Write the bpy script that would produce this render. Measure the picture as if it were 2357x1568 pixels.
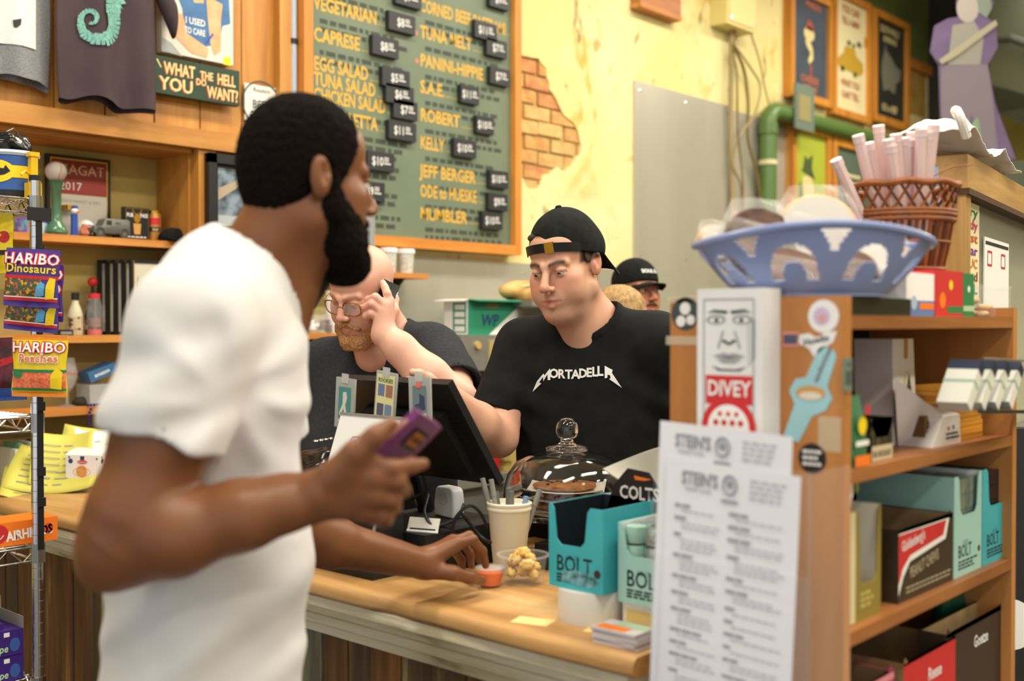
import bpy, bmesh, math, random
import numpy as np
from mathutils import Vector, Matrix, noise as mnoise

# ------------------------------------------------------------------ camera, world, lights, exposure
for o in list(bpy.data.objects): bpy.data.objects.remove(o)
scn = bpy.context.scene
COL = scn.collection
W, H, FPX = 2357, 1568, 2577.0
YAW = math.radians(42.0)                       # view axis against the back wall's direction (+X)
PITCH = math.radians(-0.87)
CAM = Vector((0, 0, 1.5))
FH = Vector((math.cos(YAW), math.sin(YAW), 0)) # horizontal view direction
RH = Vector((math.sin(YAW), -math.cos(YAW), 0))
UP = Vector((0, 0, 1))
_f = FH*math.cos(PITCH) + UP*math.sin(PITCH)
_u = UP*math.cos(PITCH) - FH*math.sin(PITCH)
cam_d = bpy.data.cameras.new('camera')
cam = bpy.data.objects.new('camera', cam_d); COL.objects.link(cam)
cam.matrix_world = Matrix(((RH.x, _u.x, -_f.x, CAM.x), (RH.y, _u.y, -_f.y, CAM.y), (RH.z, _u.z, -_f.z, CAM.z), (0, 0, 0, 1)))
cam_d.sensor_fit = 'HORIZONTAL'; cam_d.sensor_width = 36.0; cam_d.lens = 36.0*FPX/W
cam_d.clip_start = 0.05; cam_d.clip_end = 100
cam_d.dof.use_dof = True; cam_d.dof.focus_distance = 2.8; cam_d.dof.aperture_fstop = 2.3
scn.camera = cam

scn.view_settings.view_transform = 'Standard'; scn.view_settings.look = 'None'
scn.view_settings.exposure = 0.0; scn.view_settings.gamma = 1.0; scn.view_settings.use_curve_mapping = False
world = bpy.data.worlds.new('daylight'); scn.world = world; world.use_nodes = True
_bg = world.node_tree.nodes['Background']; _bg.inputs[0].default_value = (0.93, 0.97, 1.0, 1); _bg.inputs[1].default_value = 1.05
CEIL = 4.6
LAMP_POWER = 51
LAMPS = [(x, y) for x in (0.4, 2.7, 5.0, 7.3) for y in (-1.9, 0.2, 2.3)]  # lowest y row added to light shelf fronts, highest x pair for far wall
for _i, (_x, _y) in enumerate(LAMPS):
    _l = bpy.data.lights.new('fluorescent_light', 'AREA'); _l.shape = 'RECTANGLE'; _l.size = 1.5; _l.size_y = 0.35
    _l.energy = LAMP_POWER; _l.color = (1.0, 0.93, 0.80)
    _o = bpy.data.objects.new('fluorescent_light', _l); COL.objects.link(_o); _o.location = (_x, _y, CEIL-0.62)

# ------------------------------------------------------------------ pixel helpers (rays from the photograph's viewpoint to real planes)
def ray(px, py):
    return _f + RH*((px-W/2)/FPX) - _u*((py-H/2)/FPX)
def PD(px, py, d): return CAM + ray(px, py)*d
def PX(px, py, x): r = ray(px, py); return CAM + r*((x-CAM.x)/r.x)
def PY(px, py, y): r = ray(px, py); return CAM + r*((y-CAM.y)/r.y)
def PZ(px, py, z): r = ray(px, py); return CAM + r*((z-CAM.z)/r.z)

# ------------------------------------------------------------------ materials
def lin(c):
    if isinstance(c, str):
        c = tuple(int(c[i:i+2], 16) for i in (0, 2, 4))
    return tuple(((v/255)/12.92 if v/255 <= 0.04045 else ((v/255+0.055)/1.055)**2.4) for v in c)
MATS = {}
def mat(name, col='808080', rough=0.6, metal=0.0, col2=None, scale=8.0, stretch=(1, 1, 1), bump=0.0, bscale=None,
        trans=0.0, ior=1.45, attr=None, detail=4.0, contrast=(0.35, 0.65), sss=0.0, spec=None, col3=None, sheen=0.0, coat=0.0, alpha=1.0, bdist=0.01):
    if name in MATS: return MATS[name]
    m = bpy.data.materials.new(name); m.use_nodes = True; MATS[name] = m
    nt = m.node_tree; N = nt.nodes; L = nt.links; b = N['Principled BSDF']
    c = lin(col)
    b.inputs['Base Color'].default_value = (*c, 1); b.inputs['Roughness'].default_value = rough; b.inputs['Metallic'].default_value = metal
    b.inputs['Transmission Weight'].default_value = trans; b.inputs['IOR'].default_value = ior
    if spec is not None: b.inputs['Specular IOR Level'].default_value = spec
    if sheen: b.inputs['Sheen Weight'].default_value = sheen
    if coat: b.inputs['Coat Weight'].default_value = coat; b.inputs['Coat Roughness'].default_value = 0.15
    if alpha < 1: b.inputs['Alpha'].default_value = alpha
    if sss: b.inputs['Subsurface Weight'].default_value = sss; b.inputs['Subsurface Radius'].default_value = (0.01, 0.004, 0.002); b.inputs['Subsurface Scale'].default_value = 1.0
    tc = None
    def coords():
        nonlocal tc
        if tc is None:
            t = N.new('ShaderNodeTexCoord'); mp = N.new('ShaderNodeMapping'); mp.inputs['Scale'].default_value = stretch
            L.new(t.outputs['Object'], mp.inputs['Vector']); tc = mp.outputs['Vector']
        return tc
    src = None
    if attr:
        a = N.new('ShaderNodeAttribute'); a.attribute_name = attr; src = a.outputs['Color']
    if col2:
        n = N.new('ShaderNodeTexNoise'); n.inputs['Scale'].default_value = scale; n.inputs['Detail'].default_value = detail
        L.new(coords(), n.inputs['Vector'])
        r = N.new('ShaderNodeValToRGB'); r.color_ramp.elements[0].position = contrast[0]; r.color_ramp.elements[1].position = contrast[1]
        r.color_ramp.elements[0].color = (*c, 1); r.color_ramp.elements[1].color = (*lin(col2), 1)
        if col3:
            e = r.color_ramp.elements.new(min(1, contrast[1]+0.09)); e.color = (*lin(col3), 1)
        L.new(n.outputs['Fac'], r.inputs['Fac'])
        if src:
            mx = N.new('ShaderNodeMix'); mx.data_type = 'RGBA'; mx.blend_type = 'MULTIPLY'; mx.inputs['Factor'].default_value = 1
            L.new(src, mx.inputs['A']); L.new(r.outputs['Color'], mx.inputs['B']); src = mx.outputs['Result']
        else: src = r.outputs['Color']
    if src: L.new(src, b.inputs['Base Color'])
    if bump:
        n2 = N.new('ShaderNodeTexNoise'); n2.inputs['Scale'].default_value = bscale or scale*3; n2.inputs['Detail'].default_value = 3
        L.new(coords(), n2.inputs['Vector'])
        bp = N.new('ShaderNodeBump'); bp.inputs['Strength'].default_value = bump; bp.inputs['Distance'].default_value = bdist
        L.new(n2.outputs['Fac'], bp.inputs['Height']); L.new(bp.outputs['Normal'], b.inputs['Normal'])
    return m
def wood(name, c1, c2, c3, axis='x', scale=1.0, rough=0.55, bump=0.15, knots=True):
    """long-grain wood: stretched noise for streaks, finer noise for pores"""
    if name in MATS: return MATS[name]
    st = {'x': (1.2, 14, 14), 'y': (14, 1.2, 14), 'z': (14, 14, 1.2)}[axis]
    m = bpy.data.materials.new(name); m.use_nodes = True; MATS[name] = m
    nt = m.node_tree; N = nt.nodes; L = nt.links; b = N['Principled BSDF']; b.inputs['Roughness'].default_value = rough
    t = N.new('ShaderNodeTexCoord'); mp = N.new('ShaderNodeMapping'); mp.inputs['Scale'].default_value = tuple(s*scale for s in st)
    L.new(t.outputs['Object'], mp.inputs['Vector'])
    n = N.new('ShaderNodeTexNoise'); n.inputs['Scale'].default_value = 1.0; n.inputs['Detail'].default_value = 6; n.inputs['Roughness'].default_value = 0.65; n.inputs['Distortion'].default_value = 0.6
    L.new(mp.outputs['Vector'], n.inputs['Vector'])
    r = N.new('ShaderNodeValToRGB'); e = r.color_ramp.elements
    e[0].position = 0.28; e[0].color = (*lin(c1), 1); e[1].position = 0.72; e[1].color = (*lin(c3), 1)
    k = e.new(0.5); k.color = (*lin(c2), 1)
    L.new(n.outputs['Fac'], r.inputs['Fac']); L.new(r.outputs['Color'], b.inputs['Base Color'])
    bp = N.new('ShaderNodeBump'); bp.inputs['Strength'].default_value = bump; bp.inputs['Distance'].default_value = 0.004
    L.new(n.outputs['Fac'], bp.inputs['Height']); L.new(bp.outputs['Normal'], b.inputs['Normal'])
    return m

# ------------------------------------------------------------------ objects
def basis(o):
    M = o.matrix_basis.copy()
    while o.parent: o = o.parent; M = o.matrix_basis @ M
    return M
def tag(o, label=None, cat=None, group=None, kind=None):
    if label: o['label'] = label
    if cat: o['category'] = cat
    if group: o['group'] = group
    if kind: o['kind'] = kind
    return o
def thing(name, label, cat, loc=(0, 0, 0), rz=0.0, group=None, rot=None):
    o = bpy.data.objects.new(name, None); COL.objects.link(o); o.empty_display_size = 0.05
    o.location = loc; o.rotation_euler = rot if rot else (0, 0, rz)
    return tag(o, label, cat, group)
def obj(name, bm, m, parent=None, world=False, smooth=False, bevel=0.0, seg=2, label=None, kind=None):
    """link a bmesh as ONE mesh object; world=True: the vertices are world coordinates"""
    if bevel:
        ed = [e for e in bm.edges if len(e.link_faces) == 2 and e.calc_face_angle(0) > 0.5]
        bmesh.ops.bevel(bm, geom=ed, offset=bevel, segments=seg, affect='EDGES', profile=0.5, clamp_overlap=True)
    if world and parent is not None: bm.transform(basis(parent).inverted())
    bmesh.ops.recalc_face_normals(bm, faces=bm.faces)
    me = bpy.data.meshes.new(name); bm.to_mesh(me); bm.free()
    if smooth:
        me.polygons.foreach_set('use_smooth', [True]*len(me.polygons))
        if smooth != 'all':
            try: me.set_sharp_from_angle(angle=math.radians(40))
            except Exception: pass
    for mm in (m if isinstance(m, (list, tuple)) else [m]): me.materials.append(mm)
    o = bpy.data.objects.new(name, me); COL.objects.link(o)
    if parent is not None: o.parent = parent
    if label: o['label'] = label
    if kind: o['kind'] = kind
    return o
def inst(src, parent=None, M=None, name=None):
    o = src.copy(); COL.objects.link(o); o.parent = parent
    if M is not None: o.matrix_basis = M
    return o
def copy_tree(o, parent=None):
    c = o.copy(); COL.objects.link(c); c.parent = parent
    for ch in [x for x in bpy.data.objects if x.parent is o]: copy_tree(ch, c)
    return c
def struct(name, bm, m, **k):
    o = obj(name, bm, m, **k); o['kind'] = 'structure'; return o
def B(): return bmesh.new()
def box(bm, x0, x1, y0, y1, z0, z1, M=None):
    vs = [bm.verts.new((x, y, z)) for z in (z0, z1) for y in (y0, y1) for x in (x0, x1)]
    for f in ((0, 2, 3, 1), (4, 5, 7, 6), (0, 1, 5, 4), (1, 3, 7, 5), (3, 2, 6, 7), (2, 0, 4, 6)): bm.faces.new([vs[i] for i in f])
    if M is not None: bmesh.ops.transform(bm, matrix=M, verts=vs)
    return bm
def hexa(bm, c8):
    """box from 8 corners: bottom a b c d (ring), top e f g h (ring)"""
    vs = [bm.verts.new(c) for c in c8]
    for f in ((3, 2, 1, 0), (4, 5, 6, 7), (0, 1, 5, 4), (1, 2, 6, 5), (2, 3, 7, 6), (3, 0, 4, 7)): bm.faces.new([vs[i] for i in f])
    return bm
def tube(bm, pts, r, seg=10, closed=False, caps=True):
    """tube along a polyline; r a number or a list"""
    pts = [Vector(p) for p in pts]; n = len(pts); rs = r if isinstance(r, (list, tuple)) else [r]*n
    t0 = (pts[1]-pts[0]).normalized(); nrm = t0.orthogonal().normalized(); rings = []
    for i, p in enumerate(pts):
        if closed: t = (pts[(i+1) % n]-pts[i-1]).normalized()
        else: t = (pts[min(i+1, n-1)]-pts[max(i-1, 0)]).normalized()
        nrm = (nrm - t*nrm.dot(t)); nrm = nrm.normalized() if nrm.length > 1e-6 else t.orthogonal().normalized()
        bi = t.cross(nrm)
        rings.append([bm.verts.new(p + (nrm*math.cos(2*math.pi*k/seg) + bi*math.sin(2*math.pi*k/seg))*rs[i]) for k in range(seg)])
    for i in range(n if closed else n-1):
        a, b = rings[i], rings[(i+1) % n]
        for k in range(seg): bm.faces.new((a[k], a[(k+1) % seg], b[(k+1) % seg], b[k]))
    if caps and not closed: bm.faces.new(rings[0][::-1]); bm.faces.new(rings[-1])
    return bm
def cyl(bm, p0, p1, r0, r1=None, seg=20): return tube(bm, [p0, p1], [r0, r0 if r1 is None else r1], seg)
def lathe(bm, prof, c=(0, 0, 0), seg=32, axis=None, closed=False):
    """profile [(r,z)...] turned about z through c"""
    c = Vector(c); rings = []
    for r, z in prof:
        if r < 1e-6: rings.append([bm.verts.new(c+Vector((0, 0, z)))])
        else: rings.append([bm.verts.new(c+Vector((r*math.cos(2*math.pi*k/seg), r*math.sin(2*math.pi*k/seg), z))) for k in range(seg)])
    for a, b in zip(rings, rings[1:] + ([rings[0]] if closed else [])):
        for k in range(seg):
            k2 = (k+1) % seg
            if len(a) == 1 and len(b) == 1: break
            if len(a) == 1: bm.faces.new((a[0], b[k2], b[k]))
            elif len(b) == 1: bm.faces.new((a[k], a[k2], b[0]))
            else: bm.faces.new((a[k], a[k2], b[k2], b[k]))
    if not closed:
        for rg, fl in ((rings[0], True), (rings[-1], False)):
            if len(rg) > 2: bm.faces.new(rg[::-1] if fl else rg)
    return bm
def prism(bm, poly, M=None, t=0.01):
    """outline in local xy, thickness t along local -z (front face at z=0)"""
    a = [bm.verts.new((x, y, 0)) for x, y in poly]; b = [bm.verts.new((x, y, -t)) for x, y in poly]
    n = len(poly); bm.faces.new(a); bm.faces.new(b[::-1])
    for i in range(n): bm.faces.new((a[i], b[i], b[(i+1) % n], a[(i+1) % n]))
    if M is not None: bmesh.ops.transform(bm, matrix=M, verts=a+b)
    return bm
def grid(bm, fn, nu, nv, t=0.0):
    """surface fn(u,v)->Vector; t>0 gives thickness along the face normals"""
    vs = [[bm.verts.new(fn(i/nu, j/nv)) for j in range(nv+1)] for i in range(nu+1)]; fs = []
    for i in range(nu):
        for j in range(nv): fs.append(bm.faces.new((vs[i][j], vs[i+1][j], vs[i+1][j+1], vs[i][j+1])))
    if t: bm.normal_update(); bmesh.ops.solidify(bm, geom=fs, thickness=t)
    return bm
def frame_of(o, right, up):
    """4x4 with local x=right, y=up, z=right x up at origin o"""
    r = Vector(right).normalized(); n = r.cross(Vector(up)).normalized(); u = n.cross(r)
    return Matrix(((r.x, u.x, n.x, o[0]), (r.y, u.y, n.y, o[1]), (r.z, u.z, n.z, o[2]), (0, 0, 0, 1)))
_TXT = {}
def text_bm(bm, body, size, M=None, bold=0.0, xs=1.0, align='LEFT', shear=0.0, space=1.0, depth=0.0004, x=0.0, y=0.0, rot=0.0):
    """flat raised lettering on local xy of M"""
    key = (body, round(bold, 4), align, shear, space)
    if key not in _TXT:
        cu = bpy.data.curves.new('t', 'FONT'); cu.body = body; cu.size = 1.0; cu.offset = bold; cu.align_x = align
        cu.shear = shear; cu.space_character = space; cu.resolution_u = 2; cu.fill_mode = 'FRONT'
        ob = bpy.data.objects.new('t', cu); COL.objects.link(ob)
        dg = bpy.context.evaluated_depsgraph_get()
        me = bpy.data.meshes.new_from_object(ob.evaluated_get(dg))
        bpy.data.objects.remove(ob); bpy.data.curves.remove(cu); _TXT[key] = me
    n0 = len(bm.verts); bm.from_mesh(_TXT[key]); bm.verts.ensure_lookup_table(); vs = bm.verts[n0:]
    T = Matrix.Translation((x, y, depth)) @ Matrix.Rotation(rot, 4, 'Z') @ Matrix.Diagonal((size*xs, size, 1, 1))
    bmesh.ops.transform(bm, matrix=(M @ T) if M is not None else T, verts=vs)
    return bm
def lines_bm(bm, M, x0, x1, y0, y1, n, h, rnd, fill=0.8, word=(0.01, 0.03), gap=0.006, depth=0.0004):
    """rows of tiny word-long strokes: print too small to read"""
    for i in range(n):
        y = y1 - (y1-y0)*(i+0.5)/n; x = x0; xe = x0+(x1-x0)*(fill+(1-fill)*rnd.random())
        while x < xe:
            w = rnd.uniform(*word)
            if x+w > x1: break
            vs = [bm.verts.new((a, b, depth)) for a, b in ((x, y-h/2), (x+w, y-h/2), (x+w, y+h/2), (x, y+h/2))]
            bm.faces.new(vs); bmesh.ops.transform(bm, matrix=M, verts=vs); x += w+gap
    return bm
def flat(bm, M, poly, depth=0.0003):
    vs = [bm.verts.new((x, y, depth)) for x, y in poly]; bm.faces.new(vs)
    if M is not None: bmesh.ops.transform(bm, matrix=M, verts=vs)
    return bm
def rect(x0, x1, y0, y1): return [(x0, y0), (x1, y0), (x1, y1), (x0, y1)]
def circ(cx, cy, r, n=24, ry=None): return [(cx+r*math.cos(2*math.pi*k/n), cy+(ry or r)*math.sin(2*math.pi*k/n)) for k in range(n)]

FWALL = lambda y: frame_of((0, y, 0), (1, 0, 0), (0, 0, 1))    # local xy = (X, z), facing the room
def fit_text(bm, body, M, x0, z0, x1, size, bold=.02, depth=.0006, **k):
    t = B(); text_bm(t, body, 1.0, None, bold=bold); w_ = max(v.co.x for v in t.verts); t.free()
    text_bm(bm, body, size, M, bold=bold, xs=(x1-x0)/(w_*size), x=x0, y=z0, depth=depth, **k)
# common materials
M_black = mat('black_plastic', '17181a', 0.4)
M_white = mat('white_card', 'ecebe8', 0.6)
M_ink = mat('dark_ink', '2a2a2c', 0.7)
M_grey_ink = mat('grey_ink', '8f9096', 0.7)
M_chrome = mat('chrome', 'd0d0d0', 0.18, 1.0)
M_glass = mat('clear_glass', 'ffffff', 0.02, trans=1.0, ior=1.45)
M_clear = mat('clear_plastic', 'f4f6f6', 0.08, alpha=0.12, spec=0.6)
M_thin = mat('thin_clear_plastic', 'f4f6f6', 0.08, alpha=0.05, spec=0.6)
M_red = mat('red_print', 'c82a2c', 0.5)
M_yellow = mat('yellow_print', 'f2d21c', 0.5)
M_orange = mat('orange_print', 'ef7a1e', 0.5)
M_blue = mat('blue_print', '2a4f9c', 0.5)
M_green = mat('green_print', '2c7a44', 0.5)
M_teal = mat('teal_print', '2fa79f', 0.5)
M_gold = mat('gold_metal', 'c89a3c', 0.3, 1.0)
M_card = mat('brown_cardboard', '8f7550', 0.8, col2='a5895e', scale=20)
# ------------------------------------------------------------------ people: smooth-blended solids meshed by surface nets
F4 = np.float32
def npv(v): return np.array(tuple(v), dtype=F4)
def rcone(a, b, ra, rb):
    a, b = npv(a), npv(b); ba = b-a; l2 = float(ba@ba)+1e-12
    def f(P):
        q = P-a; t = np.clip((q@ba)/l2, 0, 1)
        return np.linalg.norm(q-t[:, None]*ba, axis=1) - (ra+(rb-ra)*t)
    return f
def ell(c, r, A=None):
    """ellipsoid; A = 3x3 rows of local axes"""
    c, r = npv(c), npv(r); A_ = None if A is None else np.array(A, dtype=F4)
    def f(P):
        q = P-c
        if A_ is not None: q = q@A_.T
        k0 = np.linalg.norm(q/r, axis=1); k1 = np.linalg.norm(q/(r*r), axis=1)+1e-9
        return k0*(k0-1)/k1
    return f
def half(c, n):
    c, n = npv(c), npv(Vector(n).normalized())
    return lambda P: (P-c)@n
class Sdf:
    def __init__(s): s.ops = []
    def u(s, f, k=0.01): s.ops.append((0, f, k)); return s
    def s(s, f, k=0.005): s.ops.append((1, f, k)); return s
    def i(s, f, k=0.002): s.ops.append((2, f, k)); return s
    def chain(s, pts, rs, k=0.01):
        for p, q, a, b in zip(pts, pts[1:], rs, rs[1:]): s.u(rcone(p, q, a, b), k)
        return s
    def __call__(s, P):
        d = np.full(len(P), 9.0, dtype=F4)
        for op, f, k in s.ops:
            e = f(P)
            if op: e = -e if op == 1 else e; h = np.clip(0.5+0.5*(e-d)/k, 0, 1); d = d*(1-h)+e*h+k*h*(1-h)
            else: h = np.clip(0.5+0.5*(d-e)/k, 0, 1); d = d*(1-h)+e*h-k*h*(1-h)
        return d
def inter(*fs): return lambda P: np.maximum.reduce([f(P) for f in fs])
def local(f, o, A):
    """f in a local frame: A rows = local axes in world"""
    o, A = npv(o), np.array(A, dtype=F4)
    return lambda P: f((P-o)@A.T)
def mesh_sdf(f, lo, hi, h):
    lo = np.array(lo, dtype=F4); hi = np.array(hi, dtype=F4)
    nb = np.ceil((hi-lo)/(8*h)).astype(int)+1
    ax = [lo[i]+(np.arange(nb[i])*8+3.5)*h for i in range(3)]
    C = np.stack(np.meshgrid(*ax, indexing='ij'), -1).reshape(-1, 3).astype(F4)
    d = f(C); keep = np.abs(d) < 8*h*0.87*1.35+0.006
    V = np.repeat(np.repeat(np.repeat(np.where(d < 0, -1, 1).astype(F4).reshape(nb), 8, 0), 8, 1), 8, 2)
    o8 = np.stack(np.meshgrid(*[np.arange(8)]*3, indexing='ij'), -1).reshape(-1, 3)
    bi = np.argwhere(keep.reshape(nb))
    for s in range(0, len(bi), 400):
        ii = (bi[s:s+400, None, :]*8+o8[None]).reshape(-1, 3)
        V[ii[:, 0], ii[:, 1], ii[:, 2]] = f(lo+ii.astype(F4)*F4(h))
    S = V < 0
    n = np.zeros(np.array(V.shape)-1, dtype=np.int8)
    for a in (0, 1):
        for b in (0, 1):
            for c in (0, 1): n += S[a:S.shape[0]-1+a, b:S.shape[1]-1+b, c:S.shape[2]-1+c]
    act = np.argwhere((n > 0) & (n < 8))
    idx = np.full(n.shape, -1, dtype=np.int64); idx[act[:, 0], act[:, 1], act[:, 2]] = np.arange(len(act))
    corner = np.array([(a, b, c) for a in (0, 1) for b in (0, 1) for c in (0, 1)])
    cv = np.stack([V[act[:, 0]+a, act[:, 1]+b, act[:, 2]+c] for a, b, c in corner], 1)
    acc = np.zeros((len(act), 3)); cnt = np.zeros(len(act))
    for p in range(8):
        for q in range(p+1, 8):
            if np.abs(corner[p]-corner[q]).sum() != 1: continue
            m = (cv[:, p] < 0) != (cv[:, q] < 0); t = cv[m, p]/(cv[m, p]-cv[m, q])
            acc[m] += corner[p]+(corner[q]-corner[p])*t[:, None]; cnt[m] += 1
    vert = lo+(act+acc/cnt[:, None])*h
    quads = []
    for a in range(3):
        b, c = (a+1) % 3, (a+2) % 3
        sl0 = [slice(None)]*3; sl1 = [slice(None)]*3; sl0[a] = slice(0, -1); sl1[a] = slice(1, None)
        e = np.argwhere(S[tuple(sl0)] != S[tuple(sl1)])
        ok = (e[:, b] > 0) & (e[:, c] > 0) & (e[:, b] < n.shape[b]) & (e[:, c] < n.shape[c]); e = e[ok]
        ins = S[e[:, 0], e[:, 1], e[:, 2]]
        def cell(db, dc):
            g = e.copy(); g[:, b] -= db; g[:, c] -= dc; return idx[g[:, 0], g[:, 1], g[:, 2]]
        qd = np.stack([cell(1, 1), cell(0, 1), cell(0, 0), cell(1, 0)], 1)
        qd[~ins] = qd[~ins][:, ::-1]; quads.append(qd)
    qd = np.concatenate(quads); qd = qd[(qd >= 0).all(1)]
    # one light smoothing pass
    for _ in range(1):
        s = np.zeros_like(vert); c_ = np.zeros(len(vert))
        for i in range(4):
            np.add.at(s, qd[:, i], vert[qd[:, (i+1) % 4]]); np.add.at(c_, qd[:, i], 1)
        vert = vert*0.5+0.5*s/np.maximum(c_, 1)[:, None]
    return vert, qd
def sdf_obj(name, pieces, m, parent, label=None):
    """pieces: (verts, quads, colours or None) joined as one mesh in world coordinates"""
    vs, fs, cs, o = [], [], [], 0
    for v, q, c in pieces:
        vs.append(v); fs.append(q+o); o += len(v); cs.append(c if c is not None else np.ones((len(v), 3)))
    v = np.concatenate(vs); q = np.concatenate(fs); c = np.concatenate(cs)
    Mi = np.array(basis(parent).inverted()); v = v@Mi[:3, :3].T+Mi[:3, 3]
    me = bpy.data.meshes.new(name); me.vertices.add(len(v)); me.vertices.foreach_set('co', v.astype(F4).ravel())
    me.loops.add(len(q)*4); me.loops.foreach_set('vertex_index', q.astype(np.int32).ravel())
    me.polygons.add(len(q)); me.polygons.foreach_set('loop_start', np.arange(0, len(q)*4, 4, dtype=np.int32))
    me.update(calc_edges=True); me.validate()
    me.polygons.foreach_set('use_smooth', np.ones(len(me.polygons), dtype=bool))
    at = me.color_attributes.new('Col', 'FLOAT_COLOR', 'POINT')
    at.data.foreach_set('color', np.concatenate([c, np.ones((len(c), 1))], 1).astype(F4).ravel())
    me.materials.append(m); ob = bpy.data.objects.new(name, me); COL.objects.link(ob); ob.parent = parent
    if label: ob['label'] = label
    return ob
def sstep(a, b, x): t = np.clip((x-a)/(b-a), 0, 1); return t*t*(3-2*t)
def nz(P, s, seed=0.0):
    """cheap smooth pseudo-noise in about [-1,1]"""
    x, y, z = (P*s+seed).T
    return (np.sin(1.7*x+1.3*np.sin(1.1*y+0.7*z))+np.sin(1.9*y+1.5*np.sin(1.3*z+0.9*x))+np.sin(1.5*z+1.4*np.sin(1.2*x+1.1*y)))/3
def face_dir(psi, pitch=0.0, roll=0.0):
    """axes of a head or torso: psi 0 = towards the photographer, + = to his left; pitch + = down"""
    a, p = math.radians(psi), math.radians(pitch)
    fw = -FH*math.cos(a)-RH*math.sin(a); rt = fw.cross(UP)
    fwd = fw*math.cos(p)-UP*math.sin(p); up = UP*math.cos(p)+fw*math.sin(p)
    r = math.radians(roll); rt, up = rt*math.cos(r)+up*math.sin(r), up*math.cos(r)-rt*math.sin(r)
    return [tuple(rt), tuple(fwd), tuple(up)]

def head_solid(w=1.0, back=0.0, fat=0.0, lid=0.0, mouth=0.0, nose=1.0, jaw=1.0):
    """a head: x right, y forward, z up, origin between the ears at eye height"""
    s = Sdf()
    s.u(ell((0, -.018+back*.5, .034-back*.1), (.074*w, .096-back*.5, .086-back*.3)), .01)
    s.u(ell((0, .018, -.035), (.061*w, .070, .078)), .03)
    s.u(ell((0, .038, .050), (.058*w, .045, .045)), .03)
    for g in (-1, 1):
        s.u(rcone((g*.052*jaw, .0, -.062), (g*.020, .068, -.102), .018+fat*.4, .015), .03)
        s.u(ell((g*.043*w, .054, -.018), (.024, .026, .020)), .02)
        s.u(ell((g*.037*jaw, .054, -.055), (.026+fat, .026+fat, .030)), .03)
    s.u(ell((0, .074, -.103), (.020, .017, .016)), .02)
    if fat: s.u(ell((0, .03, -.105), (.045, .05, .03)), .03)
    for g in (-1, 1):
        s.u(rcone((g*.012, .0905, .0165), (g*.045, .073, .019), .0095, .008), .012)
        s.s(ell((g*.033, .101, .0005), (.019, .017, .0125)), .012)
    s.u(rcone((0, .089, .010), (0, .113*nose, -.028), .0080, .0105), .010)
    s.u(ell((0, .1125*nose, -.0325), (.0115, .012, .0105)), .006)
    for g in (-1, 1): s.u(ell((g*.0130, .1035, -.0365), (.0075, .011, .0075)), .006)
    s.u(ell((0, .081, -.066), (.030, .018, .021)), .015)
    for g in (-1, 1):
        s.u(rcone((0, .0985, -.0610), (g*.023, .0865, -.0665), .0060, .0030), .004)
        s.u(rcone((0, .0970, -.0760-mouth), (g*.020, .0865, -.0705-mouth*.5), .0070, .0035), .005)
    for g in (-1, 1):
        s.s(rcone((0, .1060, -.0685-mouth*.5), (g*.025, .0920, -.0690), .0016+mouth*.4, .0012), .003)
        s.s(ell((g*.0068, .1125*nose, -.0435), (.0042, .0060, .0035)), .003)
    for g in (-1, 1):                                    # lids over the eyeball, with a slit
        c = (g*.0315, .0775, .0010); up_lim = .0040-lid
        s.u(inter(ell(c, (.0150, .0148, .0140)), half((0, 0, up_lim), (0, 0, -1))), .003)
        s.u(inter(ell(c, (.0150, .0146, .0140)), half((0, 0, -.0058), (0, 0, 1))), .003)
    for g in (-1, 1):                                    # ears
        A = [(1, 0.25*g, 0), (-0.25*g, 1, 0.18), (0, -0.18, 1)]
        s.u(ell((g*.079*w, -.012, -.002), (.0095, .019, .032), A), .006)
        s.s(ell((g*.0900*w, -.006, .004), (.0105, .0115, .0200), A), .003)
        s.u(ell((g*.0800*w, -.001, -.006), (.0050, .0050, .0090), A), .003)
    return s
def head_colour(L, skin, lip=(.55, .25, .22), cheek=None, brow=None, stubble=None, hair=None, hair_fn=None, brow_t=1.0):
    c = np.tile(np.array(skin, dtype=float), (len(L), 1)); x, y, z = L.T; ax = np.abs(x)
    def blend(m, col): c[:] = c*(1-m[:, None])+np.array(col)*m[:, None]
    if cheek is not None:
        blend(0.55*np.exp(-((ax-.042)**2+(z+.030)**2)/.0005)*(y > .02), cheek); blend(0.6*np.exp(-(x**2+(z+.033)**2)/.00022)*(y > .095), cheek)
        blend(0.6*(ax > .078), cheek)
    if stubble is not None:
        m = sstep(-.030, -.062, z+.25*(y-.06)*0)*sstep(-.012, .012, y)*sstep(.16, .13, y)
        m *= 1-0.8*np.exp(-((x/.026)**2+((z+.068)/.011)**2)); blend(0.36*m, stubble)
        blend(0.28*np.exp(-((x/.024)**2+((z+.054)/.006)**2))*(y > .07), stubble)
    m = np.exp(-((x/.022)**2+((z+.0690)/.0085)**2)**2)*(y > .083); blend(0.85*m, lip)
    if brow is not None:
        bz = .0190+.004*np.sin(np.clip((ax-.012)/.035, 0, 1)*2.6)
        m = np.exp(-((z-bz)/(.0042*brow_t))**2)*sstep(.008, .014, ax)*sstep(.052, .044, ax)*(y > .05); blend(np.clip(m*1.1, 0, 0.95), brow)
        m = np.exp(-((z-.0035)/.0022)**2)*sstep(.016, .020, ax)*sstep(.050, .044, ax)*(y > .075); blend(0.45*m, brow)
    blend(0.5*np.exp(-(((ax-.0068)/.004)**2+((z+.043)/.003)**2))*(y > .1), (.12, .04, .03))
    if hair is not None and hair_fn is not None: blend(np.clip(hair_fn(L), 0, 1), hair)
    return c
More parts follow.
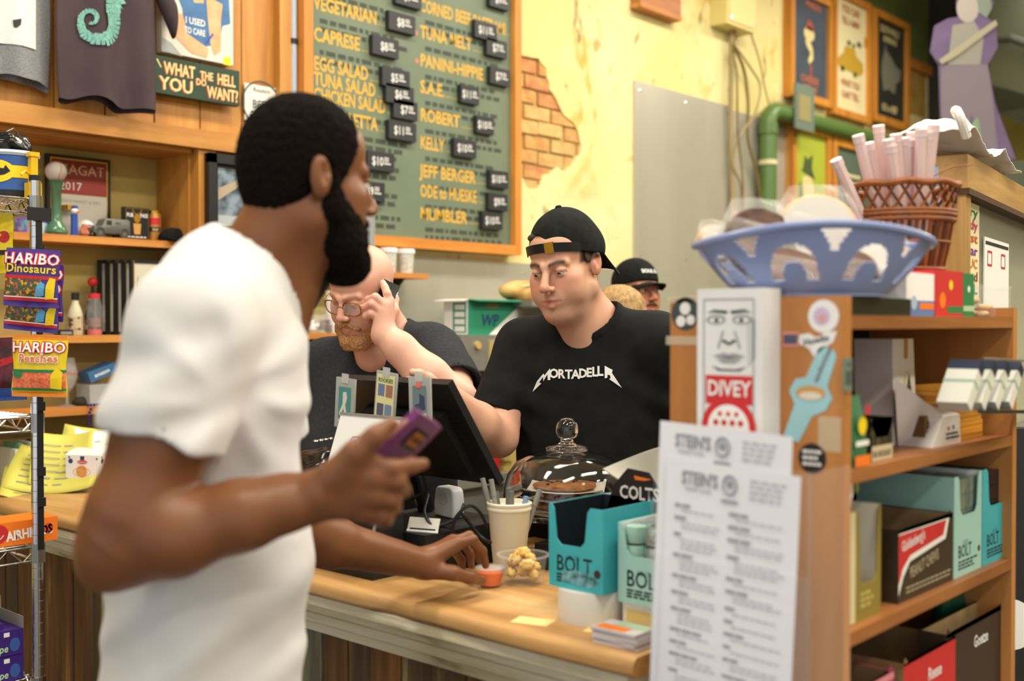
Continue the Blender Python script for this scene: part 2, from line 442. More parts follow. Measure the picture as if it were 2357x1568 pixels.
def eyes(parent, o, A, look=(0, 1, -0.3), iris='3a2a1c'):
    m = mat('eyeball_'+iris, attr='Col', rough=0.15)
    A_ = np.array(A); lk = np.array(look, float); lk /= np.linalg.norm(lk)
    for g in (-1, 1):
        bm = B(); bmesh.ops.create_uvsphere(bm, u_segments=24, v_segments=16, radius=.0128)
        v = np.array([tuple(q.co) for q in bm.verts]); f = [[q.index for q in fc.verts] for fc in bm.faces]; bm.free()
        dn = v@lk/.0128; c = np.tile(np.array(lin('d8d0c8')), (len(v), 1)); c[dn > .86] = lin(iris); c[dn > .965] = (.004, .004, .004)
        wv = (v+np.array((g*.0315, .0775, .001)))@A_+np.array(o)
        me = bpy.data.meshes.new('eyeball'); Mi = np.array(basis(parent).inverted())
        me.from_pydata((wv@Mi[:3, :3].T+Mi[:3, 3]).tolist(), [], f); at = me.color_attributes.new('Col', 'FLOAT_COLOR', 'POINT')
        at.data.foreach_set('color', np.concatenate([c, np.ones((len(c), 1))], 1).astype(F4).ravel())
        me.polygons.foreach_set('use_smooth', [True]*len(me.polygons)); me.materials.append(m)
        e = bpy.data.objects.new('eyeball', me); COL.objects.link(e); e.parent = parent
def bounds(pts, r): a = np.array([tuple(p) for p in pts]); return a.min(0)-r, a.max(0)+r
def torso_solid(s, A, pel, chest, neck, sl, sr, d):
    """trunk from pelvis to shoulders; d = dict of radii"""
    pel, chest, neck, sl, sr = map(Vector, (pel, chest, neck, sl, sr)); g = d.get('grow', 0.0)
    waist = pel.lerp(chest, d.get('wt', 0.5))+Vector(A[1])*d.get('belly', 0)
    s.u(ell(pel, (d['pel'][0]+g, d['pel'][1]+g, .16), A), .05)
    s.u(ell(waist, (d['waist'][0]+g, d['waist'][1]+g, .20), A), .07)
    s.u(ell(chest, (d['chest'][0]+g, d['chest'][1]+g, d.get('ch', .20)), A), .06)
    s.u(rcone(sr, sl, d.get('sh', .058)+g, d.get('sh', .058)+g), .05)
    for q in (sl, sr): s.u(rcone(neck, neck.lerp(q, .9), d.get('trap', .055)+g*.6, .045+g), .04)
    return s
def sleeve(s, a, e, ra, rb, th, k):
    """tapered sleeve from a to its open end e, hollow at the cuff"""
    a, e = Vector(a), Vector(e); ax = (e-a).normalized(); out = rcone(a, e+ax*.10, ra, rb+(rb-ra)*.2); inn = rcone(a.lerp(e, .85), e+ax*.10, rb-th-.004, rb-th-.002)
    s.u(inter(out, half(e, ax)), k); cuff = half(e-ax*.03, -ax)
    s.s(inter(inn, cuff), .003)
def limb(s, pts, rs, k=.02): return s.chain(pts, rs, k)
def fingers(s, chains, r=(.0100, .0092, .0084, .0072), k=.006, sc=1.0):
    for c in chains: s.chain(c, [q*sc for q in r[:len(c)]] if len(c) == 4 else [.0115*sc, .0100*sc, .0085*sc, .0078*sc][:len(c)], k)
    return s
def skin_mat(name, rough=0.48): return mat(name, attr='Col', rough=rough, sss=0.12, bump=0.10, bscale=420, spec=0.4, bdist=0.002)
def legs(parent, pel, A, pant, shoe, name='trousers', spread=.10, grow=0.0, hipd=.12, facing=None):
    pel = Vector(pel); rt, fw = Vector(A[0]), Vector(A[1]); fw.z = 0; fw.normalize(); s = Sdf()
    s.u(ell(pel+Vector((0, 0, -.02)), (.165+grow, hipd+grow, .13), A), .03)
    for g in (-1, 1):
        hp = pel+rt*g*.09+Vector((0, 0, -.05)); kn = Vector((pel.x, pel.y, .50))+rt*g*spread+fw*.02; an = Vector((pel.x, pel.y, .09))+rt*g*spread*1.1
        s.chain([hp, kn, an], [.095+grow, .068+grow*.4, .052], .03)
    lo, hi = bounds([pel, (pel.x, pel.y, .02)], .34); lo[2] = .03
    v, q = mesh_sdf(lambda P: s(P)+.003*nz(P, 30), lo, hi, .012); sdf_obj(name, [(v, q, None)], pant, parent)
    for g in (-1, 1):
        c = Vector((pel.x, pel.y, 0))+rt*g*spread*1.1; t = Sdf()
        t.u(rcone(c+Vector((0, 0, .045))-fw*.06, c+fw*.12+Vector((0, 0, .038)), .040, .036), .02); t.u(rcone(c+Vector((0, 0, .05))-fw*.03, c+Vector((0, 0, .10))-fw*.03, .045, .045), .02)
        t.i(half((0, 0, .002), (0, 0, -1)), .002)
        lo, hi = bounds([c, c+fw*.12], .19); lo[2] = -.01; hi[2] = .17
        v, q = mesh_sdf(t, lo, hi, .008); sdf_obj('shoe', [(v, q, None)], shoe, parent)

# ------------------------------------------------------------------ the room
RND = random.Random(7)
YW = 3.70                                         # front of the back wall
def plaster_mat():
    m = bpy.data.materials.new('peeling_yellow_plaster'); m.use_nodes = True; nt = m.node_tree; N = nt.nodes; L = nt.links; b = N['Principled BSDF']; b.inputs['Roughness'].default_value = .75
    t = N.new('ShaderNodeTexCoord')
    def layer(scale, lo, hi, detail=5, stretch=(1, 1, 1), dist=0.0):
        mp = N.new('ShaderNodeMapping'); mp.inputs['Scale'].default_value = stretch; L.new(t.outputs['Object'], mp.inputs['Vector'])
        n = N.new('ShaderNodeTexNoise'); n.inputs['Scale'].default_value = scale; n.inputs['Detail'].default_value = detail; n.inputs['Distortion'].default_value = dist; L.new(mp.outputs['Vector'], n.inputs['Vector'])
        r = N.new('ShaderNodeMapRange'); r.inputs['From Min'].default_value = lo; r.inputs['From Max'].default_value = hi; L.new(n.outputs['Fac'], r.inputs['Value']); return r.outputs['Result'], n
    def mix(a, fac, col):
        x = N.new('ShaderNodeMix'); x.data_type = 'RGBA'; L.new(fac, x.inputs['Factor'])
        if isinstance(a, tuple): x.inputs['A'].default_value = (*a, 1)
        else: L.new(a, x.inputs['A'])
        x.inputs['B'].default_value = (*lin(col), 1); return x.outputs['Result']
    f1, n1 = layer(1.3, .40, .62); c = mix(lin('dccd88'), f1, 'e6daa4')
    f2, _ = layer(2.2, .58, .66, 8, (1, 1, .7), .8); c = mix(c, f2, 'd8c376')
    f3, _ = layer(5.0, .62, .72, 9, (1.4, 1, .8), 1.0); c = mix(c, f3, 'c9a648')
    f4, _ = layer(9.0, .66, .72, 6, (1, 1, .5), .5); c = mix(c, f4, '9c8a58')
    L.new(c, b.inputs['Base Color'])
    bp = N.new('ShaderNodeBump'); bp.inputs['Strength'].default_value = .35; bp.inputs['Distance'].default_value = .02; L.new(f2, bp.inputs['Height']); L.new(bp.outputs['Normal'], b.inputs['Normal'])
    return m
# floor and ceiling
bm = B(); box(bm, -4.5, 9.6, -4.5, 4.2, -.10, 0); struct('floor', bm, mat('dark_floor', '5a5148', .5, col2='6a6056', scale=3))
bm = B(); box(bm, -4.5, 9.6, -4.5, 4.2, CEIL, CEIL+.1); struct('ceiling', bm, mat('cream_ceiling', 'e8e0c8', .8, col2='ddd2b4', scale=2))
bm = B(); box(bm, 0.2, 9.6, -4.6, -4.5, 0, CEIL); struct('wall_front_added', bm, mat('added_wall_cream', 'd8c890', .8, col2='cbb878', scale=2))  # unseen wall added to block daylight on this side, so it falls from the left
# back wall: plaster skin with a broken hole that bares the bricks
def wx(px, py): v = PY(px, py, YW); return (v.x, v.z)
hole = [wx(*q) for q in [(1120, 112), (1192, 118), (1214, 130), (1240, 134), (1258, 158), (1264, 190), (1272, 214), (1290, 248), (1310, 275), (1330, 300), (1338, 335), (1326, 364), (1302, 392), (1286, 384), (1268, 400), (1248, 404), (1244, 424), (1228, 434), (1212, 428), (1198, 404), (1120, 396)]]
bm = B()
def loop(pts):
    vs = [bm.verts.new((x, YW, z)) for x, z in pts]; return vs, [bm.edges.new((vs[i], vs[(i+1) % len(vs)])) for i in range(len(vs))]
o_v, o_e = loop([(2.70, 0), (9.6, 0), (9.6, CEIL), (2.70, CEIL)])
jag = []
for a, b_ in zip(hole, hole[1:]+hole[:1]):
    jag += [a, ((a[0]+b_[0])/2+RND.uniform(-.012, .012), (a[1]+b_[1])/2+RND.uniform(-.012, .012))]
h_v, h_e = loop(jag)
bmesh.ops.triangle_fill(bm, edges=o_e+h_e, use_beauty=True)
ex = bmesh.ops.extrude_edge_only(bm, edges=h_e); bmesh.ops.translate(bm, verts=[g for g in ex['geom'] if isinstance(g, bmesh.types.BMVert)], vec=(0, .022, 0))
box(bm, 2.70, 9.6, 3.73, 3.95, 0, CEIL)
wall = struct('wall_back', bm, plaster_mat())
bm = B(); box(bm, 3.9, 5.2, 3.7225, 3.729, 2.05, 3.15); mo = obj('mortar', bm, mat('old_mortar', 'b39a60', .9, col2='c9b078', scale=20, bump=.6, bscale=60), wall)
brm = [mat('brick_%d' % i, c, .9, col2=c2, scale=14, bump=.6, bscale=50) for i, (c, c2) in enumerate([('c08a52', 'd2a866'), ('c9a062', 'd8b878'), ('b8704a', 'cc9a60'), ('d0b070', 'c0945a')])]
row = 0; z = 2.08; xs_ = [p_[0] for p_ in hole]
def inside(x, z_):
    c = False
    for (x1, y1), (x2, y2) in zip(hole, hole[1:]+hole[:1]):
        if (y1 > z_) != (y2 > z_) and x < (x2-x1)*(z_-y1)/(y2-y1)+x1: c = not c
    return c
while z < 3.12:
    x = 4.0+(.105 if row % 2 else 0)
    while x < 5.1:
        if any(inside(x+a, z+b_) for a in (0, .1, .2) for b_ in (0, .035, .065)):
            bm = B(); w_ = .200+RND.uniform(-.012, .008); dz = RND.uniform(-.004, .004); y0 = 3.708+RND.uniform(-.003, .006)
            box(bm, x+RND.uniform(0, .006), x+w_, y0, 3.7224, z+dz, z+.064+dz); obj('brick', bm, RND.choice(brm), wall, bevel=.006, seg=1)
        x += .212
    z += .0755; row += 1
# green paint and a picture rail at the far end of the wall
bm = B(); box(bm, 8.0, 9.6, 3.692, 3.6995, 3.62, CEIL); obj('green_paint', bm, mat('green_paint', '6e7a44', .6, col2='5c6a3a', scale=4), wall)
v0 = PY(2090, 118, 3.69); bm = B(); box(bm, 8.0, 9.6, 3.66, 3.695, 3.56, 3.64); struct('trim_4', bm, wood('orange_pine', 'a8652a', 'c07a36', 'd0924a'), bevel=.006)
bm = B(); box(bm, 9.5, 9.6, -4.5, 3.70, 0, CEIL); struct('wall_right', bm, mat('olive_wall', '7c7434', .7, col2='938a40', scale=2))
# ------- left section: pine boards round an alcove with shelves
pine = wood('honey_pine', 'a26828', 'bd8238', 'cc9648', 'z', 1.0, .45); pineh = wood('honey_pine_rail', 'a26828', 'bd8238', 'c89246', 'x', 1.0, .45)
AX, AZ0, AZ1, AB = 2.33, .86, 2.157, 3.95          # alcove: right side, bottom, top, back
bm = B()
box(bm, -4.5, 2.70, 3.722, 3.99, AZ1, CEIL); box(bm, AX, 2.70, 3.722, 3.99, 0, AZ1); box(bm, -4.5, AX, 3.722, 3.99, 0, AZ0); box(bm, -4.5, AX, AB, 3.99, AZ0, AZ1)
wl = struct('wall_left', bm, mat('alcove_ochre', 'a8924e', .8, col2='b8a25c', scale=3))
edges = [1.0, 1.21, 1.40, 1.60, 1.79, 1.975, 2.165, 2.355, 2.540, 2.700]
for i, (a, b_) in enumerate(zip(edges, edges[1:])):
    bm = B(); box(bm, a+.003, b_-.003, 3.700+RND.uniform(0, .004), 3.722, 2.215, CEIL); obj('plank', bm, pine, wl, bevel=.003, seg=1)
for a, b_ in ((2.405, 2.470), (2.474, 2.590), (2.594, 2.700)):
    bm = B(); box(bm, a, b_, 3.703+RND.uniform(0, .004), 3.722, 0, AZ1); obj('plank', bm, pine, wl, bevel=.003, seg=1)
bm = B(); box(bm, -4.5, 2.70, 3.655, 3.722, AZ1-.004, 2.222); struct('trim_1', bm, pineh, bevel=.006)
bm = B(); box(bm, 2.692, 2.770, 3.660, 3.722, 0, CEIL); struct('trim_2', bm, pine, bevel=.006)
bm = B(); box(bm, AX, 2.405, 3.672, 3.722, 0, AZ1-.004); struct('trim_3', bm, pine, bevel=.006)
bm = B(); box(bm, AX-.012, AX-.001, 3.723, AB, AZ0, AZ1-.005); obj('alcove_lining', bm, pine, wl)
bm = B(); box(bm, -4.5, AX-.013, 3.70, AB-.001, AZ1-.02, AZ1-.005); obj('alcove_soffit', bm, pineh, wl)
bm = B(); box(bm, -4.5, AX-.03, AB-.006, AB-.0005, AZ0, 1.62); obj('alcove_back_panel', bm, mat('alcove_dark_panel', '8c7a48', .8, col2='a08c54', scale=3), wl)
for z_, nm in ((1.81, 'pine shelf in the alcove under the baseball and toy van'), (1.458, 'pine shelf in the alcove under the leaning black picture frames'), (1.203, 'pine shelf in the alcove under the stemmed glass')):
    bm = B(); box(bm, -1.6, AX-.013, 3.775, AB-.007, z_-.026, z_); tag(obj('wooden_shelf', bm, wood('shelf_pine', 'a86426', 'c67f34', 'd4964a', 'x'), bevel=.003), nm, 'shelf')
# ceiling lamps over the shop, outer rows added for brightness (each a housing with two tubes)
tubem = bpy.data.materials.new('lit_tube'); tubem.use_nodes = True; _b = tubem.node_tree.nodes['Principled BSDF']; _b.inputs['Emission Color'].default_value = (1, .93, .82, 1); _b.inputs['Emission Strength'].default_value = 9
for x, y in LAMPS:
    t = thing('ceiling_lamp', 'long white fluorescent ceiling lamp with two tubes, over the shop', 'lamp', (x, y, CEIL), group='fluorescent ceiling lamps')
    bm = B(); box(bm, -.78, .78, -.12, .12, -.56, -.50); obj('housing', bm, mat('lamp_housing', 'e8e8e4', .4), t, bevel=.01)
    for dx in (-.6, .6): bm = B(); cyl(bm, (dx, 0, -.50), (dx, 0, 0), .006, seg=8); obj('hanger_rod', bm, M_chrome, t)
    for dy in (-.06, .06): bm = B(); cyl(bm, (-.72, dy, -.585), (.72, dy, -.585), .017, seg=10); obj('tube', bm, tubem, t)

# ------------------------------------------------------------------ counter
TOPZ = .97; CX0, CX1, CY0, CY1 = 1.435, 1.90, 1.035, 3.70
ctop = wood('worn_counter_wood', '946a38', 'bd9058', 'd4ae78', 'y', .8, .38, .2)
bm = B(); n = 90; ring = []
for i in range(n+1):
    y = CY0+(3.64-CY0)*i/n; e = .004*math.sin(y*5)+.003*math.sin(y*13+1)-(.028*math.exp(-((y-1.72)/.05)**2))*0
    d = .010*math.exp(-((y-1.62)/.05)**2)
    x9 = 2.10 if y < 1.84 else CX1
    ring.append([bm.verts.new((CX0+e+a+d, y, TOPZ+dz)) for a, dz in ((.012, 0), (.003, -.006), (0, -.016), (.001, -.026), (.010, -.034))]+[bm.verts.new((x9, y, TOPZ-.034)), bm.verts.new((x9, y, TOPZ))])
for a, b_ in zip(ring, ring[1:]):
    for k in range(7): bm.faces.new((a[k], a[(k+1) % 7], b_[(k+1) % 7], b_[k]))
bm.faces.new(ring[0]); bm.faces.new(ring[-1][::-1])
tag(obj('countertop', bm, ctop, smooth=True), 'thick worn honey wood countertop with rounded front edge', 'countertop')
ct = thing('counter', 'old counter front of dark peeling planks under cream moulding', 'counter', (CX0, CY0, 0))
old = mat('chipped_cream_paint', 'dcd5bc', .6, col2='c4ba9a', scale=7, stretch=(1, .35, 2), contrast=(.45, .62), col3='5c4a34', bump=.5, bscale=30)
bm = B(); prof = [(1.470, .9355), (1.448, .934), (1.446, .915), (1.458, .910), (1.460, .896), (1.470, .888), (1.474, .868), (1.490, .860), (1.492, .842), (1.52, .84), (1.52, .9355)]
a = [bm.verts.new((x, CY0+.02, z)) for x, z in prof]; b_ = [bm.verts.new((x, 3.64, z)) for x, z in prof]
for i in range(len(prof)): j = (i+1) % len(prof); bm.faces.new((a[i], a[j], b_[j], b_[i]))
bm.faces.new(a); bm.faces.new(b_[::-1]); obj('moulding', bm, old, ct, world=True)
plm = [mat('peeling_plank_%d' % i, c, .75, col2=c2, scale=5, stretch=(5, 5, .5), contrast=(.40, .60), col3=c3, bump=.6, bscale=16, detail=8) for i, (c, c2, c3) in enumerate([('553a22', '73502e', '94713e'), ('654526', '85592e', '9c8a5c'), ('4c3c2a', '695236', '9a9266'), ('5c5a46', '84846a', 'cac6a6')])]
y = CY0+.03; i = 0
while y < 3.6:
    w_ = .082+RND.uniform(-.012, .014); bm = B(); box(bm, 1.502+RND.uniform(0, .006), 1.535, y+.002, min(y+w_, 3.63)-.002, 0, .8415)
    near = 1.85 < y < 2.05
    obj('plank', bm, plm[3] if near else plm[RND.choice([0, 0, 1, 2])], ct, world=True, bevel=.003, seg=1); y += w_; i += 1
bm = B(); box(bm, 1.536, 1.86, CY0+.03, 3.63, 0, .9355); obj('carcass', bm, mat('dark_carcass', '2a2018', .8), ct, world=True)
# ================================================================== the customer (white shirt, phone, back to us)
def make_customer():
    p = thing('person', 'man in white t-shirt with dark beard holding purple phone, reaching over wooden counter', 'person', (PD(455, 1560, 1.66).x, PD(455, 1560, 1.66).y, 0))
    HA = face_dir(-126, 4, -3); ho = PD(702, 412, 1.665)
    TA = face_dir(-100, 0, 0)
    neck = PD(566, 655, 1.655); sl = PD(565, 745, 1.83); sr = PD(452, 742, 1.48); chest = PD(512, 860, 1.655); pel = Vector(PD(462, 1560, 1.66)); pel.z = .95
    el = PD(272, 1262, 1.43); wr = PD(712, 1148, 1.46)
    skin = lin('7a4d30'); dark = lin('5d3620')
    # head and neck, running down into the shoulders
    hs = head_solid(w=.98, lid=.002, nose=1.0, back=.018); hl = local(hs, ho, HA)
    s = Sdf(); s.u(hl, .01)
    nk0 = Vector(ho)+Vector(HA[1])*-.028+Vector(HA[2])*-.055
    s.u(rcone(nk0, neck, .056, .062), .03)
    s.u(rcone(Vector(ho)+Vector(HA[1])*.012+Vector(HA[2])*-.10, Vector(neck)+Vector(TA[1])*.05-UP*.05, .036, .045), .03)
    for q in (sl, sr): s.u(rcone(neck, Vector(neck).lerp(q, .8)-UP*.01, .052, .040), .04)
    s.u(ell(Vector(chest)+UP*.02, (.14, .095, .13), TA), .05)
    lo, hi = bounds([ho, neck, sl, sr], .15); v, q = mesh_sdf(s, lo, hi, .0034)
    L = (v-np.array(ho))@np.array(HA).T
    c1 = head_colour(L, skin, lip=lin('7a4238'), brow=(.012, .008, .006))
    # right arm and the hand round the phone
    a = Sdf(); limb(a, [sr, PD(380, 1000, 1.45), PD(312, 1180, 1.43), el], [.062, .063, .058, .050], .02)
    limb(a, [el, PD(400, 1230, 1.425), PD(560, 1185, 1.44), PD(660, 1158, 1.455), wr], [.047, .052, .044, .035, .031], .02)
    a.u(rcone(PD(232, 1312, 1.425), el, .020, .045), .03)
    mc = [PD(842, 1062, 1.447), PD(860, 1100, 1.445), PD(860, 1142, 1.45), PD(842, 1178, 1.46)]
    for m_, r in zip(mc, (.0150, .0150, .0145, .0135)): a.u(rcone(wr, m_, .021, r), .018)
    a.u(rcone(PD(735, 1125, 1.45), PD(800, 1080, 1.44), .022, .017), .018)
    fingers(a, [[mc[0], PD(900, 1078, 1.450), PD(945, 1072, 1.468), PD(974, 1068, 1.482)],
                [mc[1], PD(914, 1110, 1.455), PD(928, 1128, 1.485), PD(896, 1136, 1.505)],
                [mc[2], PD(902, 1152, 1.460), PD(906, 1168, 1.488), PD(876, 1172, 1.505)],
                [mc[3], PD(882, 1187, 1.465), PD(886, 1198, 1.488), PD(860, 1196, 1.500)]], r=(.0135, .0112, .0100, .0085), k=.008)
    a.chain([PD(770, 1092, 1.442), PD(818, 1042, 1.432), PD(864, 1004, 1.432), PD(900, 976, 1.440)], [.019, .0145, .0118, .0098], .012)
    lo, hi = bounds([sr, el, wr]+mc+[PD(974, 1068, 1.5), PD(900, 976, 1.43)], .075); v2, q2 = mesh_sdf(lambda P: a(P)+.0008*nz(P, 55), lo, hi, .003)
    wn = nz(v2, 60)[:, None]*.06; c2 = np.array(skin)*(1+wn)
    # left forearm and the hand at the sauce cup
    b = Sdf(); el2 = PD(648, 1195, 1.90); wr2 = PD(972, 1298, 2.12)
    limb(b, [sl, el2], [.058, .046], .02); limb(b, [el2, PD(760, 1248, 1.98), wr2], [.045, .043, .028], .02)
    mk = [PD(1052, 1252, 2.145), PD(1042, 1246, 2.17), PD(1032, 1252, 2.195), PD(1022, 1264, 2.215)]
    for m_ in mk: b.u(rcone(wr2, m_, .020, .0135), .015)
    fingers(b, [[mk[0], PD(1088, 1242, 2.155), PD(1110, 1268, 2.185), PD(1118, 1302, 2.200)],
                [mk[1], PD(1080, 1234, 2.190), PD(1098, 1260, 2.220), PD(1103, 1290, 2.225)],
                [mk[2], PD(1064, 1248, 2.220), PD(1082, 1275, 2.245), PD(1085, 1302, 2.245)],
                [mk[3], PD(1046, 1268, 2.235), PD(1062, 1290, 2.255), PD(1064, 1310, 2.255)]], k=.005)
    b.chain([PD(990, 1312, 2.115), PD(1042, 1320, 2.120), PD(1082, 1330, 2.145), PD(1108, 1336, 2.175)], [.018, .0135, .0112, .0095], .010)
    lo, hi = bounds([el2, wr2, PD(1120, 1340, 2.26), sl], .07); v3, q3 = mesh_sdf(lambda P: b(P)+.0006*nz(P, 60), lo, hi, .003)
    c3 = np.array(skin)*(1+nz(v3, 60)[:, None]*.06)
    sdf_obj('body', [(v, q, c1), (v2, q2, c2), (v3, q3, c3)], skin_mat('brown_skin', .42), p)
    eyes(p, ho, HA, (0.2, 1, -.1))
    # short cropped hair and full beard
    h = Sdf(); h.u(ell((0, -.008, .034), (.081, .096, .092)), .01); h.u(ell((0, -.044, -.012), (.062, .050, .070)), .03)
    h.s(ell((0, .112, -.030), (.13, .092, .108)), .012)
    h.i(half((0, -.05, -.078), (0, .35, -1)), .01)
    h.s(ell((.088, -.004, -.022), (.026, .026, .045)), .008); h.s(ell((-.088, -.004, -.022), (.026, .026, .045)), .008)
    hw = local(h, ho, HA); lo, hi = bounds([ho], .16)
    v, q = mesh_sdf(lambda P: hw(P)+.0016*nz(P, 260)+.0012*nz(P, 520, 3), lo, hi, .003)
    fuzz = mat('cropped_black_hair', '0b0807', .95, col2='1a1310', scale=160, bump=.6, bscale=520, spec=.08)
    sdf_obj('hair', [(v, q, None)], fuzz, p)
    h = Sdf()
    for g in (-1, 1):
        h.chain([(g*.070, .012, .010), (g*.068, .018, -.045), (g*.050, .046, -.092), (g*.022, .076, -.118)], [.008, .016, .026, .030], .02)
        h.u(rcone((0, .101, -.056), (g*.026, .090, -.070), .0085, .0075), .01)
        h.u(ell((g*.050, .044, -.062), (.020, .030, .040)), .02); h.u(ell((g*.034, .068, -.088), (.022, .022, .026)), .02)
    h.u(ell((0, .076, -.118), (.036, .036, .036)), .02)
    h.s(ell((0, .112, -.070), (.017, .020, .0075)), .004)
    hw = local(h, ho, HA); v, q = mesh_sdf(lambda P: hw(P)+.0018*nz(P, 240)+.0012*nz(P, 480, 2), lo, hi, .003)
    sdf_obj('beard', [(v, q, None)], fuzz, p)
    # shirt
    dims = dict(pel=(.175, .140), waist=(.165, .142), chest=(.172, .114), ch=.22, sh=.060, trap=.058, wt=.42, belly=.0)
    t = Sdf(); torso_solid(t, TA, pel, chest, neck, sl, sr, dict(dims, grow=.012))
    se = PD(372, 1022, 1.45); sleeve(t, sr, se, .086, .080, .008, .016)
    sleeve(t, sl, PD(610, 1010, 1.88), .080, .072, .008, .035)
    nck = rcone(Vector(neck)+Vector(TA[1])*.022+UP*.015, Vector(neck)+Vector(TA[1])*.045+UP*.12, .076, .074)
    
    fr = Vector(TA[1])
    def shirt(P):
        d = t(P)
        z = P[:, 2]; q = P-npv(chest); fy = q@npv(fr); sx = q@npv(TA[0])
        rg = lambda a: (.5+.5*np.cos(2*a))**1.8
        low = sstep(1.34, 1.02, z); w1 = -(rg(11*fy-8*(z-1.1)+3*sx+1.1*np.sin(6*z+2*fy))*.012+rg(19*fy-15*z+4*sx+1.5*np.sin(9*z))*.006-.006)*low
        ap = (P-npv(PD(538, 905, 1.50))); ay = ap@npv(fr); az = ap[:, 2]; rr = np.sqrt(ay*ay+az*az); th = np.arctan2(az, ay)
        w2 = -(rg(3.5*th+9*rr+.6*np.sin(30*rr))*.010-.003)*np.exp(-(rr/.15)**2)*sstep(.02, .10, rr)*sstep(.16, .02, sx*-1)
        slv = np.exp(-((P-npv(PD(380, 880, 1.41)))**2).sum(1)/.016); w3 = -(rg(19*z-13*fy+1.2*np.sin(9*z))*.010+rg(31*z-9*fy)*.005-.004)*slv
        d = d+w1+w2+w3+.0018*nz(P, 26)
        col = np.maximum(d-.0025, np.abs(nck(P)-.009)-.009); d = np.minimum(d, col)
        d = np.maximum(d, -nck(P))
        return d
    lo, hi = bounds([sr, sl, neck, chest, se, (pel.x, pel.y, .88)], .21); lo[2] = .86
    v, q = mesh_sdf(lambda P: np.maximum(shirt(P), .88-P[:, 2]), lo, hi, .0048)
    sdf_obj('t_shirt', [(v, q, None)], mat('white_cotton', 'd6d4d2', .85, bump=.12, bscale=900, sheen=.2), p)
    legs(p, pel, TA, mat('dark_denim', '23262e', .8, bump=.2, bscale=300), M_black)
    # phone in the right hand, a thing of its own
    tl = PD(966, 950, 1.452); u = (Vector(tl)-Vector(PD(853, 1064, 1.452))).normalized(); w = Vector(PD(1024, 996, 1.532))-Vector(tl); w = (w-u*w.dot(u)).normalized(); nrm = w.cross(u)
    if nrm.dot(Vector(tl)-CAM) > 0: nrm = -nrm
    Wd, Ln, Th = .076, .152, .011
    M = Matrix((( w.x, u.x, nrm.x, 0), (w.y, u.y, nrm.y, 0), (w.z, u.z, nrm.z, 0), (0, 0, 0, 1))); M.translation = Vector(tl)-u*Ln+Vector((0, 0, 0))
    ph = thing('phone', 'purple cased phone with orange camera window held in raised hand', 'phone'); ph.matrix_basis = M
    purple = mat('purple_case', '6a2468', .35, coat=.4)
    bm = B(); box(bm, 0, Wd, 0, Ln, -Th, 0); obj('case', bm, purple, ph, bevel=.004, seg=3, smooth=True)
    bm = B(); box(bm, .004, Wd-.004, .004, Ln-.004, -Th-.0012, -Th); obj('screen', bm, mat('phone_screen', '08090b', .05), ph)
    bm = B(); box(bm, .022, .062, Ln-.050, Ln-.018, 0, .0022); obj('camera_bump', bm, M_black, ph, bevel=.002)
    bm = B(); box(bm, .028, .056, Ln-.044, Ln-.024, .0022, .0032); obj('camera_window', bm, mat('amber_glass', 'b4662a', .2), ph, bevel=.001)
    bm = B(); [cyl(bm, (x, Ln-.033, .0032), (x, Ln-.033, .0046), .0052, seg=16) for x in (.036, .049)]; obj('lens', bm, mat('dark_lens', '3a2418', .1), ph)
    bm = B(); box(bm, -.0016, 0, Ln-.052, Ln-.018, -.0085, -.0030); obj('side_button', bm, mat('rose_gold', 'd8a088', .3, .6), ph, bevel=.0008)
    return p

# ================================================================== server in the black shirt with the reversed cap
def project_on(sdf, pts, dirs, start=.35, off=.0022, n=40):
    P = np.array(pts, dtype=F4); D = np.array(dirs, dtype=F4); t = np.zeros(len(P), dtype=F4)
    for _ in range(n): t += np.clip(sdf(P+D*t[:, None]), -.02, .05)*.8
    return P+D*(t-off)[:, None]
def print_on(name, bm, sdf, to_world, direction, m, parent, off=.002, cell=.010):
    """lay flat lettering on a garment: local xy -> points, moved along `direction` on to the cloth"""
    bmesh.ops.triangulate(bm, faces=bm.faces)
    for _ in range(3):
        ed = [e for e in bm.edges if e.calc_length() > cell]
        if not ed: break
        bmesh.ops.subdivide_edges(bm, edges=ed, cuts=1); bmesh.ops.triangulate(bm, faces=bm.faces)
    vs = list(bm.verts); pts = [tuple(to_world(v.co.x, v.co.y)) for v in vs]
    out = project_on(sdf, pts, np.tile(npv(direction), (len(pts), 1)), off=off)
    for v, c in zip(vs, out): v.co = Vector([float(x) for x in c])
    return obj(name, bm, m, parent, world=True)
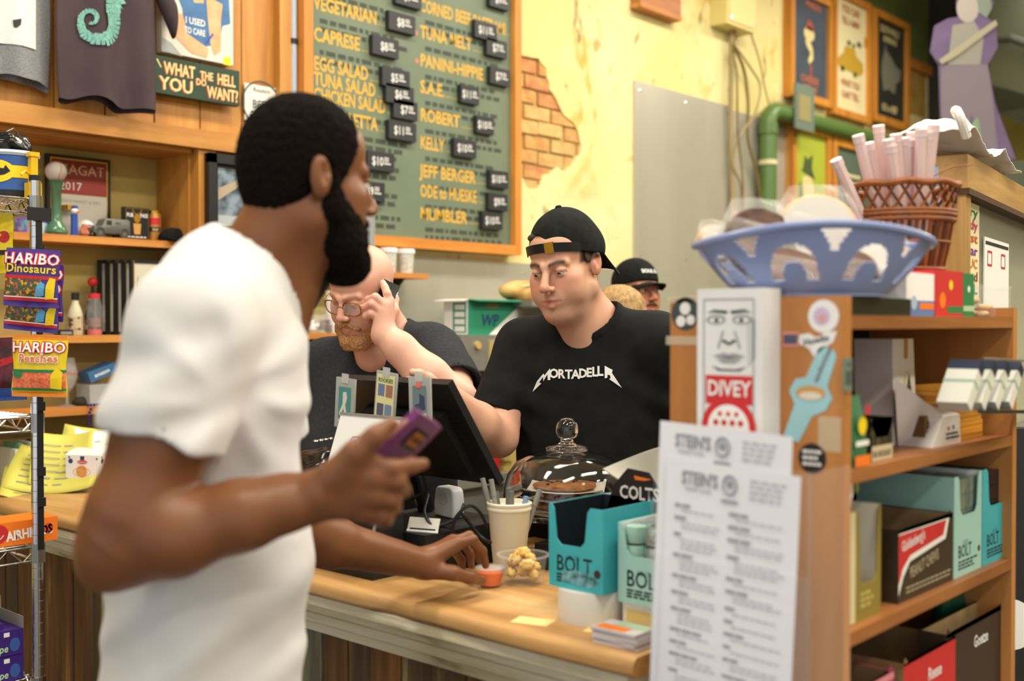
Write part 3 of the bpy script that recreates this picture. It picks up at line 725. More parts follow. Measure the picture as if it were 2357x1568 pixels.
def make_server():
    D0 = 2.74
    HA = face_dir(31, 14, -4); ho = PD(1300, 612, 2.72); TA = face_dir(16, 0, 0)
    neck = PD(1352, 738, 2.80); sr = PD(1212, 806, 2.87); sl = PD(1512, 796, 2.76); chest = PD(1362, 915, 2.82)
    pel = Vector(PD(1365, 1200, 2.86)); pel.z = .98
    p = thing('person', 'man in black shirt lettered MORTADELLA and backwards black cap, looking down behind counter', 'person', (pel.x, pel.y, 0))
    skin = lin('d2a084')
    hs = head_solid(w=1.0, lid=.0048, fat=.004, mouth=.0020, nose=1.03, jaw=1.03); hl = local(hs, ho, HA)
    s = Sdf(); s.u(hl, .01)
    nk0 = Vector(ho)+Vector(HA[1])*-.025+Vector(HA[2])*-.06
    s.u(rcone(nk0, Vector(neck)-UP*.01, .060, .066), .03); s.u(rcone(Vector(ho)+Vector(HA[1])*.02+Vector(HA[2])*-.10, Vector(neck)+Vector(TA[1])*.04-UP*.05, .040, .050), .03)
    for q in (sl, sr): s.u(rcone(neck, Vector(neck).lerp(q, .8)-UP*.01, .054, .040), .04)
    s.u(ell(Vector(chest)+UP*.03, (.15, .10, .13), TA), .05)
    lo, hi = bounds([ho, neck, sl, sr], .15); v, q = mesh_sdf(s, lo, hi, .0026)
    L = (v-np.array(ho))@np.array(HA).T
    def hf(L):
        x, y, z = L.T; side = sstep(.052, .060, np.abs(x))*sstep(.045, .030, y)*sstep(.004, .012, z)*sstep(-.035, -.01, y+.5*z+.02)
        back = sstep(-.026, -.040, y)*sstep(-.060, -.040, z)*(np.abs(x) < .0735); fr = sstep(.080, .090, z)*(y > .02)
        return np.maximum.reduce([side*.9, back, fr])
    c1 = head_colour(L, skin, lip=lin('b4675c'), cheek=lin('cf8a74'), brow=lin('3a2a20'), stubble=lin('9c7d6a'), hair=lin('2c2019'), hair_fn=hf, brow_t=1.35)
    # right arm reaching for the screen
    el = PD(1148, 1008, 2.74); wr = PD(1020, 905, 2.55)
    a = Sdf(); limb(a, [sr, PD(1160, 930, 2.80), el], [.060, .054, .045], .02); limb(a, [el, PD(1100, 975, 2.66), wr], [.045, .048, .029], .02)
    mc = [PD(975, 885, 2.48), PD(968, 900, 2.475), PD(968, 914, 2.48), PD(972, 928, 2.49)]
    for m_ in mc: a.u(rcone(wr, m_, .020, .0135), .015)
    fingers(a, [[m_, Vector(m_)+Vector(d)*.045, Vector(m_)+Vector(d)*.070-UP*.006, Vector(m_)+Vector(d)*.088-UP*.016] for m_, d in zip(mc, [(-.35, .75, .15), (-.40, .80, .05), (-.40, .8, -.05), (-.35, .8, -.15)])], k=.005)
    a.chain([wr, PD(985, 872, 2.51), PD(965, 862, 2.47), PD(950, 858, 2.44)], [.02, .0135, .0110, .0092], .01)
    lo, hi = bounds([sr, el, wr, mc[0], PD(930, 900, 2.40)], .10); v2, q2 = mesh_sdf(a, lo, hi, .0038)
    c2 = np.array(lin('d6a388'))*(1+nz(v2, 60)[:, None]*.04)
    # left arm hanging behind the shelf unit
    b = Sdf(); e2 = PD(1560, 1030, 2.78); w2 = PD(1500, 1190, 2.60)
    limb(b, [sl, e2, w2], [.060, .046, .028], .02); h0 = Vector(w2); fd = (Vector(w2)-Vector(e2)).normalized(); sd = fd.cross(Vector(TA[1])).normalized()
    for i in range(4):
        m_ = h0+fd*.085+sd*(i-1.5)*.021; b.u(rcone(h0, m_, .020, .0135), .015)
        b.chain([m_, m_+fd*.042, m_+fd*.062+Vector(TA[1])*.012, m_+fd*.070+Vector(TA[1])*.026], [.0105, .0095, .0085, .0075], .005)
    b.chain([h0+fd*.02-sd*.02, h0+fd*.055-sd*.045, h0+fd*.085-sd*.050], [.016, .012, .009], .01)
    lo, hi = bounds([sl, e2, w2, h0+fd*.16], .09); v3, q3 = mesh_sdf(b, lo, hi, .0050)
    sdf_obj('body', [(v, q, c1), (v2, q2, c2), (v3, q3, np.tile(np.array(lin('d6a388')), (len(v3), 1)))], skin_mat('fair_skin'), p)
    eyes(p, ho, HA, (0.15, 1, -.75))
    # shirt
    dims = dict(pel=(.175, .135), waist=(.180, .140), chest=(.182, .125), ch=.20, sh=.060, trap=.060, wt=.5, belly=.01, grow=.010)
    t = Sdf(); torso_solid(t, TA, pel, chest, neck, sl, sr, dims)
    se = PD(1143, 960, 2.79); sleeve(t, sr, se, .080, .068, .007, .035); se2 = PD(1545, 985, 2.80); sleeve(t, sl, se2, .080, .070, .007, .035)
    nck = rcone(Vector(neck)+Vector(TA[1])*.040+UP*.032, Vector(neck)-Vector(TA[1])*.030+UP*.16, .078, .080)
    ax1 = (Vector(se)-Vector(sr)).normalized(); ax2 = (Vector(se2)-Vector(sl)).normalized(); fr = npv(TA[1]); sdv = npv(TA[0])
    i1 = rcone(Vector(sr).lerp(se, .8), Vector(se)+ax1*.06, .062, .062); i2 = rcone(Vector(sl).lerp(se2, .8), Vector(se2)+ax2*.06, .062, .062)
    def shirt(P):
        d = t(P); z = P[:, 2]; q = P-npv(chest); sx = q@sdv
        d = d+np.sin(26*sx+14*z+2*np.sin(7*z))*.0035*sstep(1.35, 1.1, z)+.0022*nz(P, 22)
        for pt in (PD(1205, 930, 2.78), PD(1530, 930, 2.72)): d = d+np.sin(70*z-40*sx)*.005*np.exp(-((P-npv(pt))**2).sum(1)/.006)
        col = np.maximum(d-.0035, np.abs(nck(P)-.008)-.008); d = np.minimum(d, col); d = np.maximum(d, -nck(P))
        return np.maximum(d, .92-z)
    lo, hi = bounds([sr, sl, neck, chest, se, se2, (pel.x, pel.y, .95)], .2); lo[2] = .90
    v, q = mesh_sdf(shirt, lo, hi, .0044)
    sdf_obj('t_shirt', [(v, q, None)], mat('black_cotton', '0f1011', .88, col2='161718', scale=30, bump=.15, bscale=900, spec=.25), p)
    # MORTADELLA across the chest, in spiky letters
    cz = chest.dot(FH)
    def tw(x, y): return PD(1040+x/2.529, 460-y/2.529, 2.35)
    bm = B()
    for ch, x, y, hh, ws in (('O', 571, 1036, 62, .92), ('R', 622, 1038, 60, .92), ('T', 672, 1041, 60, .95), ('A', 718, 1041, 60, .95), ('D', 767, 1034, 60, .9), ('E', 808, 1029, 60, .9), ('L', 846, 1025, 62, .95), ('L', 881, 1021, 64, .95)):
        text_bm(bm, ch, hh*1.38, None, bold=.035, xs=ws, align='CENTER', x=x, y=-y, depth=0)
    for poly in ([(425, 1132), (455, 1060), (500, 1008), (508, 1020), (545, 972), (548, 1052), (530, 1052), (528, 1012), (500, 1060), (497, 1030), (470, 1070), (487, 1074)],
                 [(912, 956), (965, 984), (960, 1004), (1026, 1104), (940, 1044), (951, 1040), (948, 1020), (930, 1016), (930, 1036), (912, 1040)]):
        flat(bm, None, [(x, -y) for x, y in poly], 0)
    print_on('shirt_lettering', bm, shirt, tw, ray(1330, 870), mat('white_shirt_print', 'd9d9d6', .7), p, off=.0028, cell=12)
    # the cap, worn backwards: crown, button, strap with buckle, peak down the neck
    capm = mat('black_twill', '121413', .92, col2='1b1e1c', scale=60, bump=.25, bscale=1200, spec=.2)
    k = Sdf(); k.u(ell((0, -.020, .040), (.084, .106, .100)), .01); k.u(ell((0, -.035, .030), (.085, .096, .060)), .02)
    k.i(half((0, .088, .050), (0, .28, -1)), .004)
    k.s(ell((0, -.019, .034), (.0775, .0995, .0895)), .003)
    k.s(ell((.030, .085, .064), (.034, .06, .026)), .004)
    kl = local(k, ho, HA); lo, hi = bounds([ho], .16); v, q = mesh_sdf(lambda P: kl(P)+.0009*nz(P, 40), lo, hi, .0025)
    sdf_obj('cap', [(v, q, None)], capm, p)
    M = Matrix([(HA[0][i], HA[1][i], HA[2][i], ho[i]) for i in range(3)]+[(0, 0, 0, 1)])
    bm = B()
    lathe(bm, [(0, .006), (.006, .005), (.009, 0), (.008, -.003)], (0, -.02, .140), 14); bm.transform(M); obj('cap_button', bm, capm, p, world=True, smooth=True)
    bm = B(); pk = []
    def peak(u, v_):
        a = (u-.5)*1.9; r0 = .098+.075*v_*math.cos(a*.8)**.5; return Vector((math.sin(a)*.086*(1+v_*.15), -.020-math.cos(a)*r0, .004-.050*v_-.02*abs(u-.5)*v_-.030*(1-math.cos(a))*0))
    grid(bm, peak, 16, 6, .004); bm.transform(M); obj('cap_peak', bm, capm, p, world=True, smooth=True)
    bm = B(); nS = 26
    def strap(u, v_):
        a = math.radians(-58+116*u); return Vector((.0845*math.sin(a)*1.0, -.018+.1100*math.cos(a), .050+.022*v_-.030*(1-math.cos(a))))
    grid(bm, strap, nS, 2, .003); bm.transform(M); obj('cap_strap', bm, mat('black_leather', '0d0f12', .5), p, world=True, smooth=True)
    a = math.radians(-12); cpt = Vector((.0845*math.sin(a), -.018+.1100*math.cos(a), .060)); 
    bm = B(); box(bm, -.0105, .0105, -.002, .004, -.0115, .0115, Matrix.Translation(cpt) @ Matrix.Rotation(-a, 4, 'Z')); bm.transform(M); obj('cap_buckle', bm, M_gold, p, world=True, bevel=.0012)
    # hair in the gap above the strap and at the temples
    hm = mat('dark_brown_hair', '2a1e17', .7, col2='4a3628', scale=300, bump=.5, bscale=700)
    for nm, c, r in (('fringe_hair', (.032, .047, .083), (.028, .017, .012)), ('temple_hair', (-.0725, .006, .020), (.0045, .020, .018)), ('temple_hair', (.0725, .006, .020), (.0045, .020, .018)), ('back_hair', (0, -.060, -.008), (.066, .052, .040))):
        hl2 = local(ell(c, r), ho, HA); v, q = mesh_sdf(lambda P: hl2(P)+.0014*nz(P*np.array([1, 1, .35], dtype=F4), 420), lo, hi, .0028); sdf_obj(nm, [(v, q, None)], hm, p)
    legs(p, pel, TA, mat('black_trousers', '1a1b1e', .85), M_black, grow=.01)
    return p

# ================================================================== bald man on the phone
def make_phone_man():
    HA = face_dir(33, 27, 6); ho = PD(834, 668, 3.12); TA = face_dir(12, 6, 0)
    neck = PD(878, 772, 3.25); sl = PD(992, 822, 3.20); sr = PD(752, 850, 3.36); chest = PD(872, 960, 3.30); pel = Vector(PD(885, 1250, 3.36)); pel.z = .98
    p = thing('person', 'bald man with glasses and ginger beard in dark grey shirt, phone at his ear', 'person', (pel.x, pel.y, 0))
    skin = lin('d8a48e')
    hs = head_solid(w=1.04, lid=.0060, fat=.008, nose=1.0, jaw=1.08); hl = local(hs, ho, HA); s = Sdf(); s.u(hl, .01)
    nk0 = Vector(ho)+Vector(HA[1])*-.03+Vector(HA[2])*-.055
    s.u(rcone(nk0, neck, .066, .076), .03); s.u(rcone(Vector(ho)+Vector(HA[1])*.02+Vector(HA[2])*-.10, Vector(neck)+Vector(TA[1])*.05-UP*.05, .050, .06), .03)
    for q in (sl, sr): s.u(rcone(neck, Vector(neck).lerp(q, .8)-UP*.01, .062, .046), .04)
    s.u(ell(Vector(chest)+UP*.03, (.17, .12, .13), TA), .05)
    lo, hi = bounds([ho, neck, sl, sr], .16); v, q = mesh_sdf(s, lo, hi, .0028)
    L = (v-np.array(ho))@np.array(HA).T
    c1 = head_colour(L, skin, lip=lin('c98a80'), cheek=lin('dd9a86'), brow=lin('a87c5c'))
    el = PD(1052, 925, 2.99); wr = PD(884, 770, 3.01)
    a = Sdf(); limb(a, [sl, PD(1030, 880, 3.10), el], [.070, .066, .055], .02); limb(a, [el, PD(985, 868, 2.985), PD(920, 802, 3.0), wr], [.054, .056, .042, .034], .02)
    mc = [PD(896, 694, 3.015), PD(888, 704, 3.005), PD(880, 718, 3.005), PD(873, 733, 3.01)]
    for m_ in mc: a.u(rcone(wr, m_, .026, .0145), .015)
    fingers(a, [[mc[0], PD(891, 676, 3.012), PD(886, 662, 3.022), PD(881, 651, 3.03)],
                [mc[1], PD(864, 684, 2.998), PD(848, 690, 3.015), PD(849, 704, 3.035)],
                [mc[2], PD(856, 700, 2.995), PD(841, 708, 3.010), PD(843, 722, 3.030)],
                [mc[3], PD(855, 722, 3.000), PD(843, 728, 3.012), PD(845, 740, 3.028)]], r=(.0120, .0105, .0095, .0085), k=.005, sc=1.05)
    a.chain([PD(888, 745, 3.03), PD(905, 715, 3.05), PD(908, 690, 3.07), PD(904, 672, 3.075)], [.020, .0145, .0115, .0095], .01)
    lo, hi = bounds([sl, el, wr, mc[0], PD(838, 700, 3.0)], .085); v2, q2 = mesh_sdf(a, lo, hi, .0030)
    c2 = np.array(lin('dba892'))*(1+nz(v2, 60)[:, None]*.04); c2 += (np.array(lin('d98f80'))-c2)*(.35*np.exp(-((v2-npv(PD(845, 715, 3.0)))**2).sum(1)/.0012))[:, None]
    b = Sdf(); e2 = PD(722, 1030, 3.36); w2 = PD(760, 1130, 3.08); limb(b, [sr, e2, w2], [.068, .052, .032], .02)
    fd = (Vector(w2)-Vector(e2)).normalized(); sd = fd.cross(UP).normalized()
    for i in range(4):
        m_ = Vector(w2)+fd*.085+sd*(i-1.5)*.022; b.u(rcone(w2, m_, .022, .014), .015); b.chain([m_, m_+fd*.04-UP*.006, m_+fd*.06-UP*.02, m_+fd*.066-UP*.036], [.011, .010, .009, .008], .005)
    b.chain([Vector(w2)+fd*.02+sd*.02, Vector(w2)+fd*.055+sd*.048, Vector(w2)+fd*.085+sd*.055], [.017, .013, .010], .01)
    lo, hi = bounds([sr, e2, w2, Vector(w2)+fd*.15], .09); v3, q3 = mesh_sdf(b, lo, hi, .0055)
    sdf_obj('body', [(v, q, c1), (v2, q2, c2), (v3, q3, np.tile(np.array(skin), (len(v3), 1)))], skin_mat('pink_skin', .45), p)
    eyes(p, ho, HA, (0.1, 1, -.8), '4a5a66')
    # beard
    h = Sdf()
    for g in (-1, 1):
        h.chain([(g*.077, .006, -.018), (g*.072, .020, -.055), (g*.052, .052, -.098), (g*.020, .080, -.122)], [.0045, .013, .022, .026], .018)
        h.u(rcone((0, .103, -.0535), (g*.030, .088, -.072), .0075, .0075), .008); h.u(ell((g*.042, .060, -.088), (.020, .020, .022)), .02)
    h.u(ell((0, .082, -.118), (.034, .026, .030)), .02); h.s(ell((0, .112, -.0715), (.022, .02, .0065)), .004)
    hw = local(h, ho, HA); lo, hi = bounds([ho], .17)
    v, q = mesh_sdf(lambda P: hw(P)+.0022*nz(P*np.array([1, 1, .4], dtype=F4), 330)+.0010*nz(P, 600, 2), lo, hi, .0026)
    sdf_obj('beard', [(v, q, None)], mat('ginger_beard', 'a86a38', .8, col2='d8a878', scale=260, bump=.6, bscale=600, detail=5, contrast=(.35, .62)), p)
    # glasses
    M = Matrix([(HA[0][i], HA[1][i], HA[2][i], ho[i]) for i in range(3)]+[(0, 0, 0, 1)])
    tort = mat('tortoise_frame', '6a3416', .3, col2='b87a34', scale=60)
    g_ = None
    bm = B()
    for g in (-1, 1):
        tube(bm, [(g*.034+.0265*math.copysign(abs(math.cos(t_))**.75, math.cos(t_)), .1035-.010*abs(g*.034+.0265*math.cos(t_))/.06, -.008+.0205*math.copysign(abs(math.sin(t_))**.75, math.sin(t_))) for t_ in [2*math.pi*i/32 for i in range(32)]], .0019, 8, closed=True)
    tube(bm, [(-.009, .1035, -.001), (0, .1065, .001), (.009, .1035, -.001)], .0018, 8); bm.transform(M); fr_ = obj('glasses', bm, tort, p, world=True, smooth=True)
    for g in (-1, 1):
        bm = B(); tube(bm, [(g*.061, .093, .002), (g*.076, .080, .004), (g*.084, .02, .008), (g*.085, -.012, .006), (g*.083, -.026, -.010)], .0016, 8); bm.transform(M); obj('temple_arm', bm, M_gold, fr_, world=True, smooth=True)
        bm = B(); prism(bm, [(.0255*math.cos(2*math.pi*i/24), .0195*math.sin(2*math.pi*i/24)) for i in range(24)], M @ frame_of((g*.034, .0985, -.008), (1, -.15*g, 0), (0, 0, 1)), .0010); obj('lens', bm, mat('spectacle_lens', 'ffffff', .02, alpha=.10), fr_, world=True)
    # shirt
    dims = dict(pel=(.21, .19), waist=(.23, .20), chest=(.205, .15), ch=.21, sh=.072, trap=.072, wt=.5, belly=.05, grow=.010)
    t = Sdf(); torso_solid(t, TA, pel, chest, neck, sl, sr, dims)
    se = PD(1046, 902, 3.05); sleeve(t, sl, se, .096, .084, .008, .04); se2 = PD(733, 985, 3.36); sleeve(t, sr, se2, .092, .078, .008, .04)
    nck = rcone(Vector(neck)+Vector(TA[1])*.065+UP*.02, Vector(neck)-Vector(TA[1])*.055+UP*.16, .086, .090)
    ax1 = (Vector(se)-Vector(sl)).normalized(); i1 = rcone(Vector(sl).lerp(se, .7), Vector(se)+ax1*.06, .073, .074); sdv = npv(TA[0])
    def shirt(P):
        d = t(P); z = P[:, 2]; sx = (P-npv(chest))@sdv
        d = d+.0035*nz(P, 18)+np.sin(60*z+45*sx+2*np.sin(20*z))*.005*np.exp(-((P-npv(PD(985, 850, 3.08)))**2).sum(1)/.012)+np.sin(30*sx-16*z)*.003*sstep(1.35, 1.15, z)
        d = np.minimum(d, np.maximum(d-.0022, np.abs(nck(P)-.008)-.008)); d = np.maximum(d, -nck(P))
        return np.maximum(d, .92-z)
    lo, hi = bounds([sr, sl, neck, chest, se, se2, (pel.x, pel.y, .95)], .27); lo[2] = .90
    v, q = mesh_sdf(shirt, lo, hi, .0058)
    sdf_obj('t_shirt', [(v, q, None)], mat('charcoal_cotton', '2a2c30', .9, col2='323438', scale=120, bump=.15, bscale=900, spec=.2), p)
    legs(p, pel, TA, mat('dark_trousers', '23242a', .85), M_black, grow=.04, hipd=.15)
    # his handset
    c = PD(888, 684, 3.055); d_ = (Vector(PD(893, 655, 3.065))-Vector(PD(872, 700, 3.045))).normalized(); nn = (CAM-Vector(c)).normalized(); M = frame_of(c, d_.cross(nn), d_)
    ph = thing('phone', 'black phone held to the bald man\'s ear', 'phone'); ph.matrix_basis = M @ Matrix.Translation((0, -.078, 0))
    bm = B(); box(bm, -.024, .024, .02, .122, -.006, .006); obj('case', bm, mat('gloss_black', '0c0e10', .15), ph, bevel=.004, smooth=True)
    bm = B(); box(bm, -.021, .021, .026, .116, -.0066, -.006); obj('screen', bm, mat('phone_screen', '08090b', .05), ph)
    bm = B(); box(bm, .0235, .0252, .085, .105, -.002, .002); obj('side_button', bm, M_chrome, ph)
    return p

# ================================================================== man in the cap by the steel wall, and the fair-haired person before him
def make_far_people():
    HA = face_dir(-32, -2, 0); ho = PD(1466, 672, 4.55); TA = face_dir(-20); neck = PD(1452, 735, 4.60); sl = PD(1545, 790, 4.5); sr = PD(1365, 790, 4.75); chest = PD(1455, 860, 4.64); pel = Vector(chest); pel.z = 1.0
    p = thing('person', 'man with moustache in black cap with white lettering, before the steel wall', 'person', (pel.x, pel.y, 0))
    s = Sdf(); s.u(local(head_solid(lid=0, mouth=.004), ho, HA), .01); s.u(rcone(Vector(ho)-UP*.06, neck, .056, .062), .03)
    for q in (sl, sr): s.u(rcone(neck, Vector(neck).lerp(q, .9), .058, .05), .05)
    ar = [[sl, PD(1560, 930, 4.45), PD(1500, 960, 4.25), PD(1480, 965, 4.17)], [sr, PD(1360, 930, 4.75), PD(1400, 990, 4.50), PD(1415, 995, 4.42)]]
    for c in ar: s.chain(c, [.055, .043, .028, .030], .02)
    lo, hi = bounds([ho, neck, sl, sr]+ar[0]+ar[1], .13); v, q = mesh_sdf(s, lo, hi, .0042); L = (v-np.array(ho))@np.array(HA).T
    c1 = head_colour(L, lin('c98a6c'), lip=lin('b0584c'), cheek=lin('c97860'), brow=lin('4a3020'), stubble=lin('9a6a50'))
    sdf_obj('body', [(v, q, c1)], skin_mat('fair_skin'), p); eyes(p, ho, HA, (-.3, 1, 0))
    h = Sdf(); h.u(rcone((0, .104, -.052), (.026, .092, -.060), .0075, .005), .006); h.u(rcone((0, .104, -.052), (-.026, .092, -.060), .0075, .005), .006)
    hl = local(h, ho, HA); lo, hi = bounds([ho], .17); v, q = mesh_sdf(lambda P: hl(P)+.001*nz(P, 400), lo, hi, .003); brn = mat('brown_hair', '5a3a22', .7, col2='7a5230', scale=200, bump=.4)
    sdf_obj('moustache', [(v, q, None)], brn, p)
    h = Sdf(); h.u(ell((0, -.03, .01), (.078, .088, .07)), .01); h.s(ell((0, .10, -.02), (.12, .105, .12)), .01); h.i(half((0, 0, -.05), (0, 0, -1)), .01); hl = local(h, ho, HA)
    v, q = mesh_sdf(lambda P: hl(P)+.0015*nz(P, 300), lo, hi, .004); sdf_obj('hair', [(v, q, None)], brn, p)
    capm = mat('black_twill')
    k = Sdf(); k.u(ell((0, -.014, .040), (.086, .112, .100)), .01); k.i(half((0, .09, .040), (0, .15, -1)), .004); k.s(ell((0, -.018, .034), (.077, .099, .089)), .003)
    kl = local(k, ho, HA); v, q = mesh_sdf(kl, lo, hi, .004); sdf_obj('cap', [(v, q, None)], capm, p)
    M = Matrix([(HA[0][i], HA[1][i], HA[2][i], ho[i]) for i in range(3)]+[(0, 0, 0, 1)])
    bm = B()
    def peak(u, v_):
        a = (u-.5)*2.0; r0 = .094+.080*v_*math.cos(a*.8)**.5; return Vector((math.sin(a)*.086*(1+v_*.1), -.018+math.cos(a)*r0, .036-.010*v_-.022*(2*abs(u-.5))**2))
    grid(bm, peak, 14, 5, .004); bm.transform(M); obj('cap_peak', bm, capm, p, world=True, smooth=True)
    bm = B(); text_bm(bm, 'SOUL SL', .020, None, bold=.03, align='CENTER')
    print_on('cap_lettering', bm, kl, lambda x, y: Vector(ho)-Vector(HA[0])*x+Vector(HA[1])*.16+Vector(HA[2])*(y+.072), -Vector(HA[1]), M_white, p, off=.002, cell=.008)
    t = Sdf(); torso_solid(t, TA, pel, chest, neck, sl, sr, dict(pel=(.16, .12), waist=(.16, .12), chest=(.17, .12), grow=.01))
    for c in ar: t.u(rcone(c[0], Vector(c[0]).lerp(c[1], .7), .078, .068), .03)
    nk = rcone(Vector(neck)-UP*.1+Vector(TA[1])*.02, Vector(neck)+UP*.1, .07, .07)
    lo, hi = bounds([sl, sr, chest, neck, pel, ar[0][1], ar[1][1]], .2); lo[2] = .90; v, q = mesh_sdf(lambda P: np.maximum(np.maximum(t(P)+.003*nz(P, 20), -nk(P)), .92-P[:, 2]), lo, hi, .008)
    sdf_obj('t_shirt', [(v, q, None)], mat('navy_cotton', '1e222a', .9), p)
    legs(p, pel, TA, mat('dark_trousers'), M_black)
    # fair-haired person, mostly hidden
    HA = face_dir(140, 18, 0); ho = PD(1418, 752, 3.75); TA = face_dir(150); neck = PD(1424, 815, 3.72); sl = PD(1340, 880, 3.72); sr = PD(1510, 880, 3.70); chest = PD(1425, 970, 3.72); pel = Vector(chest); pel.z = .95
    p = thing('person', 'person with fair hair bent down behind the man in the backwards cap', 'person', (pel.x, pel.y, 0))
    s = Sdf(); s.u(local(head_solid(), ho, HA), .01); s.u(rcone(Vector(ho)-UP*.06, neck, .052, .056), .03)
    for q in (sl, sr): s.u(rcone(neck, Vector(neck).lerp(q, .9), .054, .046), .05); s.chain([q, Vector(q)-UP*.28, Vector(q)-UP*.45+Vector(TA[1])*.12, Vector(q)-UP*.50+Vector(TA[1])*.2], [.05, .04, .028, .03], .02)
    lo, hi = bounds([ho, neck, sl, sr, Vector(sl)-UP*.5+Vector(TA[1])*.25, Vector(sr)-UP*.5+Vector(TA[1])*.25], .12); v, q = mesh_sdf(s, lo, hi, .006)
    sdf_obj('body', [(v, q, head_colour((v-np.array(ho))@np.array(HA).T, lin('d6a68c')))], skin_mat('fair_skin'), p); eyes(p, ho, HA)
    h = Sdf(); h.u(ell((0, -.022, .040), (.084, .105, .096)), .01); h.u(ell((0, -.06, -.02), (.07, .06, .075)), .03); h.s(ell((0, .11, -.02), (.12, .10, .115)), .01)
    hl = local(h, ho, HA); lo, hi = bounds([ho], .17); v, q = mesh_sdf(lambda P: hl(P)+.003*nz(P*np.array([1, 1, .4], dtype=F4), 130), lo, hi, .005)
    sdf_obj('hair', [(v, q, None)], mat('fair_hair', '8a6a40', .6, col2='b8935c', scale=90, stretch=(1, 1, .3), bump=.4), p)
    t = Sdf(); torso_solid(t, TA, pel, chest, neck, sl, sr, dict(pel=(.15, .11), waist=(.14, .11), chest=(.15, .11), grow=.01)); 
    for q_ in (sl, sr): t.u(rcone(q_, Vector(q_)-UP*.2, .07, .06), .03)
    lo, hi = bounds([sl, sr, chest, neck, pel], .2); lo[2] = .85; nk = rcone(Vector(neck)-UP*.1, Vector(neck)+UP*.1, .065, .065); v, q = mesh_sdf(lambda P: np.maximum(np.maximum(t(P), -nk(P)), .87-P[:, 2]), lo, hi, .009)
    sdf_obj('t_shirt', [(v, q, None)], mat('navy_cotton'), p); legs(p, pel, TA, mat('dark_trousers'), M_black)
make_customer(); make_server(); make_phone_man(); make_far_people()
# ------------------------------------------------------------------ things on the counter
def on_plane(px, py, M):
    """pixel -> local xy on the plane z=0 of frame M"""
    n = Vector((M[0][2], M[1][2], M[2][2])); o = M.translation; r = ray(px, py); p = CAM+r*((o-CAM).dot(n)/r.dot(n)); q = M.inverted() @ p; return q.x, q.y
def part_text(parent, M, body, size, m, name='lettering', **k):
    bm = B(); text_bm(bm, body, size, M, **k); return obj(name, bm, m, parent, world=True)
def part_flat(parent, M, polys, m, name, depth=.0004, kind=None):
    bm = B()
    for i, p in enumerate(polys): flat(bm, M, p, depth)
    return obj(name, bm, m, parent, world=True, kind=kind)
# till screen seen from the back, cards taped to it
TL, BRp = Vector((1.62, 1.992, 1.374)), Vector((1.777, 1.636, 1.150))
u = Vector((-.157, 0, .224)).normalized(); Mm = frame_of(Vector((1.777, 1.992, 1.150)), (0, -1, 0), u); mw, mh = .356, .274
t = thing('till_screen', 'black till touchscreen seen from behind with cards taped along its top', 'monitor', (1.74, 1.81, TOPZ))
bm = B(); box(bm, 0, mw, 0, mh, -.018, 0); bm.transform(Mm); obj('housing', bm, M_black, t, world=True, bevel=.006)
bm = B(); box(bm, .012, mw-.012, .012, mh-.012, -.0195, -.018); bm.transform(Mm); obj('screen', bm, mat('till_glass', '0c1418', .08), t, world=True)
bm = B(); box(bm, .05, mw-.05, .035, mh-.075, 0, .020); bm.transform(Mm); bk = obj('back_cover', bm, mat('matt_black', '131415', .55), t, world=True, bevel=.008)
for k in range(11): bm = B(); box(bm, .27, .34, .10+k*.007, .1035+k*.007, 0, .0012) if k < 0 else box(bm, mw-.062-.001*k, mw-.012-.001*k, .125+k*.006, .1275+k*.006, 0, .0016); bm.transform(Mm); obj('vent_slot', bm, mat('slot_black', '050505', .8), t, world=True)
bm = B(); cyl(bm, (1.82, 1.91, 1.06), (1.765, 1.91, 1.20), .020, seg=16); obj('stand_neck', bm, M_black, t, world=True)
bm = B(); box(bm, 1.607, 1.88, 1.69, 1.96, TOPZ, 1.058); tb = thing('cash_drawer', 'low black till box under the touchscreen', 'till', (1.74, 1.83, TOPZ)); obj('box', bm, mat('matt_black'), tb, world=True, bevel=.008)
bm = B(); box(bm, 1.604, 1.608, 1.71, 1.94, .985, 1.045); obj('drawer_front', bm, M_black, tb, world=True, bevel=.002); bm = B(); cyl(bm, (1.600, 1.83, 1.015), (1.605, 1.83, 1.015), .009, seg=14); obj('lock', bm, M_chrome, tb, world=True)
# taped cards
slab = mat('card_slab', 'c8ccc8', .15, alpha=.55); tape = mat('clear_tape', 'd0d4d2', .2, alpha=.6)
cards = [((797, 928), -4, 'clear-cased card of a ballplayer on teal taped to till screen', [('teal_field', '4a8c8c', rect(-.022, .022, -.034, .036)), ('player', 'd8d0c4', [(-.006, .024), (.006, .026), (.010, .012), (.004, -.004), (.012, -.030), (.004, -.032), (-.002, -.012), (-.014, -.030), (-.018, -.024), (-.006, -.002)]), ('caption_bar', 'e8e4dc', rect(-.020, .020, -.043, -.038))]),
         ((890, 916), -6, 'cream rookie card with four portraits taped to till screen', [('cream_front', 'e0d8a0', rect(-.030, .030, -.050, .050))]+[('portrait', c, rect(x-.011, x+.011, y-.013, y+.013)) for (x, y), c in zip(((-.013, .016), (.014, .016), (-.013, -.026), (.014, -.026)), ('6a7ca0', 'a07060', '5a5a78', '7088a8'))]),
         ((970, 928), 2, 'clear-cased card with pink sticker taped to till screen', [('grey_field', '6c8088', rect(-.022, .022, -.034, .036)), ('player', '3a4664', [(.0, .020), (.016, .014), (.018, -.012), (.004, -.02), (-.014, -.012), (-.016, -.004), (.0, .0)]), ('white_band', 'e0e0dc', [(-.022, -.034), (.022, -.034), (.022, -.020), (-.004, -.024)]), ('pink_sticker', 'ee6a5c', rect(-.008, .006, .032, .044))])]
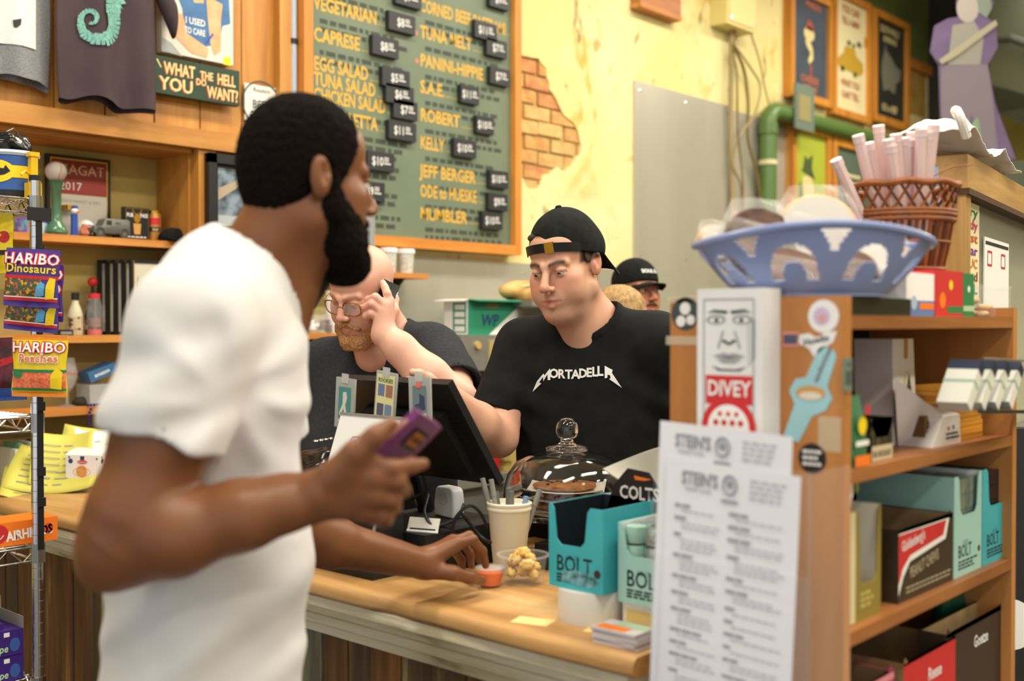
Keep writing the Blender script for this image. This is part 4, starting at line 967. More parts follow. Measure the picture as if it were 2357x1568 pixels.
for (px, py), rot, nm, lay in cards:
    Mv = frame_of((1.606, 0, 0), (0, -1, 0), (0, 0, 1)); x, y = on_plane(px, py, Mv); Mc = Mv @ Matrix.Translation((x, y, 0)) @ Matrix.Rotation(math.radians(rot), 4, 'Z')
    Mc = Mc @ Matrix.Diagonal((.95, 1.0, 1, 1)); c = thing('trading_card', nm, 'card', Mc.translation); bm = B(); box(bm, -.034, .034, -.056, .056, .0, .005); bm.transform(Mc); obj('case', bm, slab, c, world=True, bevel=.002)
    seen = {}
    for i, (n_, col, pl) in enumerate(lay): part_flat(c, Mc, [pl], mat('card_'+col, col, .5), n_, .0056+.0003*i)
    if 'rookie' in nm: part_text(c, Mc, 'ROOKIES', .012, M_green, bold=.02, align='CENTER', y=.034, depth=.0064)
    bm = B(); box(bm, -.012, .012, .045, .066, .0058, .0064); bm.transform(Mc); obj('tape', bm, tape, c, world=True)
# cartoon sign on an easel
u2 = Vector((.09, 0, .250)).normalized(); Me = frame_of(Vector((1.503, 1.952, 1.035)), (0, -1, 0), u2)
t = thing('cartoon_sign', 'white sheet with small ink drawing in a black stand before the till', 'sign', (1.51, 1.85, TOPZ))
bm = B(); box(bm, -.004, .214, -.010, .286, -.012, -.002); bm.transform(Me); obj('stand_back', bm, M_black, t, world=True, bevel=.002)
bm = B(); box(bm, -.006, .216, -.012, .02, -.002, .006); bm.transform(Me); obj('stand_lip', bm, M_black, t, world=True, bevel=.001)
bm = B(); box(bm, 1.515, 1.60, 1.75, 1.94, TOPZ, 1.10); obj('stand_foot', bm, M_black, t, world=True, bevel=.004)
bm = B(); box(bm, 0, .205, .002, .280, -.002, 0); bm.transform(Me); obj('sheet', bm, M_white, t, world=True)
bm = B(); box(bm, .203, .2068, .0, .282, -.002, .004); box(bm, 0, .2068, .2800, .2835, -.002, .004); bm.transform(Me); obj('acrylic_edge', bm, mat('grey_edge', '8c8880', .3), t, world=True)
def ink(bm, M, pts, w=.0012, d=.0006):
    for (x0, y0), (x1, y1) in zip(pts, pts[1:]):
        l = math.hypot(x1-x0, y1-y0) or 1e-6; nx, ny = -(y1-y0)/l*w/2, (x1-x0)/l*w/2
        flat(bm, M, [(x0+nx, y0+ny), (x0-nx, y0-ny), (x1-nx, y1-ny), (x1+nx, y1+ny)], d)
    return bm
bm = B(); c0 = (.070, .205)
for cx, s_ in ((.070, 1.0), (.112, .8)):
    ink(bm, Me, [(cx+.012*s_*math.cos(a), c0[1]+.016*s_*math.sin(a)) for a in [k*.45 for k in range(15)]]); ink(bm, Me, [(cx-.014*s_, c0[1]+.012*s_), (cx-.010*s_, c0[1]+.026*s_), (cx+.012*s_, c0[1]+.028*s_), (cx+.022*s_, c0[1]+.016*s_)]); ink(bm, Me, [(cx-.014*s_, c0[1]-.045), (cx-.010*s_, c0[1]-.018), (cx+.012*s_, c0[1]-.018), (cx+.016*s_, c0[1]-.045)]); ink(bm, Me, [(cx-.006, c0[1]-.02), (cx+.006, c0[1]-.04)])
ink(bm, Me, [(.15, .22), (.165, .24), (.158, .21), (.176, .222)]); obj('ink_drawing', bm, M_ink, t, world=True, kind='stuff')
part_text(t, Me, 'TIPS', .010, M_ink, align='CENTER', x=.155, y=.012)
# white receipt printer-like device, small card, cables, adapter
p = PZ(1030, 1190, 1.058); t = thing('card_reader', 'small white plastic device standing under the till screen', 'device', (p.x, p.y, 1.058), math.radians(-100))
def dev(u_, v_):
    a = u_*math.pi; w_ = .034+.004*math.sin(v_*3); return Vector((-w_+2*w_*u_, -.012*math.sin(a)-.004, .062*v_))
bm = B(); s = Sdf(); prism(bm, [(-.036, 0), (.036, 0), (.040, .03), (.034, .064), (.024, .070), (-.024, .070), (-.034, .064), (-.040, .03)], frame_of((0, -.012, 0), (1, 0, 0), (0, 0, 1)), .034); obj('body', bm, mat('white_plastic', 'e0e2e4', .3), t, bevel=.006, seg=3, smooth=True)
bm = B(); prism(bm, circ(0, .046, .020, 20, .016), frame_of((0, -.0130, 0), (1, 0, 0), (0, 0, 1)), .002); obj('face_inset', bm, mat('pale_plastic', 'cfd2d0', .4), t)
p = PZ(1004, 1238, 1.058); t = thing('small_card', 'small white card leaning in a holder by the till cables', 'card', (1.628, 1.722, 1.058), math.radians(-70)); bm = B(); box(bm, -.036, .036, 0, .002, 0, .032, Matrix.Rotation(math.radians(-25), 4, 'X')); obj('card', bm, mat('cream_card', 'd8d2c4', .5), t); bm = B(); box(bm, -.030, .030, .002, .024, 0, .008); obj('holder', bm, M_black, t); bm = B(); box(bm, -.037, .037, -.0008, .0, .001, .005, Matrix.Rotation(math.radians(-25), 4, 'X')); obj('edge_strip', bm, M_white, t)
def spline(P, k=6):
    P = [Vector(q) for q in P]; Q = []
    for i in range(len(P)-1):
        p0, p1, p2, p3 = P[max(i-1, 0)], P[i], P[i+1], P[min(i+2, len(P)-1)]
        for s_ in range(k): w_ = s_/k; Q.append(.5*((2*p1)+(p2-p0)*w_+(2*p0-5*p1+4*p2-p3)*w_*w_+(3*p1-p0-3*p2+p3)*w_**3))
    return Q+[P[-1]]
for pts, nm in (([(945, 1150, 2.42), (985, 1135, 2.40), (978, 1180, 2.38), (1000, 1210, 2.37), (1050, 1195, 2.36), (1068, 1160, 2.38)], 'black cable looping in front of white device'), ([(1040, 1225, 2.36), (1050, 1190, 2.35), (1080, 1165, 2.35), (1105, 1180, 2.36), (1122, 1215, 2.37)], 'black cable arching over to the pen cup'), ([(1060, 1180, 2.40), (1085, 1210, 2.36), (1110, 1238, 2.33), (1130, 1250, 2.34)], 'thin grey-black cable slanting past the adapter'), ([(940, 1215, 2.42), (975, 1222, 2.40), (1015, 1212, 2.38), (1045, 1218, 2.37)], 'black cable lying along the till box')):
    bm = B(); tube(bm, spline([PD(*q) for q in pts]), .0035, 8); tag(obj('cable', bm, M_black, smooth=True), nm, 'cable', 'till cables')
p = PZ(1085, 1232, 1.0); t = thing('power_adapter', 'black box power adapter among the till cables', 'adapter', (p.x-.02, 1.555, TOPZ), .1); bm = B(); box(bm, -.045, .045, -.03, .03, 0, .055); obj('box', bm, mat('matt_black'), t, bevel=.006); bm = B(); cyl(bm, (.045, 0, .03), (.062, 0, .03), .008, seg=12); obj('plug', bm, M_black, t)
p = PD(745, 1060, 2.62); t = thing('foil_bag', 'crumpled glossy black bag with metal studs beside the white drawing', 'bag', (p.x, p.y, TOPZ))
s = Sdf(); s.u(ell((p.x, p.y, 1.09), (.10, .11, .125)), .02); s.i(half((0, 0, TOPZ+.001), (0, 0, -1)), .002); v, q = mesh_sdf(lambda P: s(P)+.010*nz(P, 32)+.004*nz(P, 75, 2), (p.x-.14, p.y-.15, TOPZ-.01), (p.x+.14, p.y+.15, 1.25), .006); sdf_obj('bag', [(v, q, None)], mat('gloss_black_foil', '121314', .2), t)
for k in range(5): c = PD(728+k*12, 1016-2*k, 2.52); bm = B(); lathe(bm, [(0, .004), (.006, .003), (.008, 0)], c, 10); obj('stud', bm, M_chrome, t, world=True, smooth=True)
# paper cup of pens
p = PD(1172, 1220, 2.38); t = thing('paper_cup', 'tall cream paper cup holding pens beside the glass dome', 'cup', (p.x, p.y, TOPZ)); cupm = mat('cream_paper_cup', 'e6dfc8', .6)
bm = B(); lathe(bm, [(.031, 0), (.033, .004), (.046, .142), (.0485, .146), (.0485, .150), (.046, .152), (.0445, .148), (.031, .008), (0, .008)], seg=36); obj('cup', bm, cupm, t, smooth=True)
bm = B(); lathe(bm, [(.0465, .134), (.0478, .136), (.0478, .140), (.0468, .142)], seg=36); obj('rolled_rim', bm, cupm, t, smooth=True)
cp = Vector((p.x, p.y, TOPZ)); gpen = mat('grey_pen', '8a8a82', .4); bpen = mat('blue_pen', '7a9ac8', .4); dpen = mat('dark_grey_pen', '6a6a64', .4)
for (dx, dy, tx, ty, l, m, nm) in ((-.030, .010, -.030, .0, .200, gpen, 'grey pen leaning out of the paper cup, farthest from the glass dome'), (-.018, -.010, -.022, .0, .200, gpen, 'tall grey pen upright in the paper cup'), (-.008, .014, .006, 0, .178, dpen, 'dark grey pen in middle of the paper cup'), (-.02, .02, -.01, 0, .17, dpen, 'short dark pen tucked behind the tall grey pens'), (.010, -.012, -.004, .0, .175, dpen, 'dark pen beside the blue pen in the paper cup'), (.018, .004, .020, 0, .162, bpen, 'pale blue pen in the paper cup'), (.028, .0, .040, .01, .175, gpen, 'grey pen leaning towards the glass dome')):
    a = cp+RH*dx*.45+FH*dy+Vector((0, 0, .012)); b_ = cp+RH*(dx*.9+tx)+FH*(dy+ty)+Vector((0, 0, l)); t = thing('pen', nm, 'pen', a); d_ = (b_-a).normalized(); bm = B(); cyl(bm, a, b_-d_*.035, .0052, seg=10); obj('barrel', bm, m, t, world=True, smooth=True); bm = B(); cyl(bm, b_-d_*.035, b_, .0062, .0056, seg=10); obj('cap', bm, m, t, world=True, smooth=True)
# glass cake dome on its stand with cookies
p = PD(1305, 1100, 2.54); C0 = Vector((p.x, p.y, TOPZ)); PZ0 = .142
t = thing('cake_stand', 'clear glass pedestal cake stand on the counter', 'cake stand', C0); bm = B(); lathe(bm, [(.070, 0), (.072, .006), (.03, .018), (.018, .035), (.018, .070), (.04, .092), (.145, .099), (.153, .104), (.153, .108), (.145, .1075), (.03, .104), (0, .104)], seg=48); obj('stand', bm, M_glass, t, smooth=True); bm = B(); lathe(bm, [(.151, .105), (.156, .107), (.156, .111), (.152, .112)], seg=48, closed=True); obj('rim_bead', bm, M_glass, t, smooth=True)
t = thing('glass_dome', 'clear glass dome with ball knob over cookies', 'cake dome', C0+Vector((0, 0, PZ0+.001)))
PZ0 = .108; t.location.z = TOPZ+PZ0+.001
outp = [(.143, 0), (.1455, .025), (.144, .052), (.136, .080), (.117, .105), (.086, .122), (.050, .130), (.0, .132)]; inp = [(0, .128), (.049, .126), (.084, .118), (.114, .1015), (.1325, .078), (.1405, .051), (.142, .025), (.1395, 0)]
bm = B(); lathe(bm, outp+inp, seg=64, closed=True); obj('dome', bm, M_glass, t, smooth='all')
bm = B(); lathe(bm, [(r_*1.06, z_*1.0+.0115) for r_, z_ in [(0, .1205), (.045, .1215), (.046, .128), (.040, .131), (.022, .134), (.014, .140), (.0135, .148), (.020, .153), (.0235, .162), (.024, .172), (.021, .184), (.012, .193), (0, .1955)]], seg=40); obj('knob', bm, M_glass, t, smooth='all')
ckm = mat('cookie_brown', 'a8703a', .8, col2='8a5426', scale=60, contrast=(.4, .6), bump=.6, bscale=120)
pap = mat('waxed_paper', 'e8e2d4', .6)
for k, (z, dx) in enumerate(((.112, .0), (.134, .008), (.156, -.004))):
    t = thing('paper_sheet', ['bottom white paper sheet under the cookies in the dome', 'middle white paper sheet between cookies in the dome', 'top white paper sheet under the highest cookie'][k], 'paper', C0+Vector((dx, 0, z))); bm = B()
    def sh(u_, v_, a=.3*k): x, y = (u_-.5)*.175, (v_-.5)*.175; return Vector((x*math.cos(a)-y*math.sin(a), x*math.sin(a)+y*math.cos(a), .0105*((abs(u_-.5)*2)**3*(abs(v_-.5)*2)**2)+.0012*math.sin(9*u_+k)))
    grid(bm, sh, 14, 14, .0006); obj('sheet', bm, pap, t, smooth='all')
    t = thing('cookie', ['bottom cookie in the glass dome', 'middle cookie in the glass dome, between paper sheets', 'top cookie in the glass dome, studded with dark chips'][k], 'cookie', C0+Vector((dx, 0, z+.003))); rr = [1+.05*math.sin(3*a+k)+.03*math.sin(7*a+2*k) for a in [2*math.pi*j/40 for j in range(40)]]
    bm = B(); lathe(bm, [(.066, 0), (.072, .004), (.070, .009), (.055, .0125), (0, .0135)], seg=40)
    for v in bm.verts:
        r_ = math.hypot(v.co.x, v.co.y)
        if r_ > .01: j = int(round(math.atan2(v.co.y, v.co.x)/(2*math.pi)*40)) % 40; v.co.x *= rr[j]; v.co.y *= rr[j]
    obj('biscuit', bm, ckm, t, smooth=True)
    for j in range(9): a = RND.uniform(0, 6.28); r_ = RND.uniform(.01, .058); bm = B(); bmesh.ops.create_icosphere(bm, subdivisions=1, radius=.005, matrix=Matrix.Translation((r_*math.cos(a), r_*math.sin(a), .012))); obj('chocolate_chip', bm, mat('chocolate', '2e1a10', .5), t)
# clear tub of golden pieces, sauce cup
p = PZ(1205, 1330, TOPZ); t = thing('clear_tub', 'clear plastic tub full of golden pastry pieces', 'tub', (1.709, 1.508, TOPZ)); bm = B(); lathe(bm, [(.038, 0), (.042, .003), (.050, .052), (.053, .054), (.053, .056), (.0485, .056), (.041, .005), (0, .004)], seg=36); obj('tub', bm, M_thin, t, smooth=True)
bm = B(); lathe(bm, [(.051, .056), (.0545, .058), (.0545, .060), (.050, .061), (.049, .058)], seg=36, closed=True); obj('rim', bm, M_clear, t, smooth=True)
base = Vector((1.709, 1.508, TOPZ)); gm = mat('golden_pastry', 'e0b050', .6, col2='f0cf7c', scale=40, bump=.3)
for k in range(13):
    a = k*2.4; r_ = (.024 if k % 4 else .006)*(1 if k < 9 else .6); c = base+Vector((r_*math.cos(a), r_*math.sin(a), .018+.0105*(k//3)+.004)); bm = B(); box(bm, -.015, .015, -.010, .010, -.009, .009, Matrix.Rotation(k*1.3, 4, (1, .3*k, .5))); bmesh.ops.bevel(bm, geom=list(bm.edges), offset=.005, segments=2, affect='EDGES')
    for v in bm.verts: v.co *= 1+.16*mnoise.noise(v.co*70+Vector((k, 0, 0)))
    o = tag(obj('pastry_piece', bm, gm, smooth='all'), 'golden pastry piece heaped in the clear tub', 'pastry', 'pastry pieces in the clear tub'); o.location = c
p = PZ(1122, 1352, TOPZ); t = thing('sauce_cup', 'small cup of orange sauce with clear lid under the customer\'s fingers', 'sauce cup', (p.x+.008, p.y, TOPZ)); bm = B(); lathe(bm, [(.020, 0), (.022, .002), (.0285, .036), (.0275, .036), (.021, .004), (0, .003)], seg=32); obj('cup', bm, M_thin, t, smooth=True); bm = B(); lathe(bm, [(.0195, .0045), (.0262, .030), (0, .031)], seg=32); obj('sauce', bm, mat('orange_sauce', 'f06c00', .3), t, smooth=True); bm = B(); lathe(bm, [(.0295, .034), (.031, .036), (.031, .040), (.026, .041), (0, .042), (0, .040), (.025, .039), (.0290, .038)], seg=32); obj('lid', bm, M_clear, t, smooth=True)
# display cartons with a scooped front
def carton(name, label, cat, loc, rz, w, d, h, m, inner, notch=.45, group=None, th=.002, nx=(.18, .82), flap=False):
    t = thing(name, label, cat, loc, rz, group); z1 = h*notch
    fr = [(0, 0), (w, 0), (w, h), (w*nx[1]+.006, h), (w*nx[1], h-.008), (w*nx[1]-.006, z1+.01), (w*nx[1]-.016, z1), (w*nx[0]+.016, z1), (w*nx[0]+.006, z1+.01), (w*nx[0], h-.008), (w*nx[0]-.006, h), (0, h)]
    bm = B(); prism(bm, fr, frame_of((-w/2, 0, 0), (1, 0, 0), (0, 0, 1)), th); obj('front_panel', bm, m, t)
    for x in (-w/2, w/2-th): bm = B(); box(bm, x, x+th, th, d-th, 0, h); obj('side_panel', bm, m, t)
    bm = B(); box(bm, -w/2, w/2, d-th, d, 0, h); obj('back_panel', bm, m, t)
    bm = B(); box(bm, -w/2+th, w/2-th, th, d-th, 0, th); obj('bottom_panel', bm, inner, t)
    bm = B(); box(bm, -w/2+th, w/2-th, d-2*th, d-th, th, h-.001); obj('inner_back', bm, inner, t)
    for x in (-w/2+th, w/2-2*th): bm = B(); box(bm, x, x+th*.6, th, d-2*th, th, h-.001); obj('inner_side', bm, inner, t)
    return t, frame_of((-w/2, 0, 0), (1, 0, 0), (0, 0, 1))
def tparts(t, Mf): return basis(t) @ Mf
bolt_t = mat('turquoise_carton', '3aa8b4', .5, col2='48b8c4', scale=6); bolt_l = mat('mint_carton', 'a4d2c8', .5); inky = mat('dark_navy_inside', '0d1a22', .6); ser = mat('carton_black_ink', '1a2022', .6)
def bolt(t, Mf, w, h, s=1.0):
    Mw = tparts(t, Mf); part_text(t, Mw, 'BOLT', .040*s, ser, bold=.012, x=w*.14, y=h*.22, xs=.82); part_text(t, Mw, "COLT'S", .012*s, mat('faint_ink', '3a7a80', .6), x=w*.32, y=h*.37, xs=.8)
    part_flat(t, Mw, [circ(w*.90, h*.25, .0075*s, 18)], mat('bolt_badge', '3a2a24', .5), 'round_badge'); bm = B(); lines_bm(bm, Mw, w*.15, w*.85, h*.07, h*.19, 3, .0035, random.Random(5), .7, (.006, .018), .003); obj('small_print', bm, ser, t, world=True, kind='stuff')
# turquoise one stands on a paper roll
rc = PZ(1345, 1425, TOPZ); rc = Vector((1.585, 1.235, TOPZ)); t = thing('paper_roll', 'white paper roll lying flat under the turquoise carton', 'paper roll', rc); bm = B(); lathe(bm, [(.018, 0), (.060, 0), (.0605, .002), (.0605, .056), (.060, .058), (.018, .058)], seg=40, closed=True); obj('roll', bm, mat('white_roll', 'dcdad4', .7), t, smooth=True); bm = B(); lathe(bm, [(.015, 0), (.018, 0), (.018, .058), (.015, .058)], seg=24, closed=True); obj('core', bm, M_card, t, smooth=True)
t, Mf = carton('display_carton', 'open turquoise BOLT display carton standing on the white paper roll', 'carton', (1.540, 1.236, TOPZ+.0585), -math.pi/2, .122, .16, .148, bolt_t, inky, .52, nx=(.10, .72)); bolt(t, Mf, .122, .14, 1.0)
bm = B(); prism(bm, [(.03, .012), (.092, .008), (.115, .020), (.10, .032), (.06, .036), (.032, .028)], tparts(t, Mf) @ Matrix.Translation((0, 0, .0006)), .0004); obj('lake_picture', bm, mat('lake_print', '2a6470', .5, col2='8ac4cc', scale=60), t, world=True)
Mh = basis(t) @ frame_of((-.061, .156, .115), (1, 0, 0), (0, 0, 1)); bm = B(); prism(bm, [(.012, 0), (.140, 0), (.150, .030), (.108, .082), (.060, .086), (.026, .050)], Mh, .003); hd = obj('header_card', bm, mat('header_black', '241c20', .5), t, world=True); part_text(hd, Mh, "COLTS", .034, M_white, bold=.02, x=.042, y=.030, xs=.85); part_flat(hd, Mh, [[(.075, .074), (.115, .070), (.10, .066), (.078, .066)]], M_orange, 'orange_stroke')
t = thing('white_block', 'low white block raising the mint green carton', 'block', (1.575, 1.10, TOPZ)); bm = B(); box(bm, 0, .14, -.058, .058, 0, .046); obj('block', bm, M_white, t, bevel=.002); bm = B(); box(bm, -.0005, .0, -.05, .05, .012, .034); obj('label', bm, mat('note_yellow', 'e6cf88', .6), t)
t, Mf = carton('display_carton', 'mint green BOLT display carton beside the turquoise one on countertop', 'carton', (1.567, 1.100, TOPZ+.0465), -math.pi/2, .125, .15, .138, bolt_l, M_white, .60, nx=(.10, .92)); bolt(t, Mf, .125, .138, 1.0)
foilm = mat('silver_wrapper', 'c8ccc8', .25, .8, col2='8ab0a8', scale=30, bump=.4, bscale=60); jarm = mat('mint_wrapper', '9cc4b4', .35)
for k in range(8):
    i, j = k % 3, k//3; o = B(); lathe(o, [(.0, 0), (.018, .002), (.0195, .010), (.0195, .024), (.018, .030), (0, .032)], seg=20); tag(ob := obj('wrapped_sweet', o, foilm if k % 2 else jarm, smooth=True), 'silver and mint wrapped sweet in the mint carton', 'sweet', 'wrapped sweets in the mint carton'); ob.location = (1.592+.043*j, 1.061+.040*i, TOPZ+.050); o2 = ob.copy(); COL.objects.link(o2); o2.location.z += .0325; o3 = ob.copy(); COL.objects.link(o3); o3.location.z += .065
    o3 = ob.copy(); COL.objects.link(o3); o3.location.z += .0975
# white scoop-shaped tray end and card stack, yellow notes
t = thing('serving_scoop', 'large cream plastic scoop leaning up behind the mint carton', 'scoop', (1.86, 1.30, TOPZ)); o_ = PD(1500, 1115, 2.20)
Msc = frame_of(o_, RH*.88+UP*.35-FH*.2, UP*.9-RH*.3)
bm = B()
def scp(u_, v_): x = -.075+.15*u_; y = .062-.125*v_; wv = (1-v_)*.9+.15; return Vector((x*wv+.02*v_, y, .03*(abs(u_-.5)*2)**2-.02))
grid(bm, scp, 16, 14, .004); bm.transform(Msc); obj('blade', bm, mat('cream_plastic', 'd8d2c2', .35), t, world=True, smooth=True)
bm = B(); tube(bm, [Msc @ Vector((.02, -.06, -.02)), Vector((1.86, 1.30, TOPZ+.03)), Vector((1.875, 1.31, TOPZ+.002))], .009, 10); obj('handle', bm, mat('cream_plastic'), t, world=True, smooth=True)
p = PZ(1475, 1440, TOPZ)
for k in range(6):
    bm = B(); box(bm, -.030, .030, -.045, .045, 0, .0042); o = tag(obj('flyer', bm, mat('flyer_edge', 'c8c4c8', .5), bevel=.0006, seg=1), 'postcard-sized flyer in the small stack near the counter\'s end' if k < 5 else 'top flyer of the small stack, printed orange and green', 'flyer', 'stack of flyers'); o.location = (1.500+RND.uniform(-.002, .002), 1.100+RND.uniform(-.002, .002), TOPZ+.0043*k); o.rotation_euler.z = RND.uniform(-.06, .06)
    if k == 5: Mt_ = basis(o) @ frame_of((0, 0, .0043), (0, -1, 0), (1, 0, 0)); part_flat(o, Mt_, [rect(-.04, .02, -.025, .0)], M_orange, 'orange_block'); part_flat(o, Mt_, [rect(-.02, .042, .004, .024)], mat('pale_green_block', 'a8c8a0', .5), 'green_block')
for (px, py, nm) in ((1310, 1440, 'yellow sticky note partly under the paper roll'), (1395, 1452, 'cream paper slip stuck to the countertop by the flyers')):
    p = PZ(px, py, TOPZ); bm = B(); box(bm, -.022, .022, -.035, .035, 0, .0006); o = tag(obj('paper_note', bm, mat('note_yellow', 'e6cf88', .6)), nm, 'note'); o.location = (p.x-.02 if px < 1350 else p.x, p.y, TOPZ); o.rotation_euler.z = .3
    if px < 1350: o.location = (1.500, 1.30, TOPZ)
# jar beside the menu holder, clear bin of foil behind
p = PD(1512, 1045, 2.25); t = thing('glass_jar', 'small clear jar with white lid beside the menu sheets', 'jar', (1.79, 1.20, TOPZ)); bm = B(); lathe(bm, [(.035, 0), (.036, .12), (.026, .15), (.026, .175), (.023, .175), (.033, .118), (.032, .004), (0, .004)], seg=28); obj('jar', bm, M_clear, t, smooth=True); bm = B(); lathe(bm, [(.028, .165), (.028, .195), (.025, .198), (0, .198)], seg=28); obj('lid', bm, M_white, t, smooth=True)
# ------------------------------------------------------------------ wooden candy shelf unit at the counter's end
SX0, SX1, SY0, SY1 = 1.50, 2.235, .714, 1.010; S1, S2, S3, S4 = 1.512, 1.288, 1.052, .800
wu = wood('unit_wood', '7c4a20', '9a6030', 'ae7440', 'x', 1.0, .45); wuz = wood('unit_wood_side', 'a2662e', 'b4763a', 'c08648', 'z', .7, .45); wback = mat('unit_dark_back', '241a12', .8)
t = thing('shelf_unit', 'honey brown wooden candy shelf unit covered in stickers at the counter\'s end', 'shelf unit', ((SX0+SX1)/2, SY0, 0))
bm = B(); box(bm, SX0, SX0+.022, SY0, SY1, 0, 1.540); obj('side_panel', bm, wuz, t, world=True, bevel=.002)
bm = B(); box(bm, SX1-.022, SX1, SY0, SY1, 0, 1.530); obj('side_panel', bm, wuz, t, world=True, bevel=.002)
bm = B(); box(bm, SX0+.022, SX1-.022, SY1-.010, SY1, 0, S1-.02); obj('back_panel', bm, wback, t, world=True)
for z in (S1, S2, S3, S4, .55, .30, .08):
    bm = B(); box(bm, SX0+.022, SX1-.022, SY0+.001, SY1-.010, z-.020, z); obj('shelf', bm, wu, t, world=True, bevel=.002)
bm = B(); box(bm, SX0+.022, 1.78, SY0+.02, SY1, S1, 1.5395); obj('top_riser', bm, M_black, t, world=True, bevel=.002)
MP = frame_of((SX0, 0, 0), (0, -1, 0), (0, 0, 1))                # panel face, local x = -Y
def pp(px, py, x=SX0): v = PX(px, py, x); return -v.y, v.z
def sticker(name, label, px, py, build):
    x, y = pp(px, py); o = thing(name, label, 'sticker', (SX0, -x, y)); build(o, MP @ Matrix.Translation((x, y, .0005))); return o
wst = mat('sticker_white', 'e6e4e2', .4); bst = mat('sticker_black', '1c1e20', .4); cst = mat('sticker_cyan', '9ccad0', .4)
def st1(o, M): part_flat(o, M, [circ(0, 0, .026, 28, .026)], mat('sticker_slate', '3c4444', .4), 'disc'); part_flat(o, M, [circ(0, .008, .010, 14)], wst, 'pale_head', .0008); part_flat(o, M, [circ(-.008, -.012, .009, 12)], wst, 'pale_shape', .0008); part_flat(o, M, [circ(.010, -.010, .008, 12)], wst, 'pale_shape', .0008)
sticker('round_sticker', 'round black and white sticker on the panel beside the white box', 1578, 722, st1)
def st2(o, M):
    part_flat(o, M, [circ(0, 0, .022, 28)], bst, 'disc')
    for k in range(3): bm = B(); lines_bm(bm, M, -.015, .016, -.012+.009*k, -.005+.009*k, 1, .0048, random.Random(k), .9, (.004, .009), .0012, .0008); obj('white_print', bm, wst, o, world=True, kind='stuff')
sticker('round_sticker', 'round black sticker with lines of white print beside the menu sheets', 1870, 1055, st2)
def st3(o, M):
    R = M @ Matrix.Rotation(math.radians(-24), 4, 'Z'); part_flat(o, R, [[(-.013, -.075), (.013, -.075), (.016, -.03), (.032, -.012), (.034, .008), (.020, .020), (.015, .065), (.008, .072), (-.008, .072), (-.015, .065), (-.016, .018), (-.030, .008), (-.032, -.012), (-.016, -.026)]], cst, 'cutout'); part_flat(o, M, [circ(0, .0, .024, 20, .011)], mat('sticker_bun', 'c89a5c', .4), 'bun', .0008); part_flat(o, M, [circ(0, -.004, .018, 16, .006)], mat('sticker_cream', 'e0d4c0', .4), 'filling', .0011); bm = B(); text_bm(bm, 'sandwiches', .012, R @ Matrix.Rotation(math.pi/2, 4, 'Z'), align='LEFT', x=.018, y=-.004, depth=.0011, bold=.01); obj('script', bm, mat('sticker_plum', '7a4a58', .4), o, world=True)
sticker('cutout_sticker', 'pale blue cutout sticker with a sandwich, on the orange panel', 1866, 905, st3)
def st4(o, M): part_flat(o, M, [circ(0, 0, .024, 28)], wst, 'disc'); part_flat(o, M, [circ(-.003, 0, .013, 16)], mat('sticker_lilac', 'c8b4d0', .4), 'lilac_centre', .0008); part_flat(o, M, [circ(-.002, -.003, .006, 10)], mat('sticker_rose', 'd89a98', .4), 'pink_dot', .0011)
sticker('round_sticker', 'round white sticker with pink and lilac centre near the panel\'s top', 1896, 728, st4)
def st5(o, M): part_flat(o, M, [[(-.030, .010), (-.012, .012), (.0, .006), (.014, .014), (.032, .016), (.026, .0), (.010, -.010), (-.004, -.022), (-.012, -.010), (-.026, -.004)]], wst, 'cutout'); bm = B(); text_bm(bm, 'Howlin', .014, M @ Matrix.Rotation(.2, 4, 'Z'), align='CENTER', y=-.002, depth=.0009, bold=.02); obj('script', bm, bst, o, world=True)
sticker('cutout_sticker', 'white cutout sticker with black scrawl under the round pink one', 1880, 787, st5)
def st6(o, M): part_flat(o, M, [rect(-.013, .014, -.011, .011)], mat('sticker_pink', 'd88a74', .4), 'border'); part_flat(o, M, [rect(-.011, .011, -.007, .007)], mat('sticker_navy', '4a4e68', .4), 'centre', .0008)
sticker('label_sticker', 'small pink edged dark label sticker beside the white box', 1820, 781, st6)
for px, py, w, h, nm in ((1575, 690, .058, .010, 'strip of yellowed tape along the panel\'s top edge'), (1570, 784, .06, .014, 'strip of clear tape under the round black and white sticker'), (1910, 1000, .035, .05, 'wide piece of clear tape above the round black sticker')):
    sticker('tape_strip', nm, px, py, lambda o, M: part_flat(o, M, [rect(-w/2, w/2, -h/2, h/2)], mat('yellowed_tape', 'e0d2b4', .3, alpha=.55), 'tape'))
# white box with a printed face
FX = 1.446; ya, yb = PX(1605, 700, FX).y, PX(1755, 700, FX).y
t = thing('printed_box', 'tall white box with large black printed face and red band', 'box', (FX, (ya+yb)/2, 1.19)); bm = B(); box(bm, FX, SX0-.001, yb, ya, 1.19, 1.552); obj('box', bm, mat('white_box_card', 'e2e2e2', .5, col2='d8d8d6', scale=8), t, world=True, bevel=.002)
w = ya-yb; MF = frame_of((FX, ya, 1.19), (0, -1, 0), (0, 0, 1)); Hh = .362
def fpart(n, polys, m, d=.0006): return part_flat(t, MF, [[(x, .238+(y-.176)*.64 if y > .175 else y) for x, y in p_] for p_ in polys], m, n, d)
gy = mat('print_grey', '9a9c9e', .5)
bm = B(); ink(bm, MF, [(.012, .10), (.012, .346), (w-.014, .346), (w-.014, .10)], .0022, .0006); obj('border_line', bm, gy, t, world=True, kind='stuff')
